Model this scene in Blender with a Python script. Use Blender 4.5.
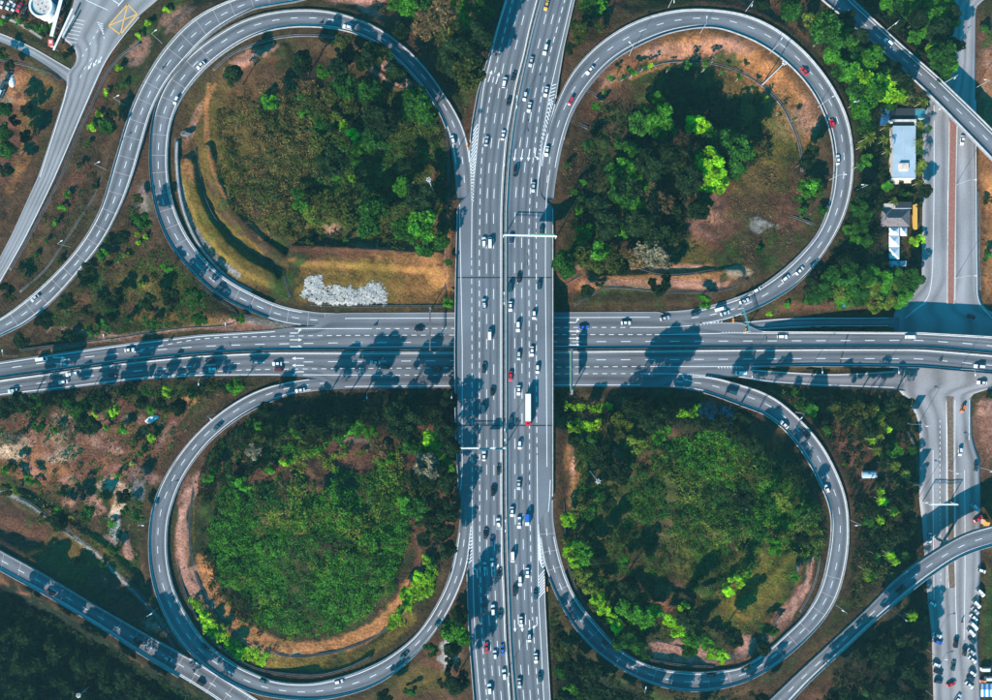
import bpy, math, random
import numpy as np
from mathutils import Vector, kdtree

for o in list(bpy.data.objects): bpy.data.objects.remove(o)
C = bpy.context.scene.collection
H = 340.0            # camera height above the main road, metres; 1 photo pixel = 0.5 m at z = 0

# ---------------------------------------------------------------- camera, sky, sun, exposure
cam_d = bpy.data.cameras.new("camera"); cam = bpy.data.objects.new("camera", cam_d); C.objects.link(cam)
cam.location = (0, 0, H); cam.rotation_euler = (0, 0, 0)
cam_d.sensor_width = 36; cam_d.lens = 36*H/496.0; cam_d.clip_end = 9000; cam_d.clip_start = 1
bpy.context.scene.camera = cam
SUN_EL, SUN_AZ = 26.0, 30.5       # elevation; shadows fall this many degrees right of picture-up
w = bpy.data.worlds.new("World"); bpy.context.scene.world = w; w.use_nodes = True
nt = w.node_tree; bg = nt.nodes['Background']
sky = nt.nodes.new('ShaderNodeTexSky'); sky.sky_type = 'NISHITA'; sky.sun_disc = False
sky.sun_elevation = math.radians(SUN_EL); sky.sun_rotation = math.radians(180+SUN_AZ)
tint = nt.nodes.new('ShaderNodeMix'); tint.data_type = 'RGBA'; tint.blend_type = 'MULTIPLY'; tint.inputs[0].default_value = 1.0
tint.inputs[7].default_value = (0.0, 0.80, 1.0, 1)
nt.links.new(sky.outputs[0], tint.inputs[6]); nt.links.new(tint.outputs[2], bg.inputs[0])
bg.inputs[1].default_value = 0.10
sd = bpy.data.lights.new("sun", 'SUN'); sd.energy = 4.6; sd.angle = math.radians(0.5); sd.color = (1.0, 0.885, 0.83)
sun = bpy.data.objects.new("sun", sd); C.objects.link(sun); sun.location = (-150, -250, 300)
_a, _e = math.radians(SUN_AZ), math.radians(SUN_EL)
sun.rotation_euler = Vector((math.sin(_a)*math.cos(_e), math.cos(_a)*math.cos(_e), -math.sin(_e))).to_track_quat('-Z', 'Y').to_euler()
vs = bpy.context.scene.view_settings
vs.view_transform = 'Standard'; vs.look = 'None'; vs.gamma = 1; vs.use_curve_mapping = False; vs.exposure = 1.05

# ---------------------------------------------------------------- helpers
rng = np.random.default_rng(7); random.seed(7)
def P(u, v, z=0.0):
    k = 0.5*(H-z)/H
    return ((u-496)*k, (350-v)*k, z)
def tag(o, label=None, cat=None, group=None, kind=None):
    if label: o['label'] = label
    if cat: o['category'] = cat
    if group: o['group'] = group
    if kind: o['kind'] = kind
    return o
def empty(name, loc=(0, 0, 0), rz=0.0, label=None, cat=None, group=None):
    o = bpy.data.objects.new(name, None); C.objects.link(o); o.location = loc; o.rotation_euler = (0, 0, rz)
    o.empty_display_size = 0.5
    return tag(o, label, cat, group)
def mesh_np(name, V, F, mats, parent=None, mi=None, smooth=False):
    """V (n,3), F (m,4) or (m,3) numpy -> one object"""
    V = np.asarray(V, dtype=np.float32); F = np.asarray(F, dtype=np.int32)
    me = bpy.data.meshes.new(name); k = F.shape[1]
    me.vertices.add(len(V)); me.vertices.foreach_set('co', V.ravel())
    me.loops.add(F.size); me.loops.foreach_set('vertex_index', F.ravel())
    me.polygons.add(len(F)); me.polygons.foreach_set('loop_start', np.arange(0, F.size, k, dtype=np.int32))
    me.polygons.foreach_set('loop_total', np.full(len(F), k, dtype=np.int32))
    if mi is not None: me.polygons.foreach_set('material_index', np.asarray(mi, dtype=np.int32))
    if smooth: me.polygons.foreach_set('use_smooth', np.ones(len(F), dtype=bool))
    me.update(calc_edges=True); me.validate()
    for m in (mats if isinstance(mats, (list, tuple)) else [mats]): me.materials.append(m)
    o = bpy.data.objects.new(name, me); C.objects.link(o)
    if parent: o.parent = parent
    return o
class MB:
    def __init__(s): s.v = []; s.f = []
    def poly(s, pts):
        n = len(s.v); s.v += [tuple(p) for p in pts]; s.f.append(tuple(range(n, n+len(pts))))
    def prism(s, pts, z0, z1):           # pts ccw (x,y)
        n = len(s.v); k = len(pts)
        s.v += [(p[0], p[1], z0) for p in pts] + [(p[0], p[1], z1) for p in pts]
        s.f.append(tuple(range(n+k, n+2*k))); s.f.append(tuple(range(n+k-1, n-1, -1)))
        for i in range(k):
            j = (i+1) % k; s.f.append((n+i, n+j, n+k+j, n+k+i))
    def box(s, c, d, a=0.0):
        cx, cy, cz = c; dx, dy, dz = d[0]/2, d[1]/2, d[2]/2; ca, sa = math.cos(a), math.sin(a)
        s.prism([(cx+x*ca-y*sa, cy+x*sa+y*ca) for x, y in ((-dx, -dy), (dx, -dy), (dx, dy), (-dx, dy))], cz-dz, cz+dz)
    def tube(s, p0, p1, r0, r1=None, n=8):
        r1 = r0 if r1 is None else r1
        p0 = Vector(p0); p1 = Vector(p1); q = (p1-p0).to_track_quat('Z', 'Y'); b = len(s.v)
        for p, r in ((p0, r0), (p1, r1)):
            for i in range(n):
                a = 2*math.pi*i/n; s.v.append(tuple(p + q @ Vector((r*math.cos(a), r*math.sin(a), 0))))
        for i in range(n): s.f.append((b+i, b+(i+1) % n, b+n+(i+1) % n, b+n+i))
        s.f.append(tuple(range(b+2*n-1, b+n-1, -1))[::-1]); s.f.append(tuple(range(b, b+n))[::-1])
    def build(s, name, mat, parent=None, smooth=False):
        me = bpy.data.meshes.new(name); me.from_pydata(s.v, [], s.f); me.update()
        me.materials.append(mat)
        if smooth:
            for p in me.polygons: p.use_smooth = True
        o = bpy.data.objects.new(name, me); C.objects.link(o)
        if parent: o.parent = parent
        return o
def copy_tree(o, parent=None):
    c = o.copy(); C.objects.link(c)
    if parent: c.parent = parent
    for ch in [x for x in CH.get(o.name, [])]: copy_tree(ch, c)
    return c
CH = {}
def note(root):                      # remember the children of a finished prototype
    CH[root.name] = [x for x in root.children]
    for x in root.children: CH[x.name] = [y for y in x.children]
    return root

_lat = {}
def vnoise(x, y, scale, seed=0):
    if seed not in _lat: _lat[seed] = np.random.default_rng(seed+100).random((256, 256))
    L = _lat[seed]; x = np.asarray(x)/scale+1000; y = np.asarray(y)/scale+1000
    xi = np.floor(x).astype(int); yi = np.floor(y).astype(int); fx = x-xi; fy = y-yi
    fx = fx*fx*(3-2*fx); fy = fy*fy*(3-2*fy); a = xi % 256; b = yi % 256; a1 = (a+1) % 256; b1 = (b+1) % 256
    return (L[a, b]*(1-fx)+L[a1, b]*fx)*(1-fy)+(L[a, b1]*(1-fx)+L[a1, b1]*fx)*fy
def fnoise(x, y, scale, seed=0, o=4):
    t = 0; am = 0.5; s = 0
    for i in range(o): t = t+am*vnoise(x, y, scale/2**i, seed+i); s += am; am *= 0.55
    return t/s
def sstep(a, b, x):
    t = np.clip((np.asarray(x)-a)/(b-a), 0, 1); return t*t*(3-2*t)
def catmull(pts, step=2.0):
    p = np.asarray(pts, float); q = np.vstack([2*p[0]-p[1], p, 2*p[-1]-p[-2]]); out = []
    for i in range(1, len(q)-2):
        a, b, c, d = q[i-1], q[i], q[i+1], q[i+2]
        n = max(2, int(np.hypot(*(c-b))/step))
        # centripetal-ish: plain catmull with tangents limited by segment length
        lb = np.hypot(*(c-b)); m0 = (c-a)/max(np.hypot(*(c-a)), 1e-6)*lb; m1 = (d-b)/max(np.hypot(*(d-b)), 1e-6)*lb
        for t in np.arange(n)/n:
            h = ((2*t**3-3*t**2+1), (t**3-2*t**2+t), (-2*t**3+3*t**2), (t**3-t**2))
            out.append(h[0]*b+h[1]*m0+h[2]*c+h[3]*m1)
    out.append(q[-2]); return np.array(out)
def resample(p, n):
    p = np.asarray(p, float); d = np.r_[0, np.cumsum(np.hypot(*np.diff(p, axis=0).T))]
    t = np.linspace(0, d[-1], n); return np.c_[np.interp(t, d, p[:, 0]), np.interp(t, d, p[:, 1])]
def smooth_tab(tab, t, r=6):
    xs = [a for a, b in tab]; ys = [b for a, b in tab]
    acc = 0
    for k in np.linspace(-r, r, 7): acc = acc+np.interp(t+k, xs, ys)
    return acc/7

# ---------------------------------------------------------------- materials
def mat(name, color, rough=0.8, metal=0.0, noise=None, bump=0.0, emit=None, spec=0.3):
    m = bpy.data.materials.new(name); m.use_nodes = True; n = m.node_tree; b = n.nodes['Principled BSDF']
    b.inputs['Base Color'].default_value = (*color, 1); b.inputs['Roughness'].default_value = rough; b.inputs['Metallic'].default_value = metal
    b.inputs['Specular IOR Level'].default_value = spec
    if noise:
        sc, amt = noise[:2]; g = n.nodes.new('ShaderNodeNewGeometry'); t = n.nodes.new('ShaderNodeTexNoise'); t.inputs['Scale'].default_value = sc; t.inputs['Detail'].default_value = 5
        n.links.new(g.outputs['Position'], t.inputs['Vector'])
        r = n.nodes.new('ShaderNodeValToRGB'); r.color_ramp.elements[0].position = 0.3; r.color_ramp.elements[1].position = 0.7
        r.color_ramp.elements[0].color = (*[c*(1-amt) for c in color], 1); r.color_ramp.elements[1].color = (*[c*(1+amt) for c in color], 1)
        n.links.new(t.outputs[0], r.inputs[0]); n.links.new(r.outputs[0], b.inputs['Base Color'])
        if bump:
            bp = n.nodes.new('ShaderNodeBump'); bp.inputs['Strength'].default_value = bump; bp.inputs['Distance'].default_value = 0.3
            n.links.new(t.outputs[0], bp.inputs['Height']); n.links.new(bp.outputs[0], b.inputs['Normal'])
    if emit: b.inputs['Emission Color'].default_value = (*color, 1); b.inputs['Emission Strength'].default_value = emit
    return m
def leaf(name, c, var=0.45, trans=0.3):
    m = bpy.data.materials.new(name); m.use_nodes = True; n = m.node_tree; L = n.links
    for x in list(n.nodes): n.nodes.remove(x)
    g = n.nodes.new('ShaderNodeNewGeometry'); oi = n.nodes.new('ShaderNodeObjectInfo')
    r = n.nodes.new('ShaderNodeValToRGB'); e = r.color_ramp.elements
    e[0].color = (c[0]*(1-var), c[1]*(1-var*0.9), c[2]*(1-var*0.7), 1); e[1].color = (c[0]*(1+var*1.4), c[1]*(1+var), c[2]*(1+var*0.4), 1)
    L.new(g.outputs['Random Per Island'], r.inputs[0])
    t = n.nodes.new('ShaderNodeTexNoise'); t.inputs['Scale'].default_value = 0.22; t.inputs['Detail'].default_value = 3
    L.new(g.outputs['Position'], t.inputs['Vector'])
    mr = n.nodes.new('ShaderNodeMapRange'); mr.inputs[1].default_value = 0.35; mr.inputs[2].default_value = 0.65; mr.inputs[3].default_value = 0.5; mr.inputs[4].default_value = 1.42
    L.new(t.outputs[0], mr.inputs[0])
    mr2 = n.nodes.new('ShaderNodeMapRange'); mr2.inputs[3].default_value = 0.72; mr2.inputs[4].default_value = 1.25; L.new(oi.outputs['Random'], mr2.inputs[0])
    mu = n.nodes.new('ShaderNodeMath'); mu.operation = 'MULTIPLY'; L.new(mr.outputs[0], mu.inputs[0]); L.new(mr2.outputs[0], mu.inputs[1])
    mx = n.nodes.new('ShaderNodeVectorMath'); mx.operation = 'SCALE'; L.new(r.outputs[0], mx.inputs[0]); L.new(mu.outputs[0], mx.inputs['Scale'])
    d = n.nodes.new('ShaderNodeBsdfDiffuse'); tr = n.nodes.new('ShaderNodeBsdfTranslucent'); ms = n.nodes.new('ShaderNodeMixShader'); ms.inputs[0].default_value = trans
    L.new(mx.outputs[0], d.inputs[0]); L.new(mx.outputs[0], tr.inputs[0]); L.new(d.outputs[0], ms.inputs[1]); L.new(tr.outputs[0], ms.inputs[2])
    o = n.nodes.new('ShaderNodeOutputMaterial'); L.new(ms.outputs[0], o.inputs[0]); return m
def asphalt(name, base, warm=0.0):
    """uv.x = lane coordinate (integer on a lane line), uv.y = metres along"""
    m = bpy.data.materials.new(name); m.use_nodes = True; n = m.node_tree; L = n.links; b = n.nodes['Principled BSDF']
    b.inputs['Roughness'].default_value = 0.9; b.inputs['Specular IOR Level'].default_value = 0.15
    uv = n.nodes.new('ShaderNodeUVMap'); uv.uv_map = 'lane'; g = n.nodes.new('ShaderNodeNewGeometry')
    sp = n.nodes.new('ShaderNodeSeparateXYZ'); L.new(uv.outputs[0], sp.inputs[0])
    def math_(op, a, bb=None):
        k = n.nodes.new('ShaderNodeMath'); k.operation = op
        for i, x in enumerate((a, bb)):
            if x is None: continue
            if isinstance(x, (int, float)): k.inputs[i].default_value = x
            else: L.new(x, k.inputs[i])
        return k.outputs[0]
    c = math_('COSINE', math_('MULTIPLY', sp.outputs[0], 2*math.pi))
    lane = math_('MULTIPLY', math_('SUBTRACT', 1.0, c), 0.5)           # 0 on lines, 1 mid-lane: oil and rubber
    t1 = n.nodes.new('ShaderNodeTexNoise'); t1.inputs['Scale'].default_value = 0.035; t1.inputs['Detail'].default_value = 4; L.new(g.outputs['Position'], t1.inputs['Vector'])
    t2 = n.nodes.new('ShaderNodeTexNoise'); t2.inputs['Scale'].default_value = 1.6; t2.inputs['Detail'].default_value = 6; L.new(g.outputs['Position'], t2.inputs['Vector'])
    mp = n.nodes.new('ShaderNodeMapping'); mp.inputs['Scale'].default_value = (1.6, 0.02, 1); L.new(uv.outputs[0], mp.inputs[0])
    t3 = n.nodes.new('ShaderNodeTexNoise'); t3.inputs['Scale'].default_value = 1.5; t3.inputs['Detail'].default_value = 3; L.new(mp.outputs[0], t3.inputs['Vector'])
    k = math_('SUBTRACT', 1.13, math_('MULTIPLY', math_('MULTIPLY', lane, lane), 0.40))
    k = math_('ADD', k, math_('MULTIPLY', math_('SUBTRACT', t1.outputs[0], 0.5), 0.85))
    k = math_('ADD', k, math_('MULTIPLY', math_('SUBTRACT', t2.outputs[0], 0.5), 0.55))
    k = math_('ADD', k, math_('MULTIPLY', math_('SUBTRACT', t3.outputs[0], 0.5), 0.7))
    s = n.nodes.new('ShaderNodeVectorMath'); s.operation = 'SCALE'; s.inputs[0].default_value = base; L.new(k, s.inputs['Scale'])
    L.new(s.outputs[0], b.inputs['Base Color']); return m
M = dict(
 asphalt=asphalt('asphalt_main', (0.132, 0.147, 0.168)), asphalt_loop=asphalt('asphalt_loop', (0.150, 0.158, 0.175)),
 asphalt_slip=asphalt('asphalt_slip', (0.19, 0.19, 0.20)), asphalt_dark=asphalt('asphalt_ew', (0.135, 0.142, 0.157)), asphalt_local=asphalt('asphalt_local', (0.27, 0.262, 0.27)),
 paint=mat('road_paint', (0.78, 0.78, 0.76), 0.7, noise=(1.2, 0.12)), paint_worn=mat('worn_paint', (0.42, 0.43, 0.43), 0.8, noise=(0.8, 0.3)),
 yellow=mat('yellow_paint', (0.75, 0.42, 0.10), 0.7, noise=(1.2, 0.15)),
 joint=mat('joint_rubber', (0.035, 0.035, 0.04), 0.8), seam=mat('pink_seam', (0.46, 0.37, 0.37), 0.9),
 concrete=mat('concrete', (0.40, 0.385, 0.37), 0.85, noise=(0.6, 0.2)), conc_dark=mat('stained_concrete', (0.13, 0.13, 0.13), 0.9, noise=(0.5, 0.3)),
 conc_pale=mat('pale_concrete', (0.55, 0.53, 0.50), 0.85, noise=(0.5, 0.2)),
 parapet=mat('parapet_concrete', (0.27, 0.27, 0.275), 0.85, noise=(0.6, 0.25)),
 apron=mat('shade_blue_paving', (0.06, 0.13, 0.19), 0.8, noise=(0.5, 0.35)),  # concrete paving with its shade painted in as dark blue
 brick=mat('red_paving', (0.30, 0.13, 0.10), 0.9, noise=(1.5, 0.3)), dirt=mat('verge_dirt', (0.16, 0.11, 0.08), 0.95, noise=(1.0, 0.4)),
 steel=mat('galvanised_steel', (0.55, 0.56, 0.57), 0.45, 0.3), white_steel=mat('white_steel', (0.8, 0.8, 0.8), 0.5),
 sign_green=mat('sign_green', (0.02, 0.18, 0.09), 0.5), sign_back=mat('sign_back', (0.35, 0.36, 0.38), 0.5, 0.3), sign_white=mat('sign_white', (0.8, 0.8, 0.8), 0.5),
 lamp=mat('lamp_glass', (0.75, 0.75, 0.72), 0.3), glass=mat('car_glass', (0.015, 0.02, 0.025), 0.08, spec=0.6), tyre=mat('tyre', (0.02, 0.02, 0.02), 0.8),
 red_light=mat('tail_lamp', (0.5, 0.02, 0.02), 0.3), head_light=mat('head_lamp', (0.8, 0.8, 0.8), 0.2),
 bark=mat('bark', (0.13, 0.10, 0.075), 0.9, noise=(2.0, 0.3)), bark_pale=mat('pale_bark', (0.36, 0.31, 0.25), 0.9, noise=(2.0, 0.3)),
 blue_roof=mat('pale_blue_roof', (0.36, 0.46, 0.54), 0.5, noise=(0.15, 0.12)), deep_blue=mat('deep_blue_roof', (0.02, 0.10, 0.25), 0.5),
 teal_roof=mat('teal_roof', (0.05, 0.25, 0.30), 0.5), tile_grey=mat('grey_tiles', (0.16, 0.14, 0.14), 0.8, noise=(1.2, 0.3)), black_roof=mat('black_roof', (0.03, 0.035, 0.04), 0.7),
 canvas=mat('white_canvas', (0.78, 0.78, 0.78), 0.7), wall=mat('cream_wall', (0.5, 0.45, 0.38), 0.8, noise=(0.5, 0.1)), court=mat('court_floor', (0.14, 0.05, 0.045), 0.9, noise=(0.8, 0.3)),
 peach=mat('peach_panel', (0.75, 0.55, 0.42), 0.7), red_box=mat('red_panel', (0.62, 0.12, 0.12), 0.6), orange=mat('orange_plastic', (0.75, 0.28, 0.05), 0.6), yellow_wall=mat('ochre_wall', (0.65, 0.38, 0.08), 0.8),
 blue_canvas=mat('blue_canvas', (0.05, 0.25, 0.6), 0.6), gravel=mat('gravel', (0.33, 0.325, 0.31), 0.95, noise=(1.3, 0.6), bump=0.5),
)
# ================================================================ ROAD GEOMETRY (photo pixels, turned into real places below)
ZN, ZE, ZL = 7.5, 0.0, -8.0        # north-south viaduct, east-west road, sunken local road
NS = dict(
 LE=[(-120,541),(-40,517),(0,505),(47,491),(67,485),(93,477),(124,471.5),(150,468.6),(170,470.5),(192,470),(206,457),(275,455.2),(350,454.3),(430,454.8),(488,458),(506,462),(524,470.5),(545,468.6),(566,466.5),(600,467),(643,469),(700,473.5),(820,485)],
 L1=[(-120,543),(-40,519),(0,507),(21,500),(47,493),(70,488),(84,484),(100,482),(119,479.5),(153,476.5),(186,473.5),(200,472),(258,471.5),(350,472),(500,472.2),(560,472.8),(600,473.5),(650,475.7),(700,480),(820,491)],
 L2=[(-120,550),(-40,524),(0,512.5),(27,505.7),(53,499),(77,493.5),(107,488),(134,484),(154,482),(186,480.3),(250,479.3),(490,479.6),(550,479.7),(603,481),(637,482),(671,484.3),(700,487),(820,498)],
 L3=[(-120,556),(-40,531),(0,521),(16,516.5),(40,510),(61,504),(91,499),(117,495),(141,491.4),(167,489),(191,487.4),(217,486.5),(550,486.8),(586,487.5),(611,488.6),(636,490),(664,491.7),(700,494.2),(820,505)],
 L4=[(-120,562),(-40,537),(0,528),(19,523),(44,516.4),(69,510.7),(93,506.4),(117,502),(143,498.6),(166,496),(191,494),(217,493.5),(510,494),(586,495),(639,497),(663,498.6),(700,501.5),(820,512)],
 L5=[(-120,573),(-40,548),(0,536.5),(30,528.6),(57,523),(80,516.4),(98,513),(114,510),(136,505.7),(169,502.9),(191,501.5),(215,500.7),(500,500.8),(560,501.5),(600,503.5),(636,504.5),(676,507.5),(700,509),(820,519)],
 R1=[(-120,580),(-40,554),(0,542),(29,534),(59,527),(86,521.5),(108,517),(139,513),(164,510),(191,508.6),(215,507.4),(500,507.6),(560,509),(600,510),(643,511.8),(671,513.6),(700,516.2),(820,527)],
 R2=[(-120,588),(-40,562),(0,549.5),(19,545),(43,539),(69,532.6),(93,527.8),(117,523.6),(143,520),(191,516),(216,514.7),(500,514.9),(560,516),(610,517.9),(637,519),(663,520.4),(700,524),(820,535)],
 R3=[(-120,595),(-40,569),(0,557),(20,552),(44,546),(69,540),(93,535.3),(117,530.4),(143,527),(169,524.6),(191,523),(216,521.6),(470,522.2),(561,523.6),(608,524.9),(663,528),(700,530.5),(820,541)],
 R4=[(-120,603),(-40,577),(0,564.6),(31,556.4),(50,550.7),(68,547),(84,543.6),(108,539.3),(140,535.4),(169,532),(203,529.6),(243,528.7),(300,529),(500,529.7),(550,530.7),(591,531.4),(618,532.6),(671,536.2),(700,538.8),(820,549)],
 R5=[(-120,609),(-40,583),(0,571.4),(36,563),(64,556.4),(98,548.6),(121,545),(150,541),(169,538.9),(194,537),(215,536.2),(400,536.5),(500,537.4),(560,538),(600,538.6),(650,541.4),(700,543.8),(820,554)],
 RE=[(-120,613),(-40,587),(0,575),(47,564.5),(86,558),(103,555.5),(125,549),(157,542),(186,539.5),(196,542),(206,553.4),(497,553.3),(508,549),(520,540),(530,539.5),(548,541.5),(567,545),(600,545.5),(660,548.5),(700,550.8),(820,562)])
EW = dict(
 TE=[(-120,381),(0,361.5),(57,353),(135,342),(200,334.5),(270,330.3),(292,327.5),(316,326.5),(328,313.8),(345,312.8),(660,311.8),(670,317),(690,323.8),(722,322.5),(740,322),(750,326),(760,331),(820,331.3),(920,332),(992,336),(1120,349)],
 T0=[(-120,383),(0,363.5),(57,355),(135,344),(200,336.3),(270,332),(292,329.5),(316,328.5),(328,319.5),(345,318.4),(572,317.6),(650,317.2),(670,319),(690,324.5),(740,333.2),(820,333),(920,334),(992,338),(1120,351)],
 TC=[(-120,390),(0,369.2),(15,367),(70,359),(100,355.5),(150,350.4),(204,346.2),(256,344.3),(350,342.6),(620,341.5),(742,341),(920,340.2),(974,344),(992,346),(1120,360)],
 TM=[(-120,398),(0,377),(70,367.5),(135,359),(200,353),(270,349.2),(350,348.2),(742,346.6),(920,346),(992,352),(1120,366)],
 BM=[(-120,402),(0,381.3),(70,372),(135,363),(200,356.8),(270,353.5),(350,353.8),(572,352.6),(742,350.8),(820,350.2),(920,350.4),(992,356.5),(1120,370)],
 BC=[(-120,410),(0,389),(14,387),(71,378.4),(125.7,371.9),(205,365.3),(256,362.5),(350,361.4),(572,359.9),(700,359.4),(820,358.5),(920,358.7),(984,364.6),(1120,379)],
 B0=[(-120,415),(0,394.3),(70,386.5),(135,378.4),(200,375),(270,374.6),(300,375),(320,377),(331,387.2),(358,386.4),(572,384.8),(655,385),(670,379),(690,374.8),(745,366.6),(820,364),(920,365.5),(992,371.6),(1120,385)],
 BE=[(-120,417),(0,396.3),(70,388.8),(135,380.3),(200,376.8),(270,375.9),(300,376.7),(320,379),(331,389.8),(358,388.7),(572,387),(660,387.2),(671,381),(690,376.9),(711,376.7),(738,377.8),(750,370.5),(762,367.4),(820,366.6),(920,368),(992,374.2),(1120,388)])
LOOPS = {
 'nw': dict(a=[(335,328),(305,326),(290,324.5),(275.7,321.5),(250,311.5),(218.5,296),(190,270),(169.7,244.4),(157,213.6),(150.5,178),(150,144),(154,113),(167,82),(190,55),(221,32),(250,17.5),(288.6,10),(327,10.8),(358,19),(383.7,31),(404,46),(427,69),(445,95),(458,116),(467,139),(471,165),(473,200)],
            b=[(335,313),(314,312),(281,305.5),(250,292),(221,274),(195.4,247),(177.4,213.6),(169,178),(170,133.7),(180,103),(200.5,74.6),(223.6,54),(250,38),(275.7,29.6),(306.6,27),(345,31),(373.4,42),(396.5,60),(419.7,85),(437.7,110.5),(449,139),(454.4,170),(456.5,200)],
            z=[(0,-.04),(.06,-.04),(.9,7.46),(1,7.46)], heading=-1),
 'ne': dict(a=[(538,200),(541.5,160),(549,125),(556.6,103),(567,80),(585,56.6),(613,33.4),(644,18),(680,9.8),(713,9.8),(742,14),(767.7,24),(796,43.7),(819,68),(837,95),(848.5,123),(853,154),(852.5,178),(847.4,206),(837,231.5),(819,260),(796,285.5),(767.7,303.5),(742,315),(721,321.5),(695,325),(665,327)],
            b=[(553.5,200),(556,180),(563,144),(574.6,110.5),(595,80),(618,58),(651.7,40),(680,31),(713,28),(742,36),(767.7,49),(793.4,69.4),(814,95),(826.8,123),(833,152),(833,177),(829.4,200.7),(819,229),(801,252),(775.4,275),(750,291.5),(718.5,303),(690,309.5),(665,311.5)],
            z=[(0,7.46),(.1,7.46),(.93,-.04),(1,-.04)], heading=-1),
 'sw': dict(a=[(345,376),(320,377.5),(299,380),(275.7,384.6),(250,394),(221,412),(195.4,435),(175,460.7),(159,489),(151.2,515),(149,553.4),(154,587),(164.5,615),(180,641),(200,662),(225,680),(250,692),(275.7,697.4),(314,700),(353,693.5),(383.7,680.7),(414.5,656),(440,625),(455.7,597),(467,566),(471,530),(471.5,495)],
            b=[(345,388.5),(320,390.5),(295,394),(275.7,400),(250,412),(223.6,430),(203,450),(185,476),(175,499),(168.6,525),(168.4,558.6),(175,589),(187.7,615),(205.7,641),(231,661),(250,671),(275.7,680.7),(306.6,683),(332,679),(360.5,670),(389,656),(417,633),(437.7,602),(450.5,571.4),(458,533),(460,515),(461,495)],
            z=[(0,-.04),(.08,-.04),(.9,7.46),(1,7.46)], heading=1),
 'se': dict(a=[(640,375.5),(680,375.5),(700,375.8),(711,376.5),(730,381.5),(742,385),(770,395),(798.6,418),(821.7,445),(837,473.5),(846,499),(848.5,525),(848,548),(842,581.7),(832,607),(816.5,628),(793.4,651),(767.7,670),(742,683),(705.7,691),(675,689.7),(644,680.7),(613,664),(585,641),(561.7,607),(546,571),(540,540),(538.5,500)],
            b=[(640,386.5),(660,387),(680,388.7),(700,392),(718.5,397.7),(742,406.5),(765,415.7),(785.7,432),(803.7,455.5),(816.5,478.7),(827,502),(830.7,523),(828,553.4),(819,589.4),(803.7,615),(783,635.7),(762.6,653.7),(742,666),(726,669.5),(693,671.7),(654,666.5),(623,651),(597.7,625),(574.6,594.6),(561.7,561),(554,525),(553,500)],
            z=[(0,-.04),(.08,-.04),(.9,7.46),(1,7.46)], heading=-1),
 'nw_ramp': dict(a=[(420,-60),(360,-38),(300,-21),(265,-11),(231,0),(195,18),(164.5,49),(144,82),(130,113),(115,162),(100,211),(77,249.6),(46,283),(15.4,308.7),(0,319),(-60,352),(-120,378)],
            b=[(425,-42),(365,-20),(301,1),(275,5.5),(250,11),(213,33),(180,67),(164.5,87),(152,113),(142.7,144),(133,177),(121,208),(103,242),(77,275),(51,303.5),(25.7,324),(0,337),(-50,364),(-120,386)],
            z=[(0,6),(.35,4.5),(.8,0.0),(1,-.04)], heading=1),
 'sw_ramp': dict(a=[(-120,482),(-60,514),(0,549.6),(38.6,571),(90,602),(144,633),(195,661),(250,695),(300,727),(380,770)],
            b=[(-120,503),(-60,535),(0,570),(51,598),(103,629),(144,656),(211,697),(245,722),(300,755),(360,790)],
            z=[(0,2.4),(.35,3.0),(.6,3.6),(1,3.6)], heading=1),
 'se_ramp': dict(a=[(1120,500),(1050,511),(992,526),(963,535),(927,556),(896,579),(865,610),(832,641),(793,677),(769,700),(720,748),(660,800)],
            b=[(1120,520),(1050,531),(992,546),(960.5,557),(932,575),(906.5,594.6),(875.7,620),(845,648.5),(809,682),(793,699),(745,748),(690,800)],
            z=[(0,4),(.45,3.2),(.7,1.0),(1,0)], heading=-1),
 'ne_ramp': dict(a=[(740,-80),(780,-40),(821.7,0),(845,19),(893.7,61.7),(932,97.7),(992,159),(1060,228),(1120,290)],
            b=[(785,-70),(815,-35),(852.5,0),(901,45),(940,79.7),(992,130),(1060,200),(1130,265)],
            z=[(0,0),(1,0.5)], heading=-1),
 'ne_slip': dict(a=[(700,322),(740,322),(776,319),(808,317.8),(870,317.5),(899,317.2)], b=[(705,330),(740,330.5),(754,330.4),(790,328.5),(830,327.2),(899,327.2)],
            z=[(0,-.04),(.18,-.04),(1,-7.96)], heading=1),
 's_slip': dict(a=[(715,371),(735,370),(750,369.5),(800,372.8),(830,374),(860,373),(905,369.5)], b=[(711,377),(738.6,378),(770,383),(821,386.5),(860,388.3),(905,391)],
            z=[(0,-.04),(.18,-.04),(1,-7.96)], heading=-1),
 'side_lane': dict(a=[(-60,12),(0,33),(30,46),(60,63),(76,72)], b=[(-60,21),(0,42),(30,56),(56,73),(70,86)], z=[(0,0),(1,-.04)], heading=1),
}
LOCAL = dict(LE=[(-120,950),(60,948),(85,940),(105,927),(120,923),(175,923),(280,922),(290,915),(300,904),(312,894),(370,893),(382,893.5),(388,897),(396,904),(404,910),(412,915),(421,918.4),(437,920),(500,919.5),(520,922),(600,928),(636,932),(820,937)],
 RE=[(-120,1000),(-5,990),(6,976),(100,975),(175,977),(290,978.5),(300,981),(310,986),(320,1015),(386,1015),(390,979),(396,970.5),(435,972),(450,976),(460,980),(560,981),(600,979),(636,977),(674,980),(820,984)])
NWROAD = dict(LE=[(-100,95),(0,74),(15,70),(36,61),(41,65),(44,71),(50,75.5),(58,77),(65,74.5),(69,70.5),(73,66.5),(85,67),(103,62),(175,38.6),(231.6,13),(257,0),(330,-40),(420,-90)],
 RE=[(-100,260),(-20,178),(0,157),(15,139),(38.6,119.5),(62,105),(108,85),(180,54),(237,26),(283,0),(330,-26),(420,-72)])

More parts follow.
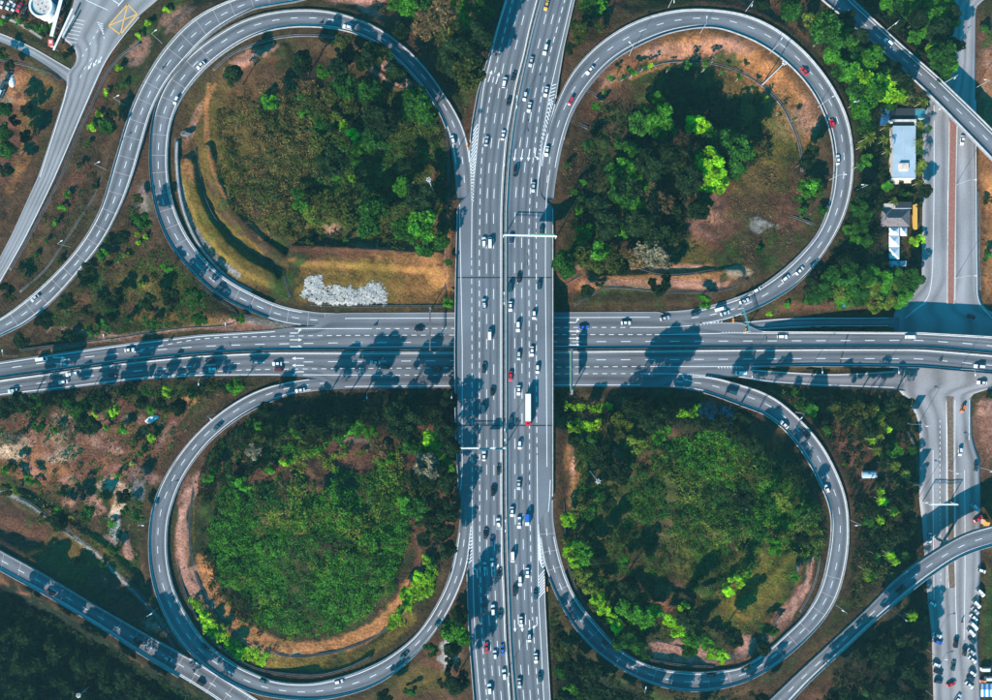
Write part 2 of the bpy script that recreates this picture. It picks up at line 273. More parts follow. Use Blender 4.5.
SAMPLES = {}        # road name -> list of (x, y, z) used to shape the ground
def keep_samples(name, G, bridge=None):
    pts = G.reshape(-1, 3)
    if bridge is not None: pts = pts[~bridge(pts)]
    SAMPLES[name] = pts
def grid_mesh(name, G, UV, m, parent=None, skirt=0.0):
    """G (rows, cols, 3)"""
    r, c = G.shape[:2]; V = G.reshape(-1, 3); i = np.arange(r*c).reshape(r, c)
    F = np.stack([i[:-1, :-1], i[:-1, 1:], i[1:, 1:], i[1:, :-1]], -1).reshape(-1, 4)
    # make normals face up
    a = V[F[:, 1]]-V[F[:, 0]]; b = V[F[:, 3]]-V[F[:, 0]]
    nz = (a[:, 0]*b[:, 1]-a[:, 1]*b[:, 0]).sum()
    if nz < 0: F = F[:, ::-1].copy()
    uvv = UV.reshape(-1, 2)
    if skirt:
        per = np.r_[i[0, :], i[1:, -1], i[-1, -2::-1], i[-2:0:-1, 0]]
        n0 = len(V); low = V[per].copy(); low[:, 2] -= skirt; V = np.vstack([V, low]); uvv = np.vstack([uvv, uvv[per]])
        k = len(per); j = np.arange(k); F = np.vstack([F, np.stack([per[j], per[(j+1) % k], n0+(j+1) % k, n0+j], -1)])
    o = mesh_np(name, V, F, m, parent)
    ul = o.data.uv_layers.new(name='lane'); ul.data.foreach_set('uv', uvv[F].astype(np.float32).ravel())
    return o
def structure(o): o['kind'] = 'structure'; return o
ROAD = {}
# --- north-south viaduct surface
vv = np.arange(-110, 812, 4.0)
cols = ['LE', 'L1', 'L2', 'L3', 'L4', 'L5', 'R1', 'R2', 'R3', 'R4', 'R5', 'RE']
nsx = {c: smooth_tab(NS[c], vv, 3 if c in ('LE', 'RE') else 9) for c in cols}
def sub_cols(tabs, fixed):
    out = []; uvx = []
    for k in range(len(tabs)-1):
        for t in (0, .25, .5, .75):
            out.append(tabs[k]*(1-t)+tabs[k+1]*t); uvx.append(fixed[k]*(1-t)+fixed[k+1]*t)
    out.append(tabs[-1]); uvx.append(fixed[-1]); return np.array(out), np.array(uvx)
X, ux = sub_cols([np.maximum.accumulate([nsx[c] for c in cols], axis=0)[i] for i in range(len(cols))], [0, 0, 1, 2, 3, 4, 5, 6, 7, 8, 9, 9])
kk = 0.5*(H-ZN)/H
G = np.stack([(X.T-496)*kk, np.repeat(((350-vv)*kk)[:, None], X.shape[0], 1), np.full(X.T.shape, ZN)], -1)
UV = np.stack([np.repeat(ux[None], len(vv), 0), np.repeat((vv*kk)[:, None], X.shape[0], 1)], -1)
ns_road = structure(grid_mesh('highway_viaduct', G, UV, M['asphalt'], skirt=1.3)); ROAD['ns'] = ns_road
keep_samples('ns', G[::1, ::2], lambda p: (p[:, 1] > P(0, 432)[1]) & (p[:, 1] < P(0, 268)[1]))
# --- east-west road surface
uu = np.arange(-110, 1116, 4.0)
ecols = ['TE', 'T0', 'TC', 'TM', 'BM', 'BC', 'B0', 'BE']
ewy = {c: smooth_tab(EW[c], uu, 3 if c in ('TE', 'BE', 'T0', 'B0') else 12) for c in ecols}
Y, uy = sub_cols([ewy[c] for c in ecols], [0, 0, 2, 3, 4, 5, 7, 7])
G = np.stack([np.repeat(((uu-496)*.5)[:, None], Y.shape[0], 1), (350-Y.T)*.5, np.full(Y.T.shape, ZE)], -1)
UV = np.stack([np.repeat(uy[None], len(uu), 0), np.repeat((uu*.5)[:, None], Y.shape[0], 1)], -1)
ew_road = structure(grid_mesh('main_road', G, UV, M['asphalt_dark'], skirt=1.0)); ROAD['ew'] = ew_road
keep_samples('ew', G[:, ::2], lambda p: (p[:, 0] > P(897, 0)[0]))
# --- loops and ramps
RB = {}
NAMES = dict(nw='loop_road', ne='loop_road', sw='loop_road', se='loop_road', nw_ramp='ramp_road', sw_ramp='ramp_road', se_ramp='ramp_road', ne_ramp='ramp_road', ne_slip='slip_road', s_slip='slip_road', side_lane='side_road')
BRIDGE = {'se_ramp': lambda p: (p[:, 0] > P(897, 0)[0]) & (p[:, 0] < P(1000, 0)[0]), 'ne_ramp': lambda p: (p[:, 0] > P(925, 0)[0]) & (p[:, 0] < P(1000, 0)[0])}
for k, d in LOOPS.items():
    n = 220 if len(d['a']) > 12 else 90
    if k == 'side_lane': n = 40
    A = resample(catmull(d['a']), n); B = resample(catmull(d['b']), n)
    # pair each inner station with the nearest outer one so that the cross lines stay square
    if len(d['a']) > 12:
        A2 = catmull(d['a'], 1.0); idx = []; lo = 0
        for q in B:
            j = lo+int(np.argmin(np.hypot(A2[lo:lo+60, 0]-q[0], A2[lo:lo+60, 1]-q[1]))); idx.append(j); lo = max(lo, j)
        A3 = A2[idx].copy(); A3[0] = A2[0]; A3[-1] = A2[-1]
        ker = np.ones(7)/7; s_ = np.array([A3[:, 0], A3[:, 1]])
        pad = np.pad(s_, ((0, 0), (3, 3)), mode='edge'); A3 = np.array([np.convolve(pad[0], ker, 'valid'), np.convolve(pad[1], ker, 'valid')]).T; A3[0] = A2[0]; A3[-1] = A2[-1]
        A = A3
    s = np.linspace(0, 1, n); z = np.interp(s, [a for a, b in d['z']], [b for a, b in d['z']])
    ker = np.ones(9)/9; z = np.convolve(np.pad(z, 4, mode='edge'), ker, 'valid')
    fr = np.linspace(0, 1, 9); kk2 = 0.5*(H-z)/H
    G = np.zeros((n, 9, 3))
    for j, f in enumerate(fr):
        q = A*(1-f)+B*f; G[:, j, 0] = (q[:, 0]-496)*kk2; G[:, j, 1] = (350-q[:, 1])*kk2; G[:, j, 2] = z
    L_ = np.r_[0, np.cumsum(np.hypot(*np.diff(G[:, 4, :2], axis=0).T))]
    UV = np.stack([np.repeat((fr*2)[None], n, 0), np.repeat(L_[:, None], 9, 1)], -1)
    RB[k] = dict(A=A, B=B, z=z, G=G, L=L_, n=n, heading=d['heading'])
    ROAD[k] = structure(grid_mesh(NAMES[k], G, UV, M['asphalt_local'] if k == 'side_lane' else (M['asphalt_slip'] if 'slip' in k else M['asphalt_loop']), skirt=0.5 if k not in BRIDGE else 1.2))
    keep_samples(k, G[:, ::2], BRIDGE.get(k))
def rowroad(name, key, tab, z, vrange, m):
    v_ = np.arange(*vrange); l = smooth_tab(tab['LE'], v_, 3); r = smooth_tab(tab['RE'], v_, 3); k_ = 0.5*(H-z)/H
    f = np.linspace(0, 1, 17); X_ = l[:, None]*(1-f)+r[:, None]*f
    G = np.stack([(X_-496)*k_, np.repeat(((350-v_)*k_)[:, None], 17, 1), np.full(X_.shape, z)], -1)
    UV = np.stack([np.repeat((f*4)[None], len(v_), 0), np.repeat((v_*k_)[:, None], 17, 1)], -1)
    ROAD[key] = structure(grid_mesh(name, G, UV, m, skirt=0.5)); keep_samples(key, G)
rowroad('local_road', 'local', LOCAL, ZL, (-110, 812, 4.0), M['asphalt_local'])
rowroad('town_road', 'nwroad', NWROAD, 0.0, (-90, 412, 4.0), M['asphalt_local'])

# ================================================================ GROUND
def natural(x, y):
    u = 496+x*2; v = 350-y*2
    z = -8*sstep(850, 912, u)+(fnoise(x, y, 38, 3, 3)-0.5)*5.0
    z = z-7*sstep(150, -20, u*0.55-(v-600))*0-6*np.exp(-(((u-60)/150)**2+((v-720)/90)**2))
    q_ = ((v-(574+u*0.56))*0.872)                       # px below the lower left ramp: hill added here to shade the corner
    z = z+22*np.clip((q_-22)/95, 0, 1.15)*sstep(255, 150, u)
    z = z+24*np.exp(-(((u-625)/120)**2+((v-790)/52)**2))+20*np.exp(-(((u-850)/60)**2+((v-800)/60)**2))  # unseen hills added past the bottom edge to cast shade
    for cu, cv, ru, rv, h in ((312,540,158,150,3.4), (700,535,150,150,3.4)): z = z+h*sstep(1.05, .8, np.sqrt(((u-cu)/ru)**2+((v-cv)/rv)**2))
    for (cu, cv, ru, rv, h) in ((330,150,90,70,5.5),(690,190,90,70,3.0),(325,520,75,75,8.5),(690,520,100,90,5.5),(75,455,80,45,2.0),(430,50,45,40,5),(800,50,50,40,2)):
        z = z+h*np.exp(-(((u-cu)/ru)**2+((v-cv)/rv)**2))
    return z
g2x = np.arange(-290, 291, 2.0); g2y = np.arange(-216, 217, 2.0)
GX, GY = np.meshgrid(g2x, g2y, indexing='ij')
dist = {}; zz = {}
for k, pts in SAMPLES.items():
    # thin the samples to a 2.5 m raster, keep edges
    key = np.round(pts[:, :2]/2.0).astype(int); _, ii = np.unique(key, axis=0, return_index=True); pts = pts[ii]
    kd = kdtree.KDTree(len(pts))
    for i, p in enumerate(pts): kd.insert((p[0], p[1], 0), i)
    kd.balance(); D = np.zeros(GX.size); Zr = np.zeros(GX.size)
    x0, x1, y0, y1 = pts[:, 0].min()-45, pts[:, 0].max()+45, pts[:, 1].min()-45, pts[:, 1].max()+45
    D[:] = 60
    for q, (x, y) in enumerate(zip(GX.ravel(), GY.ravel())):
        if x < x0 or x > x1 or y < y0 or y > y1: continue
        _, i, d = kd.find((x, y, 0)); D[q] = d; Zr[q] = pts[i][2]
    dist[k] = D.reshape(GX.shape); zz[k] = Zr.reshape(GX.shape)
num = 0; den = 0; dmin = np.full(GX.shape, 60.0)
for k in dist:
    dd = np.maximum(dist[k]-2.0, 0); wgt = np.where(dist[k] < 59, 1/(dd+0.35)**3, 0); num = num+wgt*zz[k]; den = den+wgt; dmin = np.minimum(dmin, dist[k])
zr = num/np.maximum(den, 1e-9); nat = natural(GX, GY)
slack = np.maximum(dmin-3.2, 0)*np.where((GX < -100) & (GY < -100), .68, .5)
HG = np.where(den > 1e-6, zr-0.22+np.clip(nat-zr+0.22, -slack, slack), nat)
under = np.full(GX.shape, 1e9)
for k in dist: under = np.where(dist[k] < 2.6, np.minimum(under, zz[k]-0.25), under)
HG = np.where(under < 1e8, under, HG)
def bil(A, x, y):
    fx = np.clip((np.asarray(x)-g2x[0])/2.0, 0, len(g2x)-1.001); fy = np.clip((np.asarray(y)-g2y[0])/2.0, 0, len(g2y)-1.001)
    i = fx.astype(int); j = fy.astype(int); a = fx-i; b = fy-j
    return (A[i, j]*(1-a)+A[i+1, j]*a)*(1-b)+(A[i, j+1]*(1-a)+A[i+1, j+1]*a)*b
def road_d(x, y): return bil(dmin, x, y)
def seg_d(px, py, pts):
    best = np.full(px.shape, 1e9)
    for (x0, y0), (x1, y1) in zip(pts[:-1], pts[1:]):
        dx, dy = x1-x0, y1-y0; t = np.clip(((px-x0)*dx+(py-y0)*dy)/(dx*dx+dy*dy+1e-9), 0, 1)
        best = np.minimum(best, np.hypot(px-x0-t*dx, py-y0-t*dy))
    return best
BERMS = [ # banks and terrace edges: polyline (px), half width of the flat top (px), height (m)
 ([(188,165),(194,195),(206,222),(224,246),(248,266),(272,278)], 5, 2.6), ([(209,150),(217,182),(232,212),(256,238),(284,258)], 2.5, 2.2),
 ([(300,254),(345,256),(400,259),(440,262)], 7, 3.0), ([(375,77),(395,88),(408,90)], 2.5, 1.8), ([(240,62),(262,56),(285,52)], 3, 1.6),
 
 ([(576,440),(580,470),(576,500)], 5, 2.4), ([(655,590),(680,594)], 5, 2.2), ([(745,600),(770,585),(790,560)], 12, 3.2), ([(590,283),(640,281),(700,280),(735,276)], 5, 1.8),
 ([(700,585),(722,578),(742,562)], 3, 2.0), ([(20,497),(60,522),(100,547),(135,580)], 4, 1.6), ([(780,600),(795,585),(800,560)], 2, 1.5)]
def height(x, y):
    x = np.asarray(x, float); y = np.asarray(y, float)
    d = road_d(x, y); rough = sstep(4, 9, d); z = bil(HG, x, y)+rough*(fnoise(x, y, 7, 11, 3)-0.5)*1.5
    u = 496+2*x; v = 350-2*y
    for cu, cv, ru, rv, am in ((308,545,105,92,6.5), (700,500,110,80,5.5), (290,160,70,70,3.0)):
        m_ = sstep(1.05, .75, np.sqrt(((u-cu)/ru)**2+((v-cv)/rv)**2)); z = z+rough*m_*((fnoise(x, y, 11, 61, 3)-.5)*am)
    for pts, wd, h in BERMS:
        us = [q[0] for q in pts]; vs_ = [q[1] for q in pts]; k = (u > min(us)-30) & (u < max(us)+30) & (v > min(vs_)-30) & (v < max(vs_)+30)
        if not np.any(k): continue
        uu_, vv_ = (u[k], v[k]) if u.ndim else (u, v); dd = seg_d(np.atleast_1d(uu_), np.atleast_1d(vv_), pts); add = np.zeros(u.shape); add[k] = (h*sstep(wd+6, wd, dd)); z = z+rough*add
    return z
def hz(x, y): return float(height(np.array([x]), np.array([y]))[0])
def ground_at(u, v):
    x, y, _ = P(u, v, 0); z = hz(x, y)
    x, y, _ = P(u, v, z); return (x, y, hz(x, y))
# ---------------------------------------------------------------- ground colours (earth and grass; some dark blobs paint in shade)
COL = dict(olive=(.038,.040,.014), brown=(.070,.042,.022), ochre=(.20,.125,.028), orange=(.42,.175,.065), pink=(.52,.25,.18), sand=(.78,.50,.33),
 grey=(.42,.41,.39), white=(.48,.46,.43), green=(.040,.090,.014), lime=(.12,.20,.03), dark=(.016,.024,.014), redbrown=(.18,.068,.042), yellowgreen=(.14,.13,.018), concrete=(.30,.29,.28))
BLOBS = [ # u, v, ru, rv, angle, colour, strength
 (25,85,28,30,20,'redbrown',.9),(10,95,14,25,0,'sand',.35),(20,92,16,22,20,'orange',.8),(8,135,20,45,20,'redbrown',.8),(15,185,10,35,25,'brown',.8),(22,160,8,30,20,'orange',.5),(30,115,12,22,20,'ochre',.5),
 (125,170,40,30,60,'redbrown',.55),(90,160,30,50,20,'brown',.9),(60,240,25,50,30,'brown',.8),(175,20,20,12,-40,'pink',.6),(140,50,10,22,30,'pink',.55),(100,95,7,40,28,'redbrown',.6),(75,185,10,28,25,'redbrown',.6),
 (150,200,20,25,10,'grey',.25),(140,255,50,45,0,'brown',.7),(150,285,40,22,0,'yellowgreen',.35),(100,250,20,14,0,'redbrown',.4),(80,300,22,10,-20,'redbrown',.5),(190,318,70,6,4,'orange',.35),(100,335,55,4,9,'pink',.55),(250,325,38,4.5,8,'pink',.8),(262,322,26,4,12,'white',.6),(180,322,50,5,3,'ochre',.5),(285,325.5,10,3,0,'grey',.7),
 (235,120,55,65,0,'ochre',.45),(225,160,25,50,-15,'ochre',.5),(255,75,28,26,0,'redbrown',.45),(200,205,16,50,-25,'ochre',.95),(218,240,34,20,35,'yellowgreen',.7),(235,265,55,22,30,'ochre',.8),(190,165,7,20,0,'orange',.7),(185,142,6,10,0,'orange',.6),
 (195,120,4,30,20,'pink',.6),(250,57,28,7,-25,'pink',.7),(207,100,3,28,25,'orange',.8),
 (370,268,78,26,0,'orange',.55),(375,280,75,26,0,'ochre',.9),(330,250,50,8,5,'redbrown',.7),(385,247,50,4,4,'pink',.5),(332,228,12,8,0,'pink',.75),(290,225,35,14,0,'ochre',.5),(420,270,28,35,0,'orange',.45),(447,250,3,40,3,'orange',.75),
 (345,150,60,45,0,'olive',.6),(330,215,40,20,0,'yellowgreen',.4),(395,205,30,25,0,'green',.5),(375,170,45,40,0,'green',.45),(425,150,14,22,20,'redbrown',.5),(380,65,35,3,30,'pink',.8),(350,65,22,10,30,'ochre',.2),(280,170,40,50,0,'olive',.5),
 (435,30,35,38,0,'redbrown',.75),(445,15,30,25,0,'ochre',.45),(370,5,22,12,20,'pink',.8),(350,0,30,6,10,'pink',.5),(395,12,15,14,0,'redbrown',.7),(470,120,6,35,10,'redbrown',.6),(460,105,14,10,0,'brown',.5),
 (620,60,45,16,-25,'redbrown',.85),(680,45,60,18,-8,'orange',.8),(610,75,30,14,-40,'orange',.6),(680,50,45,10,0,'pink',.4),(760,65,36,24,38,'orange',.85),(785,92,26,30,50,'orange',.7),(808,125,12,28,0,'orange',.5),(800,120,18,30,75,'pink',.45),(735,45,26,10,10,'pink',.5),(655,52,14,7,0,'pink',.6),(605,80,15,8,-30,'pink',.5),
 (580,140,16,60,10,'brown',.8),(600,110,20,18,0,'redbrown',.45),(770,130,36,30,60,'yellowgreen',.55),(750,170,40,40,0,'ochre',.45),(715,215,34,30,0,'redbrown',.95),(712,215,22,22,0,'pink',.35),(755,215,40,30,0,'brown',.6),(745,95,30,14,30,'ochre',.6),(790,215,22,26,0,'redbrown',.55),
 (757,225,11,7,35,'white',.55),(768,225,12,3,15,'grey',.5),(585,280,26,14,-15,'orange',.6),(650,275,45,10,0,'orange',.7),(640,283,60,5,0,'pink',.45),(615,255,22,9,0,'olive',.4),(700,273,36,10,0,'orange',.75),(735,271,16,6,0,'sand',.6),(700,284,30,5,0,'pink',.5),(690,253,20,14,0,'ochre',.4),(610,298,55,9,0,'olive',.9),(640,300,50,5,0,'brown',.5),(567,275,12,20,0,'redbrown',.6),
 (970,60,18,55,0,'redbrown',.8),(985,90,18,60,0,'pink',.4),(986,180,12,130,0,'orange',.7),(972,60,6,40,0,'green',.4),(780,300,18,8,0,'orange',.3),(800,308,30,5,0,'redbrown',.6),(790,45,10,18,60,'yellowgreen',.35),(590,10,16,30,20,'olive',.6),(570,50,5,45,15,'redbrown',.6),
 (760,325,26,2,4,'brown',.7),
 (70,450,95,48,-8,'redbrown',.8),(70,455,80,34,-8,'orange',.35),(60,430,14,20,10,'sand',.55),(80,450,22,8,-20,'orange',.9),(110,470,16,12,10,'orange',.8),(95,440,6,14,0,'sand',.6),(120,495,10,14,20,'orange',.9),(130,430,10,10,0,'orange',.7),(30,455,24,10,20,'orange',.8),(10,452,18,8,20,'sand',1),(25,443,9,6,0,'sand',1),(32,437,5,14,0,'pink',.8),(48,455,14,6,-10,'pink',.8),(40,463,18,6,0,'orange',.7),(62,470,10,5,30,'orange',.8),(100,425,8,14,0,'pink',.7),(112,450,14,6,10,'pink',.8),(80,440,20,22,0,'redbrown',.6),(118,452,6,5,0,'sand',.6),(70,500,8,10,0,'pink',.7),(85,480,14,10,0,'redbrown',.7),(55,425,6,16,10,'pink',.7),(75,430,5,18,-10,'pink',.7),(65,455,20,9,-20,'sand',.95),(86,420,5,14,-10,'sand',.6),(100,440,24,8,10,'pink',.55),(115,460,18,10,0,'redbrown',.5),(125,420,3.5,9,15,'sand',.8),(140,420,7,6,0,'pink',.5),(110,485,16,8,10,'sand',.9),(125,470,22,7,0,'pink',.55),(95,505,12,12,0,'pink',.8),(122,500,6,20,30,'sand',.9),(115,530,5,16,5,'white',.75),(127,550,5,16,-15,'pink',.8),(105,540,10,5,0,'pink',.5),(70,480,9,7,0,'pink',.7),(30,470,16,6,20,'pink',.6),(45,440,5,9,0,'pink',.7),(62,500,30,30,0,'brown',.3),(137,490,9,20,15,'concrete',.5),(190,400,8,6,0,'orange',.9),(180,415,5,20,35,'redbrown',.9),(165,435,5,14,40,'pink',.6),(155,480,8,6,0,'pink',.6),(120,445,60,45,0,'redbrown',.35),(60,450,60,40,0,'redbrown',.35),
 (20,495,28,5,28,'yellowgreen',.9),(110,550,38,4.5,40,'yellowgreen',.9),(75,560,40,22,30,'ochre',.55),(20,530,30,16,20,'redbrown',.6),(105,580,22,10,20,'redbrown',.8),(50,570,35,20,30,'ochre',.35),(155,625,11,9,30,'pink',.9),(150,612,10,14,40,'redbrown',.6),(165,600,8,16,35,'brown',.6),
 (183,525,5,40,-3,'pink',.85),(192,490,5,16,20,'pink',.8),(181,545,7,24,-5,'orange',.5),(200,580,7,16,-30,'pink',.7),(212,605,6,26,-38,'pink',.8),(235,635,6,32,-60,'orange',.9),(275,652,40,5,8,'sand',.6),(320,655,40,4,-8,'ochre',.8),(365,640,35,5,-35,'orange',.7),(405,600,6,26,25,'pink',.8),(418,572,5,16,10,'redbrown',.8),(300,662,55,6,0,'yellowgreen',.8),(265,658,22,4,10,'pink',.7),(360,660,25,5,-25,'ochre',.7),(192,500,3,60,0,'ochre',.4),(330,440,40,8,0,'redbrown',.5),(375,450,45,14,0,'redbrown',.45),(290,450,20,5,-20,'redbrown',.6),(250,425,7,5,-40,'redbrown',.6),(355,440,25,3,5,'sand',.35),
 (450,655,11,14,20,'white',.75),(455,640,16,5,-30,'white',.6),(458,612,7,4,0,'pink',.6),(463,590,3,26,5,'redbrown',.7),(420,680,32,16,0,'yellowgreen',.4),(455,690,12,12,0,'brown',.7),
 (567,460,6,22,0,'orange',.75),(574,465,5,24,8,'pink',.75),(582,462,4,20,0,'orange',.75),(568,495,6,14,0,'redbrown',.8),(570,575,4,40,-28,'redbrown',.5),(685,445,40,30,0,'olive',.4),(700,550,26,34,10,'yellowgreen',.5),(706,540,12,8,0,'redbrown',.7),(635,540,14,6,-30,'redbrown',.5),(665,592,12,9,0,'orange',.6),(664,604,10,8,0,'redbrown',.8),(760,575,42,28,-30,'yellowgreen',.8),(760,590,45,30,-30,'ochre',.35),(735,610,30,25,-20,'ochre',.35),(680,655,32,5,9,'pink',.9),(700,660,26,4,8,'orange',.7),(680,652,40,9,6,'pink',.8),(600,500,40,70,0,'green',.5),(680,500,60,60,0,'green',.5),(370,150,70,70,0,'green',.45),(560,470,6,30,0,'brown',.5),(745,650,8,14,20,'pink',.8),(795,600,8,26,40,'pink',.75),(812,560,4,24,5,'redbrown',.7),(660,520,25,18,0,'redbrown',.3),(788,468,8,10,-35,'orange',.45),(718,412,22,9,10,'concrete',.6),(815,650,30,6,-40,'redbrown',.35),
 (870,470,40,60,0,'redbrown',.35),(850,440,16,30,0,'redbrown',.7),(845,500,14,40,0,'redbrown',.5),(820,397,14,2,0,'orange',.9),(850,396,8,2,0,'orange',.8),(915,430,8,38,0,'yellowgreen',.35),(985,430,16,45,0,'pink',.7),(985,450,16,40,0,'redbrown',.5),(988,620,8,60,0,'green',.6),(986,560,10,30,0,'brown',.8),(820,620,12,40,30,'brown',.6),(870,545,60,30,0,'dark',.3),(865,560,14,6,0,'orange',.3),(845,590,16,12,0,'brown',.6),
 (25,40,34,8,30,'green',.5),(58,60,12,10,0,'green',.8),(66,52,4,4,0,'orange',.5),(20,50,30,5,30,'green',.5),(15,60,26,5,28,'brown',.4),(45,90,18,14,30,'ochre',.45),(40,70,14,8,20,'green',.5),
 (80,690,120,50,25,'dark',.95),(70,628,95,16,32,'dark',1),(20,605,40,14,32,'dark',1),(170,690,60,14,32,'dark',1),(900,660,60,60,0,'dark',.8),(600,690,50,30,0,'dark',.8),(350,405,110,12,0,'dark',.85),(600,410,45,10,0,'dark',.5),(90,385,120,9,-6,'dark',.6),  # dark blobs paint shade into lower corners, bottom edge and main-road bank
]
def seg_d(px, py, pts):
    best = np.full(px.shape, 1e9)
    for (x0, y0), (x1, y1) in zip(pts[:-1], pts[1:]):
        dx, dy = x1-x0, y1-y0; t = np.clip(((px-x0)*dx+(py-y0)*dy)/(dx*dx+dy*dy+1e-9), 0, 1)
        best = np.minimum(best, np.hypot(px-x0-t*dx, py-y0-t*dy))
    return best
ax = np.r_[-3500, -1800, -1000, -600, -420, -340, -300, -280, np.arange(-268, 268.1, 0.85), 280, 300, 340, 420, 600, 1000, 1800, 3500]
ay = np.r_[-3500, -1800, -1000, -600, -380, -280, -235, -210, np.arange(-196, 196.1, 0.85), 210, 235, 280, 380, 600, 1000, 1800, 3500]
AX, AY = np.meshgrid(ax, ay, indexing='ij'); AZ = height(AX, AY)
inside = (np.abs(AX) < 285) & (np.abs(AY) < 212)
kz = 0.5*(H-AZ)/H; U = np.where(inside, AX/kz+496, -9999); V_ = np.where(inside, 350-AY/kz, -9999)
n1 = fnoise(AX, AY, 30, 21, 4); n2 = fnoise(AX, AY, 9, 31, 3); n3 = fnoise(AX, AY, 60, 41, 2); n4 = fnoise(AX, AY, 3.2, 51, 2)
rgb = np.zeros(AX.shape+(3,))
def mixc(a, c): 
    global rgb
    rgb = rgb*(1-a[..., None])+np.array(c)*a[..., None]
rgb[:] = COL['olive']; mixc(sstep(.45, .62, n1), COL['brown']); mixc(sstep(.55, .75, n2)*.5, COL['green']); mixc(sstep(.6, .72, n3)*.5, COL['redbrown'])
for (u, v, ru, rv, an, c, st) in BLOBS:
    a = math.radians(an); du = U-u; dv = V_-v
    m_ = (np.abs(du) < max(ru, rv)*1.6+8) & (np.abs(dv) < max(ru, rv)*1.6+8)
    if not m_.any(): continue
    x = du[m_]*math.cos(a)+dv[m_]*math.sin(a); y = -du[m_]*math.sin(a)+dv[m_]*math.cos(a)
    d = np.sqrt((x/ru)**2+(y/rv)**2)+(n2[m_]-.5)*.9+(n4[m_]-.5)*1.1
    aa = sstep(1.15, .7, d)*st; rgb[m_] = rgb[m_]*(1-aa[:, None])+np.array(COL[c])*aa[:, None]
BANDS = [ # polylines of worn earth or grass
 ([(208,85),(206,110),(207,140),(214,170),(225,195),(245,215),(262,238)], 2.5, 'orange', .85),
 ([(197,150),(199,170),(205,195),(215,215),(235,235),(262,255)], 3.5, 'ochre', .9),
 ([(180,185),(185,210),(197,235),(215,258),(238,276)], 2.8, 'grey', .8),
 ([(176,140),(178,175),(184,205)], 2.0, 'concrete', .7),
 ([(347,58),(365,66),(385,78),(400,85),(410,84)], 2.2, 'pink', .9),
 ([(385,60),(397,70),(412,84)], 1.6, 'sand', .6),
 ([(105,62),(85,108),(54,180),(26,237),(0,283)], 6, 'brown', .8),
 ([(120,40),(100,80),(80,130),(60,180),(30,240),(0,295)], 2.2, 'redbrown', .8),
 ([(0,490),(30,505),(62,528),(95,553),(120,578),(140,598),(165,625),(185,650)], 1.6, 'concrete', .8),
 ([(990,150),(988,250),(990,300)], 9, 'orange', .5),
 ([(190,480),(183,505),(180,530),(180,555),(185,578),(196,600),(212,620)], 4.5, 'pink', .85), ([(212,615),(232,637),(255,648),(290,655)], 3, 'orange', .8),
 ([(203,560),(210,588),(226,612),(246,631),(275,645),(310,650),(345,643),(375,628),(400,603),(416,578)], 6.5, 'orange', 1), ([(418,575),(420,555),(415,530)], 3, 'redbrown', .8),
 ([(250,658),(280,663),(320,666),(355,659),(388,641),(412,618)], 6, 'ochre', 1), ([(655,655),(680,660),(712,662),(735,658)], 4.5, 'pink', .85), ([(812,555),(806,590),(790,618),(765,645)], 3, 'pink', .8), ([(802,560),(796,590),(775,620)], 2, 'redbrown', .7),
 ([(250,330),(200,327),(150,333),(90,342),(40,352)], 2.2, 'pink', .7), ([(575,268),(600,262),(650,270),(700,266)], 2.5, 'pink', .6), ([(580,420),(577,470),(574,500)], 4, 'orange', .85),
 ([(570,0),(563,60),(556,90)], 2, 'redbrown', .8), ([(455,120),(466,145),(470,120),(480,95)], 2, 'redbrown', .8), ([(630,78),(665,66),(700,64),(740,76),(775,104),(795,140)], 2, 'orange', .6)]
for pts, wd, c, st in BANDS:
    us = [p[0] for p in pts]; vs_ = [p[1] for p in pts]
    m_ = (U > min(us)-15) & (U < max(us)+15) & (V_ > min(vs_)-15) & (V_ < max(vs_)+15)
    d = seg_d(U[m_], V_[m_], pts)+(n4[m_]-.5)*wd*1.3; aa = sstep(wd*1.25, wd*.75, d)*st
    rgb[m_] = rgb[m_]*(1-aa[:, None])+np.array(COL[c])*aa[:, None]
rd = road_d(AX, AY)                       # trodden, dusty strip along every road edge
aa = sstep(5.5, 3.0, rd+(n4-.5)*3)*.55*(1-((U < 260) & (V_ > 600+U*.45))); rgb = rgb*(1-aa[..., None])+np.array(COL['brown'])*aa[..., None]
rgb *= (0.46+0.76*n4)[..., None]
rI, rJ = AX.shape; idx = np.arange(rI*rJ).reshape(rI, rJ)
F = np.stack([idx[:-1, :-1], idx[1:, :-1], idx[1:, 1:], idx[:-1, 1:]], -1).reshape(-1, 4)
gm = bpy.data.materials.new('ground_soil'); gm.use_nodes = True; n = gm.node_tree; b = n.nodes['Principled BSDF']; b.inputs['Roughness'].default_value = 1; b.inputs['Specular IOR Level'].default_value = 0.05
at = n.nodes.new('ShaderNodeVertexColor'); at.layer_name = 'soil'; g_ = n.nodes.new('ShaderNodeNewGeometry')
t = n.nodes.new('ShaderNodeTexNoise'); t.inputs['Scale'].default_value = 0.9; t.inputs['Detail'].default_value = 6; t.inputs['Roughness'].default_value = .7; n.links.new(g_.outputs['Position'], t.inputs['Vector'])
mr = n.nodes.new('ShaderNodeMapRange'); mr.inputs[1].default_value = .3; mr.inputs[2].default_value = .7; mr.inputs[3].default_value = .45; mr.inputs[4].default_value = 1.6; n.links.new(t.outputs[0], mr.inputs[0])
sc = n.nodes.new('ShaderNodeVectorMath'); sc.operation = 'SCALE'; n.links.new(at.outputs[0], sc.inputs[0]); n.links.new(mr.outputs[0], sc.inputs['Scale']); n.links.new(sc.outputs[0], b.inputs['Base Color'])
bp = n.nodes.new('ShaderNodeBump'); bp.inputs['Strength'].default_value = .9; bp.inputs['Distance'].default_value = .7; n.links.new(t.outputs[0], bp.inputs['Height']); n.links.new(bp.outputs[0], b.inputs['Normal'])
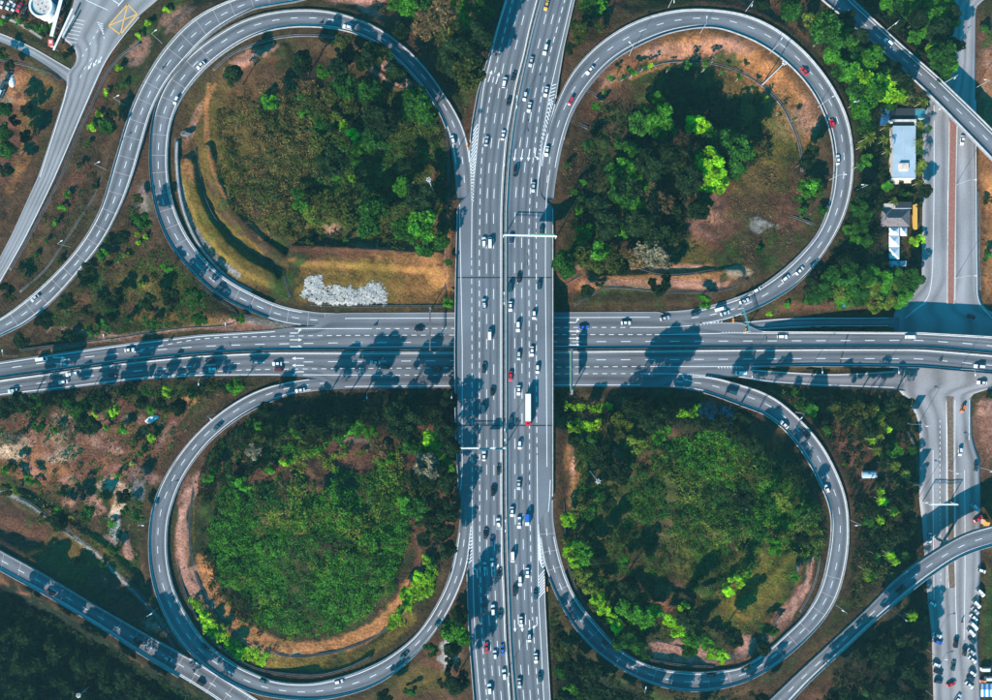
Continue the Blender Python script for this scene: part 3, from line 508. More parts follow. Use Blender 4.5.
ground = structure(mesh_np('ground', np.stack([AX, AY, AZ], -1).reshape(-1, 3), F, gm, smooth=True))
ca = ground.data.color_attributes.new('soil', 'FLOAT_COLOR', 'POINT')
ca.data.foreach_set('color', np.concatenate([rgb.reshape(-1, 3), np.ones((rI*rJ, 1))], 1).astype(np.float32).ravel())

# ================================================================ PAINTED MARKINGS
class Strip:
    def __init__(s): s.v = []; s.f = []
    def line(s, pts, wd, dz=0.03):
        """pts (n,3) world"""
        p = np.asarray(pts, float); 
        if len(p) < 2: return
        t = np.gradient(p[:, :2], axis=0); t /= np.maximum(np.hypot(t[:, 0], t[:, 1])[:, None], 1e-9); nrm = np.c_[-t[:, 1], t[:, 0]]*wd/2
        n0 = len(s.v)
        for q, m_ in zip(p, nrm): s.v += [(q[0]+m_[0], q[1]+m_[1], q[2]+dz), (q[0]-m_[0], q[1]-m_[1], q[2]+dz)]
        for i in range(len(p)-1): a = n0+2*i; s.f.append((a, a+1, a+3, a+2))
    def dashed(s, pts, wd, on, off, start=0.0):
        p = np.asarray(pts, float); d = np.r_[0, np.cumsum(np.hypot(*np.diff(p[:, :2], axis=0).T))]; x = start
        while x < d[-1]-on*0.5:
            e = min(x+on, d[-1]); t = np.linspace(x, e, max(2, int((e-x)/1.5)+1)); s.line(np.c_[[np.interp(t, d, p[:, i]) for i in range(3)]].T, wd); x += on+off
    def build(s, name, m, parent):
        if not s.v: return
        return mesh_np(name, s.v, s.f, m, parent)
def ns_pts(c, v0, v1, step=3.0):
    v = np.linspace(v0, v1, max(2, int(abs(v1-v0)/step)+1)); x = np.interp(v, vv, nsx[c]); return np.c_[(x-496)*kk, (350-v)*kk, np.full(len(v), ZN)]
W = 0.30
S = Strip(); Sw = Strip()
for c, v0, v1 in (('L1',-110,258),('L1',490,810),('L5',-110,810),('R1',-110,810),('R5',-110,196),('R5',455,810)): S.line(ns_pts(c, v0, v1), W)
# short-dash lane lines by the slip lanes, long dashes elsewhere
S.dashed(ns_pts('L1', 260, 490), W, 2.6, 2.0); S.dashed(ns_pts('L2', -110, 810), W*1.15, 2.9, 2.1)
S.dashed(ns_pts('L3', -110, 810), W, 5.0, 7.3, 2); S.dashed(ns_pts('L4', -110, 810), W, 5.0, 7.3, 2)
S.dashed(ns_pts('R2', -110, 810), W, 5.0, 7.3, 2); S.dashed(ns_pts('R3', -110, 810), W, 5.0, 7.3, 2)
S.dashed(ns_pts('R4', -110, 810), W*1.15, 2.9, 2.1); S.dashed(ns_pts('R5', 202, 455), W*1.15, 2.9, 2.1)
def pxline(st, pts, z, wd=W, step=2.0, close=False):
    p = list(pts)+([pts[0]] if close else []); st.line([P(u, v, z) for u, v in resample(p, max(2, int(sum(math.dist(a, b) for a, b in zip(p, p[1:]))/step)))], wd)
def arrow(st, u, v, ang, z, kind='straight', L=6.0):
    """ang: degrees clockwise from picture-up"""
    cx, cy, _ = P(u, v, z); a = math.radians(ang); f = Vector((math.sin(a), math.cos(a), 0)); r = Vector((math.cos(a), -math.sin(a), 0)); c = Vector((cx, cy, z+0.035))
    def quad(pts): n0 = len(st.v); st.v += [tuple(c+f*y+r*x) for x, y in pts]; st.f.append(tuple(range(n0, n0+4)))
    if kind == 'straight': quad([(-.22,-L/2),(.22,-L/2),(.22,L/2-1.6),(-.22,L/2-1.6)]); quad([(-.8,L/2-1.8),(.8,L/2-1.8),(.05,L/2),(-.05,L/2)])
    else:
        s_ = 1 if kind == 'right' else -1
        quad([(-.22,-L/2),(.22,-L/2),(.22,L/2-2),(-.22,L/2-2)]); quad([(-.22*s_,L/2-2.4),(1.3*s_,L/2-1.4),(1.3*s_,L/2-.9),(-.22*s_,L/2-1.9)]); quad([(1.2*s_,L/2-2.1),(2.3*s_,L/2-1.0),(2.3*s_,L/2-.9),(1.2*s_,L/2-.2)])
for u, v, a, k in ((477,572,-3,'left'),(484.5,570,-3,'straight'),(491.7,570,-3,'straight'),(498.4,570,-3,'straight'),(490,76,18,'straight'),(497.6,78,17,'straight'),(483.5,73,20,'left'),
                   (515,155,188,'straight'),(522,155,188,'straight'),(529,155,188,'straight'),(535,154,188,'left'),(514.8,626,177,'straight'),(522,626,177,'straight'),(529.6,626,177,'straight'),(537,623,177,'right')):
    arrow(S, u, v, a, ZN, k)
def chevrons(st, A, B, n, wd=0.45, apex=None, z=ZN, tip=1.6):
    """A, B: two px polylines running away from each other; chevrons between them, apex shifted along"""
    a = resample(A, n); b = resample(B, n); d = (a[1]-a[0]); d = d/np.hypot(*d)
    for i in range(n):
        m_ = (a[i]+b[i])/2+d*np.hypot(*(a[i]-b[i]))*0.5*tip
        for q in (a[i], b[i]): st.line([P(*(q), z), P(*(m_), z)], wd)
chevrons(S, [(475.5,158),(473.3,200)], [(470.3,158),(471.2,200)], 14); 
for i in range(9):
    t_ = i/8; pxline(S, [(477.8-t_*1.6, 124+t_*30), (473.2-t_*3.0, 131+t_*32)], ZN, .45)
pxline(S, [(469.2,150),(471,176),(471.6,202)], ZN)
chevrons(S, [(552.5,105),(538.5,158)], [(547.5,102),(537.8,158)], 15, tip=-1.6)
for i in range(6): pxline(S, [(551-i*.6, 86+i*3.4), (556.4-i*.6, 84+i*3.4)], ZN, .4)
pxline(S, [(555,104),(549,126),(541.8,158),(538.6,178)], ZN)
chevrons(S, [(467,560),(471.6,524)], [(471.8,560),(472.4,524)], 12, tip=-1.4); pxline(S, [(466.6,564),(471,526)], ZN)
chevrons(S, [(544.3,566),(538.8,524)], [(538.8,558),(538.2,524)], 14, tip=-1.2)
for i in range(8): pxline(S, [(544.6, 570+i*3), (538.8, 577+i*3)], ZN, .4)
pxline(S, [(538.4,524),(540.5,545),(544.6,566)], ZN)
# right-hand edge lines of the auxiliary lane
pxline(S, [(550,170),(546.8,192),(545.6,214),(545.4,280),(546.4,380),(547,467)], ZN); pxline(S, [(459.5,204),(460.4,250),(461.4,300),(462.3,350),(462.2,470),(460.6,490)], ZN)
pxline(S, [(548.3,512),(549.5,500),(550.3,480)], ZN)
S.build('lane_marking', M['paint'], ns_road)
J = Strip()
for v in (277.5, 425.5): J.line([P(u, v, ZN) for u in np.linspace(457, 552, 20)], .6, .025)
J2 = Strip(); J2.line([P(u, 351.2, ZN) for u in np.linspace(457, 552, 20)], .18, .025)
J.v += J2.v and []; J.build('expansion_joint', M['joint'], ns_road)
# east-west road
def ew_pts(c, u0, u1, step=3.0):
    u = np.linspace(u0, u1, max(2, int(abs(u1-u0)/step)+1)); y = np.interp(u, uu, ewy[c]); return np.c_[(u-496)*.5, (350-y)*.5, np.full(len(u), ZE)]
S = Strip()
def E(pts, z=ZE): return catmull(pts, 3.0)
def eline(pts, dash=None, wd=W):
    q = catmull(pts, 3.0); p3 = [P(a, b_, ZE) for a, b_ in q]
    S.line(p3, wd) if not dash else S.dashed(p3, wd, *dash)
for c, a, b_ in (('T0',-110,275),('T0',345,650),('T0',742,1110),('BM',-110,1110),('B0',-110,280),('B0',345,640),('B0',752,1110)): S.line(ew_pts(c, a, b_), W)
q = ew_pts('TM', -110, 1110); q[:, 1] += .6; S.line(q, W*.8)
for c in ('TC', 'BC'): S.dashed(ew_pts(c, -110, 1110), W, 4.8, 7.4, 1)
eline([(140,350),(201,339),(270,336.4),(350,335.4),(460,335),(560,334.6),(655,334.6)], (2.5, 2.2)); eline([(655,334.6),(700,333.8),(742,332.6)])
eline([(295,328.7),(330,328.6),(372,328.6)]); eline([(376,328.6),(460,328.3),(572,327.4),(630,327.4)], (2.4, 2.3)); eline([(630,327.4),(665,327.2),(692,325.6)])
eline([(143,377),(181,374.3),(240,370.2),(300,369),(420,368),(560,367),(655,366.4)], (2.5, 2.2)); eline([(655,366.4),(700,366.6),(742,366.4)])
eline([(303,374.8),(382,375.2)]); eline([(386,375.2),(460,374.8),(572,373.8),(640,373.6)], (2.4, 2.3)); eline([(640,373.6),(680,374),(705,375.8)])
for u, v, a, k in ((296,339.8,90,'straight'),(296,346.7,90,'straight'),(296,333,90,'left'),(298,358.4,270,'straight'),(298,365.4,270,'straight'),(298,371.8,270,'left'),
                   (574,331.2,90,'straight'),(574,338.3,90,'straight'),(574,345,90,'straight'),(574,322.5,90,'left'),(59,357.6,92,'straight'),(61,364,95,'straight'),(686,380,280,'right')): arrow(S, u, v, a, ZE, k)
chevrons(S, [(721,320.6),(697,324.5)], [(721,322.4),(697,325.6)], 8, .35, z=ZE, tip=-1.4); chevrons(S, [(711,377),(690,374)], [(711,375.6),(690,373.6)], 8, .35, z=ZE, tip=-1.4)
for i in range(9): pxline(S, [(718+i*3, 366.8), (719.2+i*3, 368.2)], ZE, .4); pxline(S, [(722+i*3, 333.4), (723+i*3, 332)], ZE, .4)
S.build('lane_marking', M['paint'], ew_road)
J = Strip()
for a, b_ in (((848,333.5),(844.5,346)),((843,351.5),(840,364))): J.line([P(*a, ZE), P(*b_, ZE)], .7, .025)
J.build('expansion_joint', M['joint'], ew_road)
# loops, ramps
def rb_pts(k, f, s0=0, s1=1, px=False):
    R = RB[k]; i0, i1 = int(s0*(R['n']-1)), int(s1*(R['n']-1))+1; q = (R['A']*(1-f)+R['B']*f)[i0:i1]; z = R['z'][i0:i1]; k_ = .5*(H-z)/H
    return np.c_[(q[:, 0]-496)*k_, (350-q[:, 1])*k_, z]
for k in ('nw', 'ne', 'sw', 'se', 'nw_ramp', 'sw_ramp', 'se_ramp', 'ne_ramp', 'ne_slip', 's_slip'):
    S = Strip(); ends = (.0, 1) if k in ('nw_ramp', 'sw_ramp', 'se_ramp', 'ne_ramp') else (.05, .95)
    ia, ib = .07, .86
    if k == 'ne': ib = .83
    S.line(rb_pts(k, ia, *ends), W); S.line(rb_pts(k, ib, *ends), W)
    if 'slip' not in k: S.dashed(rb_pts(k, .5 if k[-4:] == 'ramp' else .46, .02, .98), W*.95, 3.6, 5.6, 2)
    if k == 'nw_ramp' or k == 'sw_ramp' or k == 'se_ramp': S.line(rb_pts(k, .93, *ends), W)
    S.build('lane_marking', M['paint'], ROAD[k])
    if k in ('nw', 'nw_ramp', 'sw_ramp', 'se'):
        J = Strip(); R = RB[k]; tot = R['L'][-1]; x = 4
        rr = {'nw': (0, .52), 'nw_ramp': (.1, 1), 'sw_ramp': (0, 1), 'se': (.42, .97)}[k]
        while x < tot:
            i = int(np.searchsorted(R['L'], x)); x += 9.3
            if i < R['n'] and rr[0] < i/R['n'] < rr[1]: J.line(R['G'][i, ::2], .2, .02)
        J.build('concrete_seam', M['seam'], ROAD[k])
# local roads
S = Strip()
def lline(pts, dash=None, z=ZL, wd=W, st=None):
    p3 = [P(a, b_, z) for a, b_ in catmull(pts, 3.0)]; (S.line(p3, wd) if not dash else S.dashed(p3, wd, *dash))
lline([(934,105),(934,180),(933,250),(931,285),(926,300),(912,312)]); lline([(957.5,120),(956,180),(955,300)]); lline([(975.5,100),(976,180),(977,280),(979,302),(992,318)])
lline([(905,318),(918,308),(926,303)]); lline([(933,450),(933,500),(934,600)]); lline([(940,420),(940,500),(941,600)], (1.2, 1.6)); lline([(946.5,400),(946.6,500),(946.4,588)]); lline([(955,400),(955,500),(955.5,590),(957,640)]); lline([(964.5,470),(965,560),(964,640)]); lline([(969.5,400),(969,440)])
lline([(948,190),(947.5,300)])
S.build('lane_marking', M['paint'], ROAD['local'])
S = Strip()
lline([(139,17),(119.5,40.6),(104,64),(84,108),(53,180),(25,237),(-1,283)], z=0); lline([(40,177),(63,104),(67.5,86)], z=0)
lline([(98,30),(90,44),(80,60)], (1.5,2), z=0); lline([(92,58),(86,66),(80,78)], (2,3), z=0)
for i in range(7): lline([(97+i*1.1, 22+i*2), (103+i*.2, 24+i*2.4)], z=0, wd=.3)
for i in range(7): lline([(75-i*1.6, 19+i*3.6), (85-i*1.4, 21+i*3.6)], z=0, wd=.25)
lline([(86,0),(108,10)], z=0); lline([(118,6),(128,-6)], z=0, wd=.4); lline([(113,0),(119,4)], z=0, wd=.4)
for i in range(3): arrow(S, 100-i*5, 60+i*3, 208, 0.0, 'straight', 4)
S.build('lane_marking', M['paint'], ROAD['nwroad'])
S = Strip(); cs = [(127.6,4.2),(137.3,14),(120.4,34.4),(108.7,25.6)]
for z_ in (0.0,): 
    pxline(S, cs, z_, .6, close=True); pxline(S, [cs[0], cs[2]], z_, .55); pxline(S, [cs[1], cs[3]], z_+.004, .55)
S.build('box_junction_marking', M['yellow'], ROAD['nwroad'])
# ================================================================ BARRIERS, MEDIANS, DRAINS
def wall_strip(pts, wd, h, base=0.0):
    """closed box section along pts (n,3) -> V, F"""
    p = np.asarray(pts, float); t = np.gradient(p[:, :2], axis=0); t /= np.maximum(np.hypot(t[:, 0], t[:, 1])[:, None], 1e-9); nr = np.c_[-t[:, 1], t[:, 0]]*wd/2
    V = []
    for q, m_ in zip(p, nr): V += [(q[0]+m_[0], q[1]+m_[1], q[2]+base), (q[0]+m_[0]*.7, q[1]+m_[1]*.7, q[2]+h), (q[0]-m_[0]*.7, q[1]-m_[1]*.7, q[2]+h), (q[0]-m_[0], q[1]-m_[1], q[2]+base)]
    F = []
    for i in range(len(p)-1):
        a = 4*i; F += [(a, a+4, a+5, a+1), (a+1, a+5, a+6, a+2), (a+2, a+6, a+7, a+3)]
    F += [(0, 1, 2, 3), (4*len(p)-1, 4*len(p)-2, 4*len(p)-3, 4*len(p)-4)]
    return np.array(V), np.array(F)
def wall(name, pts, wd, h, m, label, cat, group=None, base=0.0, parent=None):
    V, F = wall_strip(pts, wd, h, base); o = mesh_np(name, V, F, M[m], parent)
    return tag(o, label, cat, group) if label else o
def off(pts, d):
    p = np.array(pts, float); t = np.gradient(p[:, :2], axis=0); t /= np.maximum(np.hypot(t[:, 0], t[:, 1])[:, None], 1e-9); p[:, 0] += -t[:, 1]*d; p[:, 1] += t[:, 0]*d; return p
def ns_edge(c, v0, v1, inset): q = ns_pts(c, v0, v1); q[:, 0] += inset; return q
for c, v0, v1, ins, lab in (('LE',-105,142,.25,'low concrete parapet along the upper left edge of the wide vertical highway'),('LE',210,486,.25,'concrete parapet along the left edge of the vertical highway where it bridges the crossing'),
    ('LE',572,800,.25,'low concrete parapet along the lower left edge of the vertical highway'),('RE',-105,98,-.25,'low concrete parapet along the upper right edge of the vertical highway'),
    ('RE',208,496,-.25,'concrete parapet along the right edge of the vertical highway where it bridges the crossing'),('RE',574,800,-.25,'low concrete parapet along the lower right edge of the vertical highway')):
    wall('parapet', ns_edge(c, v0, v1, ins), .5, .95, 'concrete', lab, 'parapet')
# median of the vertical highway: two concrete kerbs with a dark gully between them
mid = (ns_pts('L5', -105, 805)+ns_pts('R1', -105, 805))/2; wL = (ns_pts('R1', -105, 805)-ns_pts('L5', -105, 805))[:, 0]
md = empty('median_barrier'); tag(md, 'long twin concrete barrier with a dark gully down the middle of the vertical highway', 'median barrier')
q = mid.copy(); q[:, 0] -= wL*.30; wall('barrier_wall', q, .5, .9, 'concrete', None, None, parent=md)
q = mid.copy(); q[:, 0] += wL*.30; wall('barrier_wall', q, .5, .9, 'concrete', None, None, parent=md)
wall('gully', mid, 1.5, .12, 'conc_dark', None, None, parent=md, base=.02)
m1 = (ew_pts('TM', -105, 1105)+ew_pts('BM', -105, 1105))/2
md = empty('median_barrier'); tag(md, 'long twin steel and concrete barrier down the middle of the horizontal road', 'median barrier')
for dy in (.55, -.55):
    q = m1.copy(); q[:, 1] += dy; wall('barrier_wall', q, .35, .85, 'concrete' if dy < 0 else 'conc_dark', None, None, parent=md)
wall('gully', m1, .6, .1, 'conc_dark', None, None, parent=md, base=.02)
q = ew_pts('TE', 762, 1105); q[:, 1] -= .25; wall('parapet', q, .45, .95, 'concrete', 'concrete parapet on the upper edge of the horizontal road above the sunken local road', 'parapet')
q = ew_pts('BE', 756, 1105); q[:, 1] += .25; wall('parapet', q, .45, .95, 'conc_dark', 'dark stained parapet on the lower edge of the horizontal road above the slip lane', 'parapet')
LN = dict(nw='upper left loop', ne='upper right loop', sw='lower left loop', se='lower right loop', nw_ramp='curved ramp outside the upper left loop', sw_ramp='shaded ramp in the lower left corner', se_ramp='bridge ramp in the lower right corner', ne_ramp='diagonal flyover in the upper right corner')
for k in LN:
    s0, s1 = (.09, .9) if k in ('nw', 'ne', 'sw', 'se') else (.0, 1.0)
    if k == 'sw_ramp': s1 = .62
    for f, sd_, side in ((0.012, 'outer', 1), (.988, 'inner', -1)):
        a0, a1 = s0, s1
        if k == 'sw' and f < .5: a0, a1 = .09, .93
        p = rb_pts(k, f, a0, a1)
        s_word = sd_ if k in ('nw', 'ne', 'sw', 'se') else ({'nw_ramp': ('left', 'right'), 'sw_ramp': ('upper', 'lower'), 'se_ramp': ('upper', 'lower'), 'ne_ramp': ('lower', 'upper')}[k][0 if f < .5 else 1])
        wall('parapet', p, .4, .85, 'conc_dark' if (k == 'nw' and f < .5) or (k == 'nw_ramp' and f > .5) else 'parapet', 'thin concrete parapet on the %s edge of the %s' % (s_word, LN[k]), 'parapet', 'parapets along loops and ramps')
# strips of brick median in the local road
def slab(name, poly, z0, z1, m, parent=None):
    mb = MB(); pts = [P(u, v, z1)[:2] for u, v in poly]
    if sum((pts[i][0]-pts[i-1][0])*(pts[i][1]+pts[i-1][1]) for i in range(len(pts))) > 0: pts = pts[::-1]
    mb.prism(pts, z0, z1); return mb.build(name, M[m], parent)
def kerbed(poly_l, poly_r, m, label):
    t = empty('road_median'); tag(t, label, 'median'); L_ = catmull(poly_l, 6); R_ = catmull(poly_r, 6)
    slab('paving', list(L_)+list(R_[::-1]), ZL-.1, ZL+.13, m, t)
    for q in (L_, R_): V, F = wall_strip([P(u, v, ZL) for u, v in q], .3, .17, -.1); mesh_np('kerb', V, F, M['conc_pale'], t)
kerbed([(949.5,118),(949,160),(948.2,200),(947.6,260),(947.4,304)], [(956.6,122),(956,160),(955.4,200),(954.6,260),(954,304)], 'brick', 'long red brick median of the local road above the crossing')
kerbed([(946.2,397),(947.2,440),(947.6,500),(947.8,560),(948.6,588)], [(953.2,397),(953.6,440),(954,500),(954.4,560),(955.2,588)], 'dirt', 'brown earth median of the local road below the crossing')
# drains: an open concrete channel each
def drain(pts, label, wd=1.5, m='conc_dark', gap='joint'):
    wd *= .72
    q = catmull(pts, 3.0); p = []
    for u, v in q: x, y, _ = P(u, v, 0); p.append((x, y, hz(x, y)))
    p = np.array(p); ker = np.ones(5)/5; p[:, 2] = np.convolve(np.pad(p[:, 2], 2, mode='edge'), ker, 'valid')
    k = .5*(H-p[:, 2])/H; p[:, 0] = (q[:, 0]-496)*k; p[:, 1] = (350-q[:, 1])*k
    t = empty('drain'); tag(t, label, 'drain', 'open concrete drains')
    a = off(p, wd/2); wall('drain_wall', a, .2, .3, m, None, None, parent=t, base=-.5)
    a = off(p, -wd/2); wall('drain_wall', a, .2, .3, m, None, None, parent=t, base=-.5)
    wall('drain_bed', p, wd-.3, .16, gap, None, None, parent=t, base=-.5)
drain([(194,487),(191,510),(190,535),(192,558),(198,580),(208,600),(222,620),(240,637),(262,649),(290,656),(318,655),(345,649),(368,640),(390,625),(408,603),(418,580),(422,562)], 'curved dark drain ringing the thicket inside the lower left loop', 1.4)
drain([(178,560),(184,590),(195,615),(210,637),(230,655),(255,668),(285,674),(320,675),(350,667),(372,656)], 'thin pale drain just inside the roadway of the lower left loop', 1.0)
drain([(177,140),(176.5,160),(179,190),(185,215),(196,240),(213,263),(232,280),(252,291)], 'pale drain beside the inner edge of the upper left loop', 1.6, 'concrete', 'concrete')
drain([(196,148),(199,170),(204,195),(212,214),(226,232),(245,248),(268,262),(284,272)], 'dark drain through the terraced grass inside the upper left loop', 1.2)
drain([(213,70),(232,54),(255,44),(280,37),(310,35),(345,38)], 'thin drain under the top of the upper left loop', 1.2)
drain([(284,273),(287,285),(290,297)], 'short brown drain by the gravel patch', 1.2)
drain([(310,304.5),(350,306),(400,306),(455,306)], 'straight drain between the gravel patch and the horizontal road', 1.1)
drain([(445,75),(438,90),(444,115),(448,150),(448,200),(447,255),(445,290)], 'drain running down the left side of the vertical highway embankment', 1.1)
drain([(125,110),(118,135),(108,160),(98,190),(82,215),(66,240),(45,270),(20,292)], 'thin drain on the slope left of the curved ramp', 1.0)
drain([(141,42),(122,55),(106,75),(92,105),(78,135),(62,175),(45,208),(25,245),(10,270)], 'dark drain along the right side of the town road', 1.2)
drain([(20,350),(60,345),(120,337),(180,328),(225,325),(236,321),(236,313),(226,304),(214,297),(200,283)], 'hooked drain along the upper edge of the horizontal road', 1.1)
drain([(620,80),(640,70),(665,62),(690,61),(715,64),(740,72),(762,85),(780,103),(792,125),(800,148),(802,172)], 'dark arc drain under the top of the upper right loop', 1.3)
drain([(587,90),(604,101)], 'short stepped drain near the top left of the upper right loop', 1.3)
drain([(570,120),(588,128)], 'short stepped drain low on the left of the upper right loop', 1.3)
drain([(762,85),(783,63)], 'straight drain climbing to the top right of the upper right loop', 1.0)
drain([(790,216),(800,219),(815,225)], 'short drain at the right side of the upper right loop', 1.2)
drain([(565,284),(575,278),(590,271)], 'short curved drain beside the vertical highway above the crossing', 1.3)
drain([(574,305),(590,296),(605,288),(630,288),(660,291),(700,292),(730,288),(748,278)], 'long dark drain along the slope above the horizontal road, right of the highway', 1.3)
drain([(640,270),(660,275),(690,274),(715,270)], 'pale drain above the orange earth slope in the upper right loop', 1.2)
drain([(0,489),(30,503),(52,520),(66,531),(90,548),(108,565),(128,582),(145,600),(160,625),(175,648)], 'long thin drain crossing the scrub in the lower left', 1.3)
drain([(170,495),(172,470),(190,448),(205,432),(230,418)], 'drain at the inner upper left edge of the lower left loop', 1.0)
drain([(563,500),(565,540),(571,575),(585,605),(600,628),(620,645)], 'drain at the inner left edge of the lower right loop', 1.0)
drain([(745,505),(755,530),(762,545)], 'thin dark drain in the grass of the lower right loop', .9)
drain([(655,596),(680,601)], 'short pale drain across the earth ledge in the lower right loop', .9)
drain([(655,640),(668,643),(683,647)], 'short pale drain low in the lower right loop', .9)
drain([(650,660),(680,665),(715,667)], 'drain along the pink bank at the bottom of the lower right loop', 1.0)
drain([(812,549),(800,562),(797,580),(790,600),(775,622),(762,640)], 'curving drain at the right side of the lower right loop', 1.0)
drain([(820,545),(818,570),(812,590),(800,612)], 'second curved drain nearest the road at the right of the lower right loop', .9)
drain([(902,425),(912,440),(917,458),(918,475)], 'short pale drain at the grassy verge of the local road', .9)
drain([(978.5,190),(979,240),(980,290)], 'roadside drain at the right edge of the local road', 1.0)
drain([(0,60),(30,66),(52,74),(60,80)], 'short drain beside the side lane in the upper left corner', .9)
drain([(2,16),(20,24),(42,38)], 'pale path-like drain below the parked cars in the upper left corner', 1.4, 'conc_pale', 'conc_pale')

# ---------------------------------------------------------------- bridge piers under the viaduct and flyovers
def pier(u, v, z0, z1, a, L_, label):
    t = empty('bridge_pier', (P(u, v, z1)[0], P(u, v, z1)[1], z0), a); tag(t, label, 'bridge pier', 'bridge piers'); mb = MB()
    for x in np.linspace(-L_/2+1.5, L_/2-1.5, max(2, int(L_/8))): mb = MB(); mb.tube((x, 0, 0), (x, 0, z1-z0-1.2), .7, .7, 12); mb.build('column', M['concrete'], t)
    mb = MB(); mb.box((0, 0, z1-z0-.6), (L_, 1.6, 1.2)); mb.build('cap_beam', M['concrete'], t)
for v, w_ in ((306, 'above the horizontal road'), (351, 'in the median of the horizontal road'), (393, 'below the horizontal road')): pier(504.5, v, -0.3, ZN-1.3, 0, 44, 'concrete pier row under the vertical highway, '+w_)
for u, w_ in ((924, 'left of'), (950.5, 'in the middle of'), (983, 'right of')): pier(u, 350.5, ZL-.3, ZE-1.0, math.pi/2, 15, 'concrete pier row under the horizontal road, '+w_+' the local road')
pier(951, 548, ZL-.3, 3.2-1.2, math.radians(-58), 8, 'concrete pier under the lower right bridge ramp, in the local road median')
pier(952.5, 100, ZL-.3, .4-1.2, math.radians(45), 8, 'concrete pier under the diagonal flyover, in the local road median')
slab('retaining_wall', [(760,331.2),(920,331.8),(920,333),(760,332.6)], ZL-1, -.9, 'conc_dark'); o = bpy.data.objects['retaining_wall']; tag(o, 'tall dark retaining wall between the horizontal road and the slip lane above it', 'retaining wall')
o = slab('retaining_wall', [(760,366.2),(898,365.8),(898,367),(760,367.3)], ZL-1, -.9, 'conc_dark'); tag(o, 'tall dark retaining wall between the horizontal road and the slip lane below it', 'retaining wall')

# ================================================================ LAMPS, GANTRIES, SIGNS
def lamp_proto(h, arm, arms=1):
    t = empty('street_lamp'); mb = MB(); mb.tube((0, 0, 0), (0, 0, h), .13, .08, 8); mb.build('pole', M['steel'], t)
    for s in ((1, -1) if arms == 2 else (1,)):
        mb = MB(); mb.tube((0, 0, h-.05), (s*arm, 0, h+.35), .07, .06, 6); mb.build('arm', M['steel'], t)
        mb = MB(); mb.box((s*(arm+.4), 0, h+.38), (1.2, .42, .18)); mb.build('lamp_head', M['lamp'], t)
    return note(t)
def mast_proto(h=27):
    t = empty('high_mast_lamp'); mb = MB(); mb.tube((0, 0, 0), (0, 0, h), .30, .15, 10); mb.build('pole', M['steel'], t)
    mb = MB()
    for i in range(16): a, b_ = i*math.pi/8, (i+1)*math.pi/8; mb.tube((0.7*math.cos(a), 0.7*math.sin(a), h-.3), (0.7*math.cos(b_), 0.7*math.sin(b_), h-.3), .09, .09, 5)
    for i in range(4): a = i*math.pi/2; mb.tube((0, 0, h-.3), (0.7*math.cos(a), 0.7*math.sin(a), h-.3), .06, .06, 5)
    mb.build('ring', M['steel'], t)
    for i in range(6):
        a = i*math.pi/3; mb = MB(); mb.box((0.9*math.cos(a), 0.9*math.sin(a), h-.45), (.5, .4, .3), a); mb.build('floodlight', M['lamp'], t)
    return note(t)
L1p = lamp_proto(10.5, 2.2); L2p = lamp_proto(11, 2.0, 2); MP = mast_proto()
_used = set()
def put(proto, loc, rz, label, cat, group, scale=None):
    if proto.name in _used: o = copy_tree(proto)
    else: o = proto; _used.add(proto.name)
    o.location = loc; o.rotation_euler = (0, 0, rz)
    if scale: o.scale = (scale,)*3 if not isinstance(scale, tuple) else scale
    o['label'] = label; o['category'] = cat; o['group'] = group; return o
ORD = ['first','second','third','fourth','fifth','sixth','seventh','eighth','ninth','tenth','eleventh','twelfth','thirteenth','fourteenth','fifteenth','sixteenth','seventeenth','eighteenth','nineteenth','twentieth','twenty-first','twenty-second','twenty-third','twenty-fourth','twenty-fifth','twenty-sixth','twenty-seventh','twenty-eighth','twenty-ninth','thirtieth']+['%d%s' % (i, {1:'st',2:'nd',3:'rd'}.get(i % 10, 'th')) for i in range(31, 80)]
def ord_(i, n, a, b):
    """nth from end a, or the end words themselves"""
    if n == 1: return 'the only one'
    if i == 0: return 'nearest the %s' % a
    if i == n-1: return 'nearest the %s' % b
    if i <= n//2: return '%s from the %s' % (ORD[i], a)
    return '%s from the %s' % (ORD[n-1-i], b)
# (place words, kind, list of (u, v, facing degrees clockwise from up), z or None for ground)
LG = [('in the median of the vertical highway', L2p, [(504,166,0),(503.8,300,0),(504.4,432,0),(505,520,0),(508.4,668,0),(516,110,0)], ZN),
 ('on the lower verge left of the highway', L1p, [(44,392,180),(119,384,180),(208,378,180),(371,391,180),(453,391,180)], ZE),
 ('on the lower verge right of the highway', L1p, [(744,371,180),(812,366.5,180),(886,366.6,180),(960,369,180)], ZE),
 ('on the upper verge left of the highway', L1p, [(18,356,0),(116,341,0),(234,330,0)], ZE),
 ('on the slope left of the curved ramp', L1p, [(163,44,60),(126,106,70),(107,170,70),(71,247,60)], None),
 ('along the outside of the upper right loop', L1p, [(668,8,180),(745,12,200),(848,108,250),(856,190,270)], None),
 ('along the inside of the upper right loop', L1p, [(629,56,315),(700,33,0),(770,53,30),(818,107,60),(829,180,90)], None),
 ('along the outside of the lower left loop', L1p, [(216,414,130),(149,520,90),(158,608,60)], None),
 ('along the outside of the lower right loop', L1p, [(795,412,220),(850,520,270),(836,605,300),(640,682,10)], None),
 ('on the upper side of the diagonal flyover', L1p, [(887,30,225),(944,83,225)], 0.2),
 ('on the verges of the local road', L1p, [(975,88,270),(955.6,185,90),(955.6,278,90),(918.5,424,270),(918.5,498,270),(948,470,270),(981,468,270)], ZL),
 ('below the lower right bridge ramp', L1p, [(889,608,135),(927,650,90),(925,690,90)], None)]
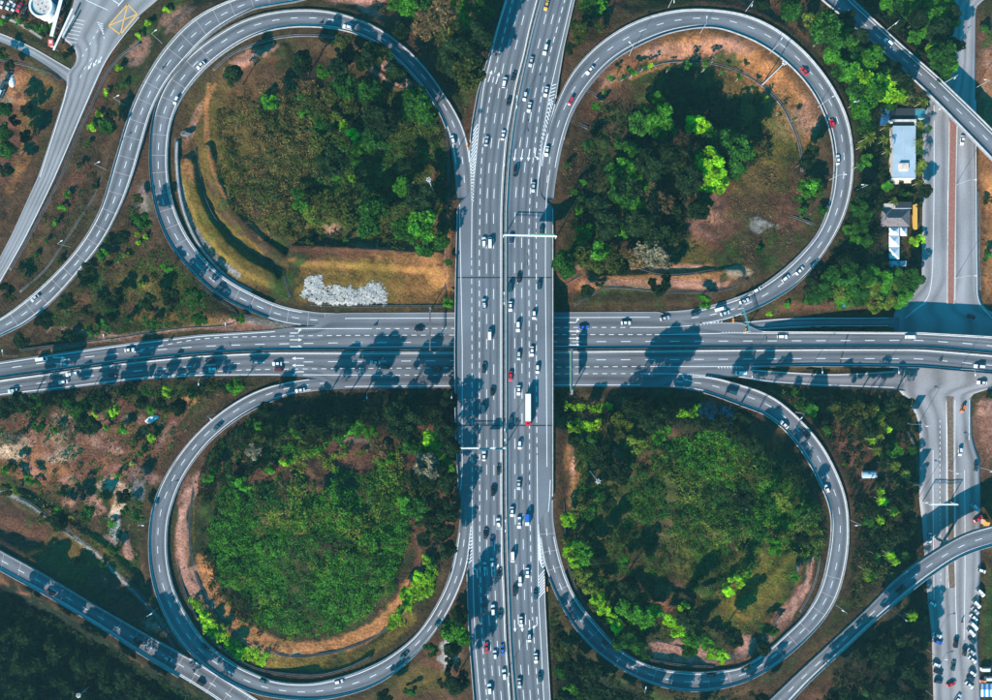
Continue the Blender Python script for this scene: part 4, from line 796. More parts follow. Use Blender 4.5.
for words, proto, lst, z in LG:
    vert = 'vertical' in words or 'local' in words or 'slope' in words
    hor = not (max(abs(a[1]-b_[1]) for a in lst for b_ in lst) > max(abs(a[0]-b_[0]) for a in lst for b_ in lst))
    lst = sorted(lst, key=lambda t: t[0] if hor else t[1])
    for i, (u, v, a) in enumerate(lst):
        if z is None: loc = ground_at(u, v)
        else: loc = P(u, v, z)
        kind = 'double-armed' if proto is L2p else 'single-armed'
        put(proto, loc, math.radians(90-a), '%s street lamp %s, %s' % (kind, words, ord_(i, len(lst), 'left' if hor else 'top', 'right' if hor else 'bottom')), 'street lamp', 'street lamps')
for u, v, w_ in ((434,193,'upper left'),(590,471,'lower right'),(762,85,'upper right'),(112,668,'lower left')):
    x, y, z = ground_at(u, v); put(MP, (x, y, z), .3, 'very tall pale high mast light with a ring of floodlights in the %s quarter' % w_ if w_ != 'lower left' else 'very tall high mast light in the dark scrub of the lower left corner', 'high mast light', 'high mast lights')
def gantry(p0, p1, z, h, panels, label, legs=1, facing=1, sign_h=2.6, m='white_steel'):
    a = Vector(P(*p0, z+h)[:2]+(z,)); b_ = Vector(P(*p1, z+h)[:2]+(z,)); t = empty('sign_gantry', a, math.atan2(b_.y-a.y, b_.x-a.x)); tag(t, label, 'sign gantry', 'sign gantries over the roads'); L_ = (b_-a).length
    mb = MB(); mb.tube((0, 0, -1), (0, 0, h+.6), .28, .22, 10); mb.build('post', M['steel'], t)
    if legs == 2: mb = MB(); mb.tube((L_, 0, -1), (L_, 0, h+.6), .28, .22, 10); mb.build('post', M['steel'], t)
    mb = MB()
    for dy in (-.28, .28):
        for dz in (-.4, .4): mb.tube((-.2, dy, h+dz), (L_+.2, dy, h+dz), .07, .07, 6)
    n_ = max(4, int(L_/1.3))
    for i in range(n_):
        x0, x1 = L_*i/n_, L_*(i+1)/n_; mb.tube((x0, -.28, h+.4), (x1, .28, h+.4), .05, .05, 4); mb.tube((x0, -.4, h-.4), (x0, -.4, h+.4), .05, .05, 4); mb.tube((x0, .4, h-.4), (x0, .4, h+.4), .05, .05, 4)
    mb.box((L_/2, 0, h+.46), (L_, .24, .04)); mb.build('truss', M[m], t)
    for x0, x1 in panels:
        y = .6*facing; mb = MB(); mb.box(((x0+x1)/2*L_, y, h), ((x1-x0)*L_, .14, sign_h)); s = mb.build('sign_panel', M['sign_green'], t)
        mb = MB()
        for zz_ in (h-sign_h/2+.12, h+sign_h/2-.12): mb.box(((x0+x1)/2*L_, y+.085*facing, zz_), ((x1-x0)*L_-.2, .03, .09))
        mb.build('sign_border', M['sign_white'], s)
gantry((503.6,235), (556.5,236.2), ZN, 6.6, [(.5,.96)], 'long white sign gantry over the right carriageway of the vertical highway, above the crossing', 2, 1, 4.6)
gantry((505.5,448), (452,448.4), ZN, 6.6, [(.06,.2),(.3,.5)], 'white sign gantry over the left carriageway of the vertical highway, below the crossing', 2, 1, 3.2)
gantry((430,350), (430,308), ZE, 6.6, [], 'thin grey gantry across the upper carriageway just left of the highway bridge', 2, 1, 2.6, 'conc_dark')
gantry((572,394), (572,349.5), ZE, 6.6, [(.05,.5),(.52,.95)], 'tall white gantry across the lower carriageway just right of the highway bridge', 1, 1, 4.0, 'steel')
gantry((750,331.5), (743,308), ZE, 6.4, [], 'pale teal slanted gantry where the upper right loop joins the road', 2, 1, 2.6, 'teal_roof')
gantry((930,504.5), (957.5,504.5), ZL, 6, [], 'thin white gantry across the local road above the lower right bridge ramp', 2, 1)
def billboard(u, v, z, h, wd, sh, a, label):
    t = empty('road_sign', P(u, v, z+h)[:2]+(z,), math.radians(90-a)); tag(t, label, 'road sign'); mb = MB(); mb.tube((0, 0, -.5), (0, 0, h), .12, .1, 8); mb.build('post', M['steel'], t)
    mb = MB(); mb.box((0, 0, h), (.12, wd, sh)); p = mb.build('sign_panel', M['sign_back'], t); mb = MB(); mb.box((.075, 0, h), (.03, wd-.2, sh-.2)); mb.build('sign_face', M['sign_green'], p)
billboard(913,424,ZL,6,4.2,4,0,'square road sign on the left verge of the local road, nearest the crossing')
billboard(916,484,ZL,6.5,4.4,6,0,'larger square road sign on the left verge of the local road, further down')
for u, v, z, lab in ((467.5,147,ZN,'orange crash cushion at the gore where the upper left loop leaves the highway'),(547.2,587,ZN,'orange crash cushion at the tip of the gore by the lower right loop'),(733,322,ZE,'orange crash cushion at the tip of the gore by the upper right loop'),(745.6,332.2,ZE,'orange crash cushion where the upper slip lane leaves the horizontal road')):
    t = empty('crash_cushion', P(u, v, z)); tag(t, lab, 'crash cushion', 'crash cushions at the gores')
    for i in range(3): mb = MB(); mb.tube((0, i*.8*(1 if v < 400 else -1), -.1), (0, i*.8*(1 if v < 400 else -1), .9), .38, .34, 12); mb.build('drum', M['orange'], t)
# ================================================================ VEHICLES
PAINT = {'white':(.80,.80,.79),'silver':(.48,.50,.52),'grey':(.18,.19,.2),'black':(.015,.015,.018),'dark blue':(.02,.05,.12),'dark teal':(.015,.07,.09),'blue':(.02,.12,.5),'red':(.60,.02,.04),'yellow':(.75,.42,.06),'orange':(.65,.16,.04),'dark red':(.16,.02,.02),'pale teal':(.45,.62,.65),'cream':(.7,.62,.45)}
PM = {}
def paint(c):
    if c not in PM: PM[c] = mat('paint_'+c.replace(' ', '_'), PAINT[c], .28, 0.0, spec=.6)
    return PM[c]
# station: x, roof half width, roof z, waist half width, waist z, tag of the skin from this station to the next
ST = {
 'sedan': (4.5, [(-2.25,.62,.80,.72,.66,'b'),(-2.1,.74,.98,.84,.80,'b'),(-1.62,.70,1.02,.90,.92,'r'),(-.95,.60,1.42,.90,.93,'c'),(.30,.61,1.43,.90,.91,'w'),(1.02,.74,.95,.90,.84,'b'),(1.95,.70,.80,.86,.70,'b'),(2.25,.55,.62,.72,.56,'')]),
 'hatchback': (4.0, [(-2.0,.62,1.0,.76,.72,'r'),(-1.6,.60,1.42,.86,.94,'c'),(.25,.62,1.48,.87,.92,'w'),(.98,.74,.98,.87,.86,'b'),(1.75,.68,.84,.82,.72,'b'),(2.0,.52,.62,.70,.58,'')]),
 'suv': (4.7, [(-2.35,.66,1.1,.82,.8,'r'),(-2.05,.68,1.66,.92,1.08,'c'),(.35,.70,1.72,.93,1.06,'w'),(1.02,.80,1.12,.93,1.0,'b'),(2.1,.76,1.0,.9,.85,'b'),(2.35,.62,.75,.78,.66,'')]),
 'van': (4.9, [(-2.45,.80,1.9,.86,1.1,'r'),(-2.38,.80,1.98,.90,1.1,'c'),(1.25,.78,1.98,.90,1.1,'w'),(1.95,.74,1.12,.88,1.0,'b'),(2.45,.60,.8,.76,.7,'')]),
 'pickup': (5.1, [(1.15,.80,1.1,.92,1.0,'b'),(2.2,.76,1.0,.9,.85,'b'),(2.55,.62,.75,.78,.66,'')]),
}
def car_mesh(kind, colour):
    L_, st = ST[kind]; t = empty(kind if kind != 'suv' else 'suv_car'); pm = paint(colour)
    if kind == 'pickup': st = [(-.45,.66,1.1,.9,1.0,'r'),(-.3,.66,1.66,.92,1.04,'c'),(.45,.68,1.70,.93,1.04,'w')]+st
    parts = {'body': [], 'windscreen': [], 'rear_window': [], 'side_window': []}
    def ring(s): x, wr, zr_, ww, zw, _ = s; return [(x,-ww*.97,.28),(x,-ww,zw),(x,-wr,zr_),(x,wr,zr_),(x,ww,zw),(x,ww*.97,.28)]
    R = [ring(s) for s in st]
    for i in range(len(st)-1):
        tg = st[i][5]
        for j in range(5):
            q = [R[i][j], R[i+1][j], R[i+1][j+1], R[i][j+1]]
            if j == 2: k = {'b':'body','r':'rear_window','c':'body','w':'windscreen'}[tg]
            elif j in (1, 3) and tg in 'rcw': k = 'side_window' if tg == 'c' or kind not in ('van',) else 'body'
            else: k = 'body'
            parts[k].append(q)
    parts['body'] += [R[0][::-1], R[-1]]
    parts['body'].append([R[0][0], R[0][5], R[-1][5], R[-1][0]])
    mb = MB()
    for q in parts['body']: mb.poly(q)
    if kind == 'pickup':                                  # open load bed behind the cab
        for c_, d_ in (((-1.5, .86, .8), (2.1, .1, .5)), ((-1.5, -.86, .8), (2.1, .1, .5)), ((-2.5, 0, .8), (.1, 1.8, .5)), ((-1.5, 0, .45), (2.1, 1.8, .25))): mb.box(c_, d_)
    body = mb.build('body', pm, t)
    for nm, m in (('windscreen','glass'),('rear_window','glass'),('side_window','glass')):
        if parts[nm]:
            if nm == 'side_window':
                for sgn in (-1, 1):
                    mb = MB(); [mb.poly(q) for q in parts[nm] if q[0][1]*sgn > 0]; mb.build('side_window', M[m], t)
            else: mb = MB(); [mb.poly(q) for q in parts[nm]]; mb.build(nm, M[m], t)
    if kind in ('sedan', 'hatchback', 'suv'):             # pillars split glass from glass: roof rails in body colour
        pass
    for x in (-L_*.29, L_*.30):
        for y in (-.8, .8): mb = MB(); mb.tube((x, y-.11, .32), (x, y+.11, .32), .32, .32, 14); mb.build('wheel', M['tyre'], t)
    hx = st[-1][0]-.12; rx = (st[0][0] if kind != 'pickup' else -2.55)+.02
    for y in (-.58, .58):
        mb = MB(); mb.box((hx, y, .66), (.22, .3, .12)); mb.build('headlight', M['head_light'], t)
        mb = MB(); mb.box((rx, y*1.1, .78), (.08, .22, .14)); mb.build('tail_light', M['red_light'], t)
    return note(t)
def bike_mesh(colour='black'):
    t = empty('motorbike'); mb = MB()
    for x in (-.65, .65): mb.tube((x, -.06, .3), (x, .06, .3), .3, .3, 12)
    mb.build('wheel', M['tyre'], t); mb = MB(); mb.box((0, 0, .62), (1.1, .28, .35)); mb.box((-.35, 0, .85), (.6, .26, .1)); mb.tube((.5, -.33, 1.05), (.5, .33, 1.05), .03, .03, 6); mb.tube((.45, 0, .4), (.5, 0, 1.05), .05, .05, 6); mb.build('frame', paint(colour), t)
    return note(t)
def rider_mesh():
    """a clothed figure leaning forward on a motorbike, one skinned surface"""
    J_ = [((-.3,0,.95),.17),((-.15,0,1.25),.17),((0,0,1.5),.16),((.06,0,1.66),.07),((.1,0,1.82),.12),((.02,.2,1.45),.07),((.25,.27,1.2),.05),((.48,.3,1.07),.045),((.02,-.2,1.45),.07),((.25,-.27,1.2),.05),((.48,-.3,1.07),.045),((.1,.17,.82),.09),((.02,.18,.4),.06),((.16,.18,.34),.05),((.1,-.17,.82),.09),((.02,-.18,.4),.06),((.16,-.18,.34),.05)]
    E_ = [(0,1),(1,2),(2,3),(3,4),(2,5),(5,6),(6,7),(2,8),(8,9),(9,10),(0,11),(11,12),(12,13),(0,14),(14,15),(15,16)]
    me = bpy.data.meshes.new('person'); me.from_pydata([j[0] for j in J_], E_, []); o = bpy.data.objects.new('person', me); C.objects.link(o)
    o.modifiers.new('s', 'SKIN'); sk = me.skin_vertices[0].data
    for i, j in enumerate(J_): sk[i].radius = (j[1], j[1])
    sk[0].use_root = True; o.modifiers.new('d', 'SUBSURF').levels = 1
    dg = bpy.context.evaluated_depsgraph_get(); m2 = bpy.data.meshes.new_from_object(o.evaluated_get(dg)); o.modifiers.clear(); o.data = m2
    m2.materials.clear(); m2.materials.append(M['black_roof']); return o
def truck_mesh():
    t = empty('articulated_lorry'); mb = MB(); mb.box((-1.6, 0, 2.55), (13.2, 2.5, 2.75)); mb.build('trailer', M['canvas'], t)
    mb = MB(); mb.box((-1.6, 0, 1.0), (13.0, 1.0, .3)); mb.build('chassis', M['joint'], t)
    mb = MB(); V = [(5.3,0),(7.5,0)]; mb.box((6.35, 0, 1.6), (2.1, 2.4, 2.2)); mb.box((6.1, 0, 2.85), (1.5, 2.2, .4)); c = mb.build('cab', paint('red'), t)
    mb = MB(); mb.box((7.42, 0, 2.1), (.08, 2.1, .8)); mb.build('windscreen', M['glass'], t)
    mb = MB(); mb.box((6.1, 0, 3.08), (.7, 1.2, .06)); mb.build('roof_hatch', M['glass'], t)
    for x in (-7.2, -5.9, -4.6, 4.2, 6.6):
        for y in (-1.05, 1.05): mb = MB(); mb.tube((x, y-.17, .5), (x, y+.17, .5), .5, .5, 14); mb.build('wheel', M['tyre'], t)
    return note(t)
def lorry_mesh(body='blue'):
    t = empty('small_lorry'); mb = MB(); mb.box((-.9, 0, 1.6), (3.6, 1.95, 1.7)); mb.build('cargo_box', paint(body), t); mb = MB(); mb.box((1.75, 0, 1.2), (1.6, 1.85, 1.6)); mb.build('cab', paint('white'), t)
    mb = MB(); mb.box((2.56, 0, 1.55), (.06, 1.6, .6)); mb.build('windscreen', M['glass'], t)
    for x in (-1.7, 1.7):
        for y in (-.85, .85): mb = MB(); mb.tube((x, y-.12, .38), (x, y+.12, .38), .38, .38, 12); mb.build('wheel', M['tyre'], t)
    return note(t)
PROTO = {}
def vproto(kind, colour):
    k = (kind, colour)
    if k not in PROTO: PROTO[k] = bike_mesh(colour) if kind == 'motorbike' else truck_mesh() if kind == 'truck' else lorry_mesh(colour) if kind == 'lorry' else car_mesh(kind, colour)
    return PROTO[k]
def ns_head(v, right):
    c = 'R1' if right else 'L5'; x0 = np.interp(v-8, vv, nsx[c]); x1 = np.interp(v+8, vv, nsx[c]); up = math.degrees(math.atan2(x0-x1, 16))     # degrees right of up
    return up+180 if right else up
def ew_head(u, low):
    c = 'BC' if low else 'TC'; y0 = np.interp(u-8, uu, ewy[c]); y1 = np.interp(u+8, uu, ewy[c]); a = 90+math.degrees(math.atan2(y1-y0, 16))
    return a+180 if low else a
def rb_pose(k, u, v):
    R = RB[k]; q = (R['A']+R['B'])/2; i = int(np.argmin(np.hypot(q[:, 0]-u, q[:, 1]-v))); i = min(max(i, 1), R['n']-2); d = (q[i+1]-q[i-1])*R['heading']
    return math.degrees(math.atan2(d[0], -d[1])), R['z'][i]
w_, s_, k_, t_ = 'white', 'silver', 'black', 'dark teal'
VEH = []
def V(road, *rows):
    for r in rows: VEH.append((road,)+r)
V('nsR', (546.6,5,'yellow','sedan'),(545.4,49.3,w_,'suv'),(531,61.4,s_,'sedan'),(546,91.4,w_,'sedan'),(525,96,w_,'hatchback'),(529.3,107,w_,'sedan'),(546.9,151,w_,'sedan'),(515.3,171.4,k_,'suv'),(533.3,187,s_,'sedan'),
 (511.3,238.6,'dark blue','sedan'),(541.6,230.7,t_,'sedan'),(519,278,k_,'sedan'),(510.3,287,t_,'suv'),(539,285.7,t_,'hatchback'),(510.4,306.4,w_,'sedan'),(534,315,w_,'hatchback'),(518,326.7,w_,'suv'),(518.7,355.7,s_,'hatchback'),(532,351.4,w_,'sedan'),
 (537.4,369,w_,'hatchback'),(510.6,376,'red','sedan'),(518.7,390.3,w_,'sedan'),(527.9,410.4,w_,'truck'),(519.6,445,w_,'hatchback'),(511.4,421,t_,'hatchback'),(518.7,485,s_,'sedan'),(512,512,w_,'sedan'),(519,523,w_,'pickup'),(527,519.7,'blue','lorry'),
 (512.6,557,w_,'van'),(527.4,573,w_,'sedan'),(520,581,w_,'suv'),(514.7,591.4,k_,'suv'),(535.4,595.7,t_,'sedan'),(521,622,w_,'sedan'),(529.3,638,w_,'hatchback'),(519.3,683.6,s_,'sedan'),(535.9,658.6,w_,'sedan'),(540,678.6,t_,'sedan'))
V('nsL', (504.4,82,w_,'suv'),(513.3,76,k_,'sedan'),(508.5,101,k_,'hatchback'),(486.4,140.7,s_,'sedan'),(503,134.7,w_,'sedan'),(483.9,242,w_,'suv'),(490,242.4,w_,'van'),(483.9,304,s_,'pickup'),(489.6,334.7,w_,'van'),(484,367.9,k_,'sedan'),(492.3,391.4,k_,'hatchback'),
 (483.3,408,t_,'van'),(484,456,w_,'sedan'),(498.6,470,k_,'sedan'),(492.9,491,k_,'suv'),(498.3,523.6,w_,'pickup'),(485.3,534,k_,'sedan'),(491.7,541.4,'dark blue','sedan'),(484.9,567,s_,'hatchback'),(492,563,w_,'hatchback'),(499.3,574,k_,'sedan'),
 (484.3,607,t_,'sedan'),(493,610,w_,'suv'),(500.3,615,t_,'hatchback'),(486.4,648,'red','sedan'),(495,655,w_,'hatchback'),(502.4,650,'blue','sedan'),(504.3,674.6,w_,'suv'),(489.6,689,w_,'suv'),(491.2,631,k_,'motorbike'))
V('ewT', (41.7,359.3,w_,'van'),(129.3,350,w_,'sedan'),(169.3,340.7,k_,'motorbike'),(418.9,329.3,k_,'sedan'),(375,325.4,k_,'motorbike'),(583.6,327.3,'blue','sedan'),(626,322.8,w_,'sedan'),(665,318.2,s_,'sedan'),(695.7,313.6,t_,'sedan'),(782.6,336.7,w_,'suv'),(911,337,w_,'van'))
V('ewB', (71,374.3,w_,'pickup'),(62.9,382,w_,'sedan'),(12.4,390.7,'pale teal','sedan'),(111.4,375,'dark red','sedan'),(209.6,361,k_,'sedan'),(212.9,369,w_,'hatchback'),(277,363.6,w_,'sedan'),(278,369.6,'dark red','hatchback'),(375,362.4,s_,'sedan'),(385,367.3,t_,'sedan'),(435.7,369.6,'dark red','sedan'),(979.6,366.5,w_,'suv'),(941,360.7,k_,'motorbike'))
V('s_slip', (741,372.9,w_,'van'))
V('nw', (200.5,65,w_,'sedan'),(176,100,w_,'hatchback'),(347.7,27,w_,'suv'),(452.7,139.3,w_,'hatchback'),(221.6,288,t_,'sedan'),(320.7,22.6,k_,'motorbike'))
V('nw_ramp', (163,67,k_,'motorbike'),(34.7,298,s_,'sedan'))
V('ne', (590,70,w_,'sedan'),(570.8,100.5,'red','hatchback'),(804.5,70.7,'red','sedan'),(832.5,123,'red','hatchback'),(838,159.4,w_,'sedan'),(786,278,w_,'hatchback'),(800,270.6,w_,'sedan'),(757,290,w_,'hatchback'),(744.5,301,w_,'sedan'),(720.4,309,w_,'van'),(725.3,313.2,'pale teal','sedan'))
V('ne_ramp', (888.5,42,w_,'suv'))
V('sw', (217,427,t_,'sedan'),(300,390.3,w_,'sedan'),(205,648,k_,'sedan'),(264,681.4,t_,'hatchback'),(338.7,682,w_,'hatchback'),(404,656,t_,'sedan'))
V('sw_ramp', (50,593,'dark red','sedan'),(137.5,642,k_,'sedan'),(168.4,659,s_,'hatchback'),(200.5,684,k_,'hatchback'))
V('se', (731.4,392,t_,'van'),(784.4,424.7,w_,'sedan'),(806,435,k_,'sedan'),(827,489,w_,'hatchback'),(606,645,'red','hatchback'),(712,675.5,k_,'sedan'),(748,668,'orange','hatchback'))
V('se_ramp', (901,589.4,k_,'van'))
LOC = [ # u, v, heading, colour, kind, where
 (962.6,140,185,w_,'sedan','driving down the right carriageway of the local road, below the diagonal flyover'),(972,316.6,110,'red','hatchback','turning in the shade of the horizontal road at the top right junction'),(982.4,382.6,275,w_,'sedan','at the junction just below the horizontal road'),
 (963.4,408.6,200,'orange','hatchback','driving down the local road just below the junction'),(960.5,451.7,185,w_,'hatchback','in the sunlit middle of the local road, below the junction'),(976.4,467,180,t_,'sedan','parked on the right verge of the local road'),
 (976,508,135,w_,'suv','parked askew on the shaded right verge above the lower right bridge ramp'),(978.5,519,60,'red','sedan','parked askew in the shade just above the lower right bridge ramp'),(930.4,538,184,w_,'sedan','in the shade left on the local road above the bridge ramp'),
 (956,643,8,k_,'suv','in a sunlit patch of the local road near the bottom'),(953.6,666.5,8,t_,'sedan','in the middle of the shaded local road near the bottom'),(951.5,684.5,70,'red','sedan','turning on the shaded local road near the bottom edge'),(962.6,621.5,10,k_,'motorbike','in the middle of the local road below the bridge ramp'),
 (982,571,110,w_,'hatchback','parked alone beside the local road just below the bridge ramp'),(981,593,135,w_,'suv',0),(977,604.5,135,w_,'suv',0),(975.5,611,135,s_,'sedan',0),(974,618,135,w_,'sedan',0),(974,626.5,135,w_,'van',0),(971.6,633,135,w_,'suv',0),(972.5,641,135,t_,'sedan',0),(971.6,652,130,s_,'sedan',0),(965,652,180,k_,'sedan',0),(972.6,660,130,w_,'sedan',0),(972.6,673.5,125,w_,'hatchback',0),(971,679,125,t_,'hatchback',0),(969.5,685.5,130,w_,'sedan',0),
 (986,669.5,90,w_,'van','parked on grass beside the angled cars in the lower right corner'),(990,679,90,w_,'van','parked behind the striped tent in the lower right corner'),
 (937.4,635.7,112,w_,'sedan',1),(938.7,642.5,112,'blue','hatchback',1),(936.8,665,112,w_,'hatchback',1),(938.7,672.5,110,k_,'sedan',1),(938.7,682,100,t_,'hatchback',1),(958,699,35,w_,'sedan','leaving the bottom edge of the picture on the local road'),
 (932.5,604,120,w_,'hatchback','parked left of the local road just below the bridge ramp')]
VN = {'sedan':'sedan','hatchback':'small hatchback','suv':'SUV','van':'van','pickup':'pickup truck','motorbike':'motorbike with dark-clothed rider','truck':'articulated lorry','lorry':'small box lorry'}
WORDS = {'nsR':('right carriageway of the vertical highway','v'),'nsL':('left carriageway of the vertical highway','v'),'ewT':('upper carriageway of the horizontal road','u'),'ewB':('lower carriageway of the horizontal road','u'),'nw':('upper left loop','v'),'ne':('upper right loop','v'),'sw':('lower left loop','v'),'se':('lower right loop','v'),
 'nw_ramp':('curved ramp outside the upper left loop','v'),'ne_ramp':('diagonal flyover in the upper right corner','v'),'sw_ramp':('shaded ramp in the lower left corner','u'),'se_ramp':('lower right bridge ramp','u'),'s_slip':('lower slip lane right of the highway','u')}
CATS = {'sedan':'car','hatchback':'car','suv':'car','van':'van','pickup':'pickup','motorbike':'motorbike','truck':'lorry','lorry':'lorry'}
usedp = set(); rider0 = None
def place_vehicle(u, v, z, head, colour, kind, label, group):
    global rider0
    pr = vproto(kind, colour); o = copy_tree(pr) if pr.name in usedp else pr; usedp.add(pr.name)
    o.location = P(u, v, z+.9)[:2]+(z+.01,); o.rotation_euler = (0, 0, math.radians(90-head)); o.scale = (1.09, 1, 1) if kind not in ('truck', 'motorbike') else (1, 1, 1); o['label'] = label; o['category'] = CATS[kind]; o['group'] = group
    if kind == 'motorbike':
        if rider0 is None: rider0 = rider_mesh(); r = rider0
        else: r = rider0.copy(); C.objects.link(r)
        r.location = o.location; r.rotation_euler = o.rotation_euler; tag(r, label.replace('motorbike with dark-clothed rider', 'dark-clothed rider astride the motorbike').replace('black ', '', 1), 'person', 'motorbike riders')
groups = {}
for r in VEH: groups.setdefault((r[0], r[3], r[4]), []).append(r)
for (road, colour, kind), rows in groups.items():
    ax_ = WORDS[road][1]; rows.sort(key=lambda r: r[2] if ax_ == 'v' else r[1]); a, b_ = ('top', 'bottom') if ax_ == 'v' else ('left', 'right')
    for i, (_, u, v, c, k) in enumerate(rows):
        if road in ('nsR', 'nsL'): h_, z = ns_head(v, road == 'nsR'), ZN
        elif road in ('ewT', 'ewB'): h_, z = ew_head(u, road == 'ewB'), ZE
        else: h_, z = rb_pose(road, u, v)
        if road == 'ewT' and 640 < u < 760 and v < 320: h_ -= 14
        extra = ', with red cab' if k == 'truck' else ', with a white cab' if k == 'lorry' else ''
        lab = '%s %s on the %s%s%s' % (c if k != 'truck' else 'long', VN[k], WORDS[road][0], extra, '' if len(rows) == 1 else ', '+ord_(i, len(rows), a, b_))
        place_vehicle(u, v, z, h_, c, k, lab, 'vehicles on the '+WORDS[road][0])
g0 = {}
for r in LOC:
    if r[5] in (0, 1): g0.setdefault((r[5], r[3], r[4]), []).append(r)
for r in LOC:
    u, v, h_, c, k, wh = r
    if wh in (0, 1):
        rows = sorted(g0[(wh, c, k)], key=lambda q: q[1]); side = 'right' if wh == 0 else 'left'
        wh = 'angled along the %s side of the local road%s' % (side, '' if len(rows) == 1 else ', '+ord_(rows.index(r), len(rows), 'bridge ramp', 'bottom'))
    place_vehicle(u, v, ZL, h_, c, k, '%s %s %s' % (c, VN[k], wh), 'vehicles on the local road')
for i, (u, v, h_, c, k) in enumerate([(2,4,210,'white','hatchback'),(8.5,5,210,'pale teal','sedan'),(14,7,210,'silver','hatchback'),(19,7,210,'red','sedan'),(24.5,9,210,'black','hatchback'),(4,-2,30,'silver','sedan'),(13,-2,30,'white','sedan')]):
    o_ = ['white hatchback at the left picture edge','pale teal sedan second from the left edge','silver hatchback beside the red sedan','red sedan','black hatchback nearest the round building','silver sedan in the back row','white sedan in the back row']
    place_vehicle(u, v, ground_at(u, v)[2]+.05, h_, c, k, o_[i]+', parked in the upper left corner', 'cars parked by the round building')
for i, (u, v, c, k) in enumerate([(1,93,'pale teal','van'),(4.5,84,'dark teal','van'),(8.5,75,'dark teal','sedan')]):
    place_vehicle(u, v, ground_at(u, v)[2]+.05, 25, c, k, ['pale teal van','dark teal van','dark teal sedan'][i]+' parked by the ploughed earth at the left edge', 'vehicles by the ploughed earth')

# ================================================================ BUILDINGS AND SMALL STRUCTURES
def box_px(mb, u0, v0, u1, v1, z0, z1):
    a = P(u0, v1, z1); b_ = P(u1, v0, z1); mb.box(((a[0]+b_[0])/2, (a[1]+b_[1])/2, (z0+z1)/2), (b_[0]-a[0], b_[1]-a[1], z1-z0))
def part(t, name, m, fn): mb = MB(); fn(mb); return mb.build(name, M[m] if isinstance(m, str) else m, t)
zg = ZL+.0
t = empty('shop_house', P(904, 151, ZL)); t.location = (0, 0, 0); tag(t, 'long building with a pale blue flat roof among palms, left of the local road', 'building')
part(t, 'wall', 'wall', lambda m: box_px(m, 893.4, 126.4, 915.2, 176.4, ZL-1, -2.6))
ro = part(t, 'roof', 'blue_roof', lambda m: box_px(m, 892.8, 125.6, 915.8, 177.2, -2.58, -2.3))
part(ro, 'ridge', 'steel', lambda m: box_px(m, 904.1, 125.8, 904.5, 177, -2.3, -2.2)); part(ro, 'water_tank', 'peach', lambda m: box_px(m, 900, 163, 908.6, 169.8, -2.3, -1.2))
part(ro, 'tank_lid', 'conc_pale', lambda m: box_px(m, 902, 164.4, 906, 168.2, -1.2, -1.05)); part(t, 'parapet', 'conc_pale', lambda m: [box_px(m, 891.4, 119.2, 916.6, 120.8, ZL, -2.4), box_px(m, 915.2, 120.8, 916.6, 125.2, ZL, -2.4), box_px(m, 893, 177.4, 915.6, 178.4, ZL, -2.2)])
part(t, 'awning', 'black_roof', lambda m: box_px(m, 893, 121, 915, 125.2, -3.4, -3.2)); part(t, 'porch_roof', 'peach', lambda m: [box_px(m, 893.5, 179, 899, 184, -4.2, -4), box_px(m, 904, 179, 911, 183, -4.2, -4)])
t = empty('annexe', (0, 0, 0)); tag(t, 'low building with black and teal roofs behind the pale blue roofed building', 'building')
part(t, 'wall', 'wall', lambda m: box_px(m, 890.8, 108.6, 924.6, 118.2, ZL-1, -4.1)); part(t, 'roof', 'black_roof', lambda m: box_px(m, 890.2, 108, 915, 118.8, -4.08, -3.8)); part(t, 'side_roof', 'teal_roof', lambda m: box_px(m, 915.3, 109.6, 925.6, 118, -4.08, -3.85))
for (a, b_, c, d, lab) in ((871.6,108,889.8,125.4,'square deep blue metal roofed shed nearest the trees, upper right quarter'),(876,132,882.4,162,'narrow deep blue roofed shed left of the pale blue roof')):
    t = empty('shed', (0, 0, 0)); tag(t, lab, 'shed'); part(t, 'wall', 'wall', lambda m: box_px(m, a+.6, b_+.6, c-.6, d-.6, ZL-1, -5.0)); part(t, 'roof', 'deep_blue', lambda m: box_px(m, a, b_, c, d, -4.98, -4.8))
    part(bpy.data.objects[t.children[-1].name], 'roof_rib', 'teal_roof', lambda m: [box_px(m, x, b_+.2, x+.25, d-.2, -4.8, -4.72) for x in np.arange(a+1, c-1, 2.2)])
t = empty('pergola', (0, 0, 0)); tag(t, 'pale blue slatted pergola above the dark tiled roof', 'pergola')
part(t, 'post', 'white_steel', lambda m: [m.tube(P(u, v, ZL), P(u, v, -5), .12) for u in (873,880.6) for v in (181,193,206)]); part(t, 'slat_roof', 'blue_roof', lambda m: [box_px(m, 872, v, 881.4, v+.7, -5, -4.85) for v in np.arange(179.5, 206.5, 1.5)])
part(t, 'end_frame', 'white_steel', lambda m: [box_px(m, 872.4, 204.4, 882.2, 205.4, -5, -4.5), box_px(m, 873.6, 206.8, 881, 207.6, -5, -4.5)])
def hip(mb, u0, v0, u1, v1, z0, z1, along='u'):
    A_, B_, C_, D_ = P(u0, v1, z0), P(u1, v1, z0), P(u1, v0, z0), P(u0, v0, z0); k = min(u1-u0, v1-v0)/2; cu, cv = (u0+u1)/2, (v0+v1)/2
    if along == 'u': e, f = P(u0+k, cv, z1), P(u1-k, cv, z1); mb.poly([A_, B_, f, e]); mb.poly([B_, C_, f]); mb.poly([C_, D_, e, f]); mb.poly([D_, A_, e])
    else: e, f = P(cu, v1-k, z1), P(cu, v0+k, z1); mb.poly([A_, B_, e]); mb.poly([B_, C_, f, e]); mb.poly([C_, D_, f]); mb.poly([D_, A_, e, f])
t = empty('pavilion', (0, 0, 0)); tag(t, 'house with a dark grey hipped tile roof between the pergola and white tents', 'building')
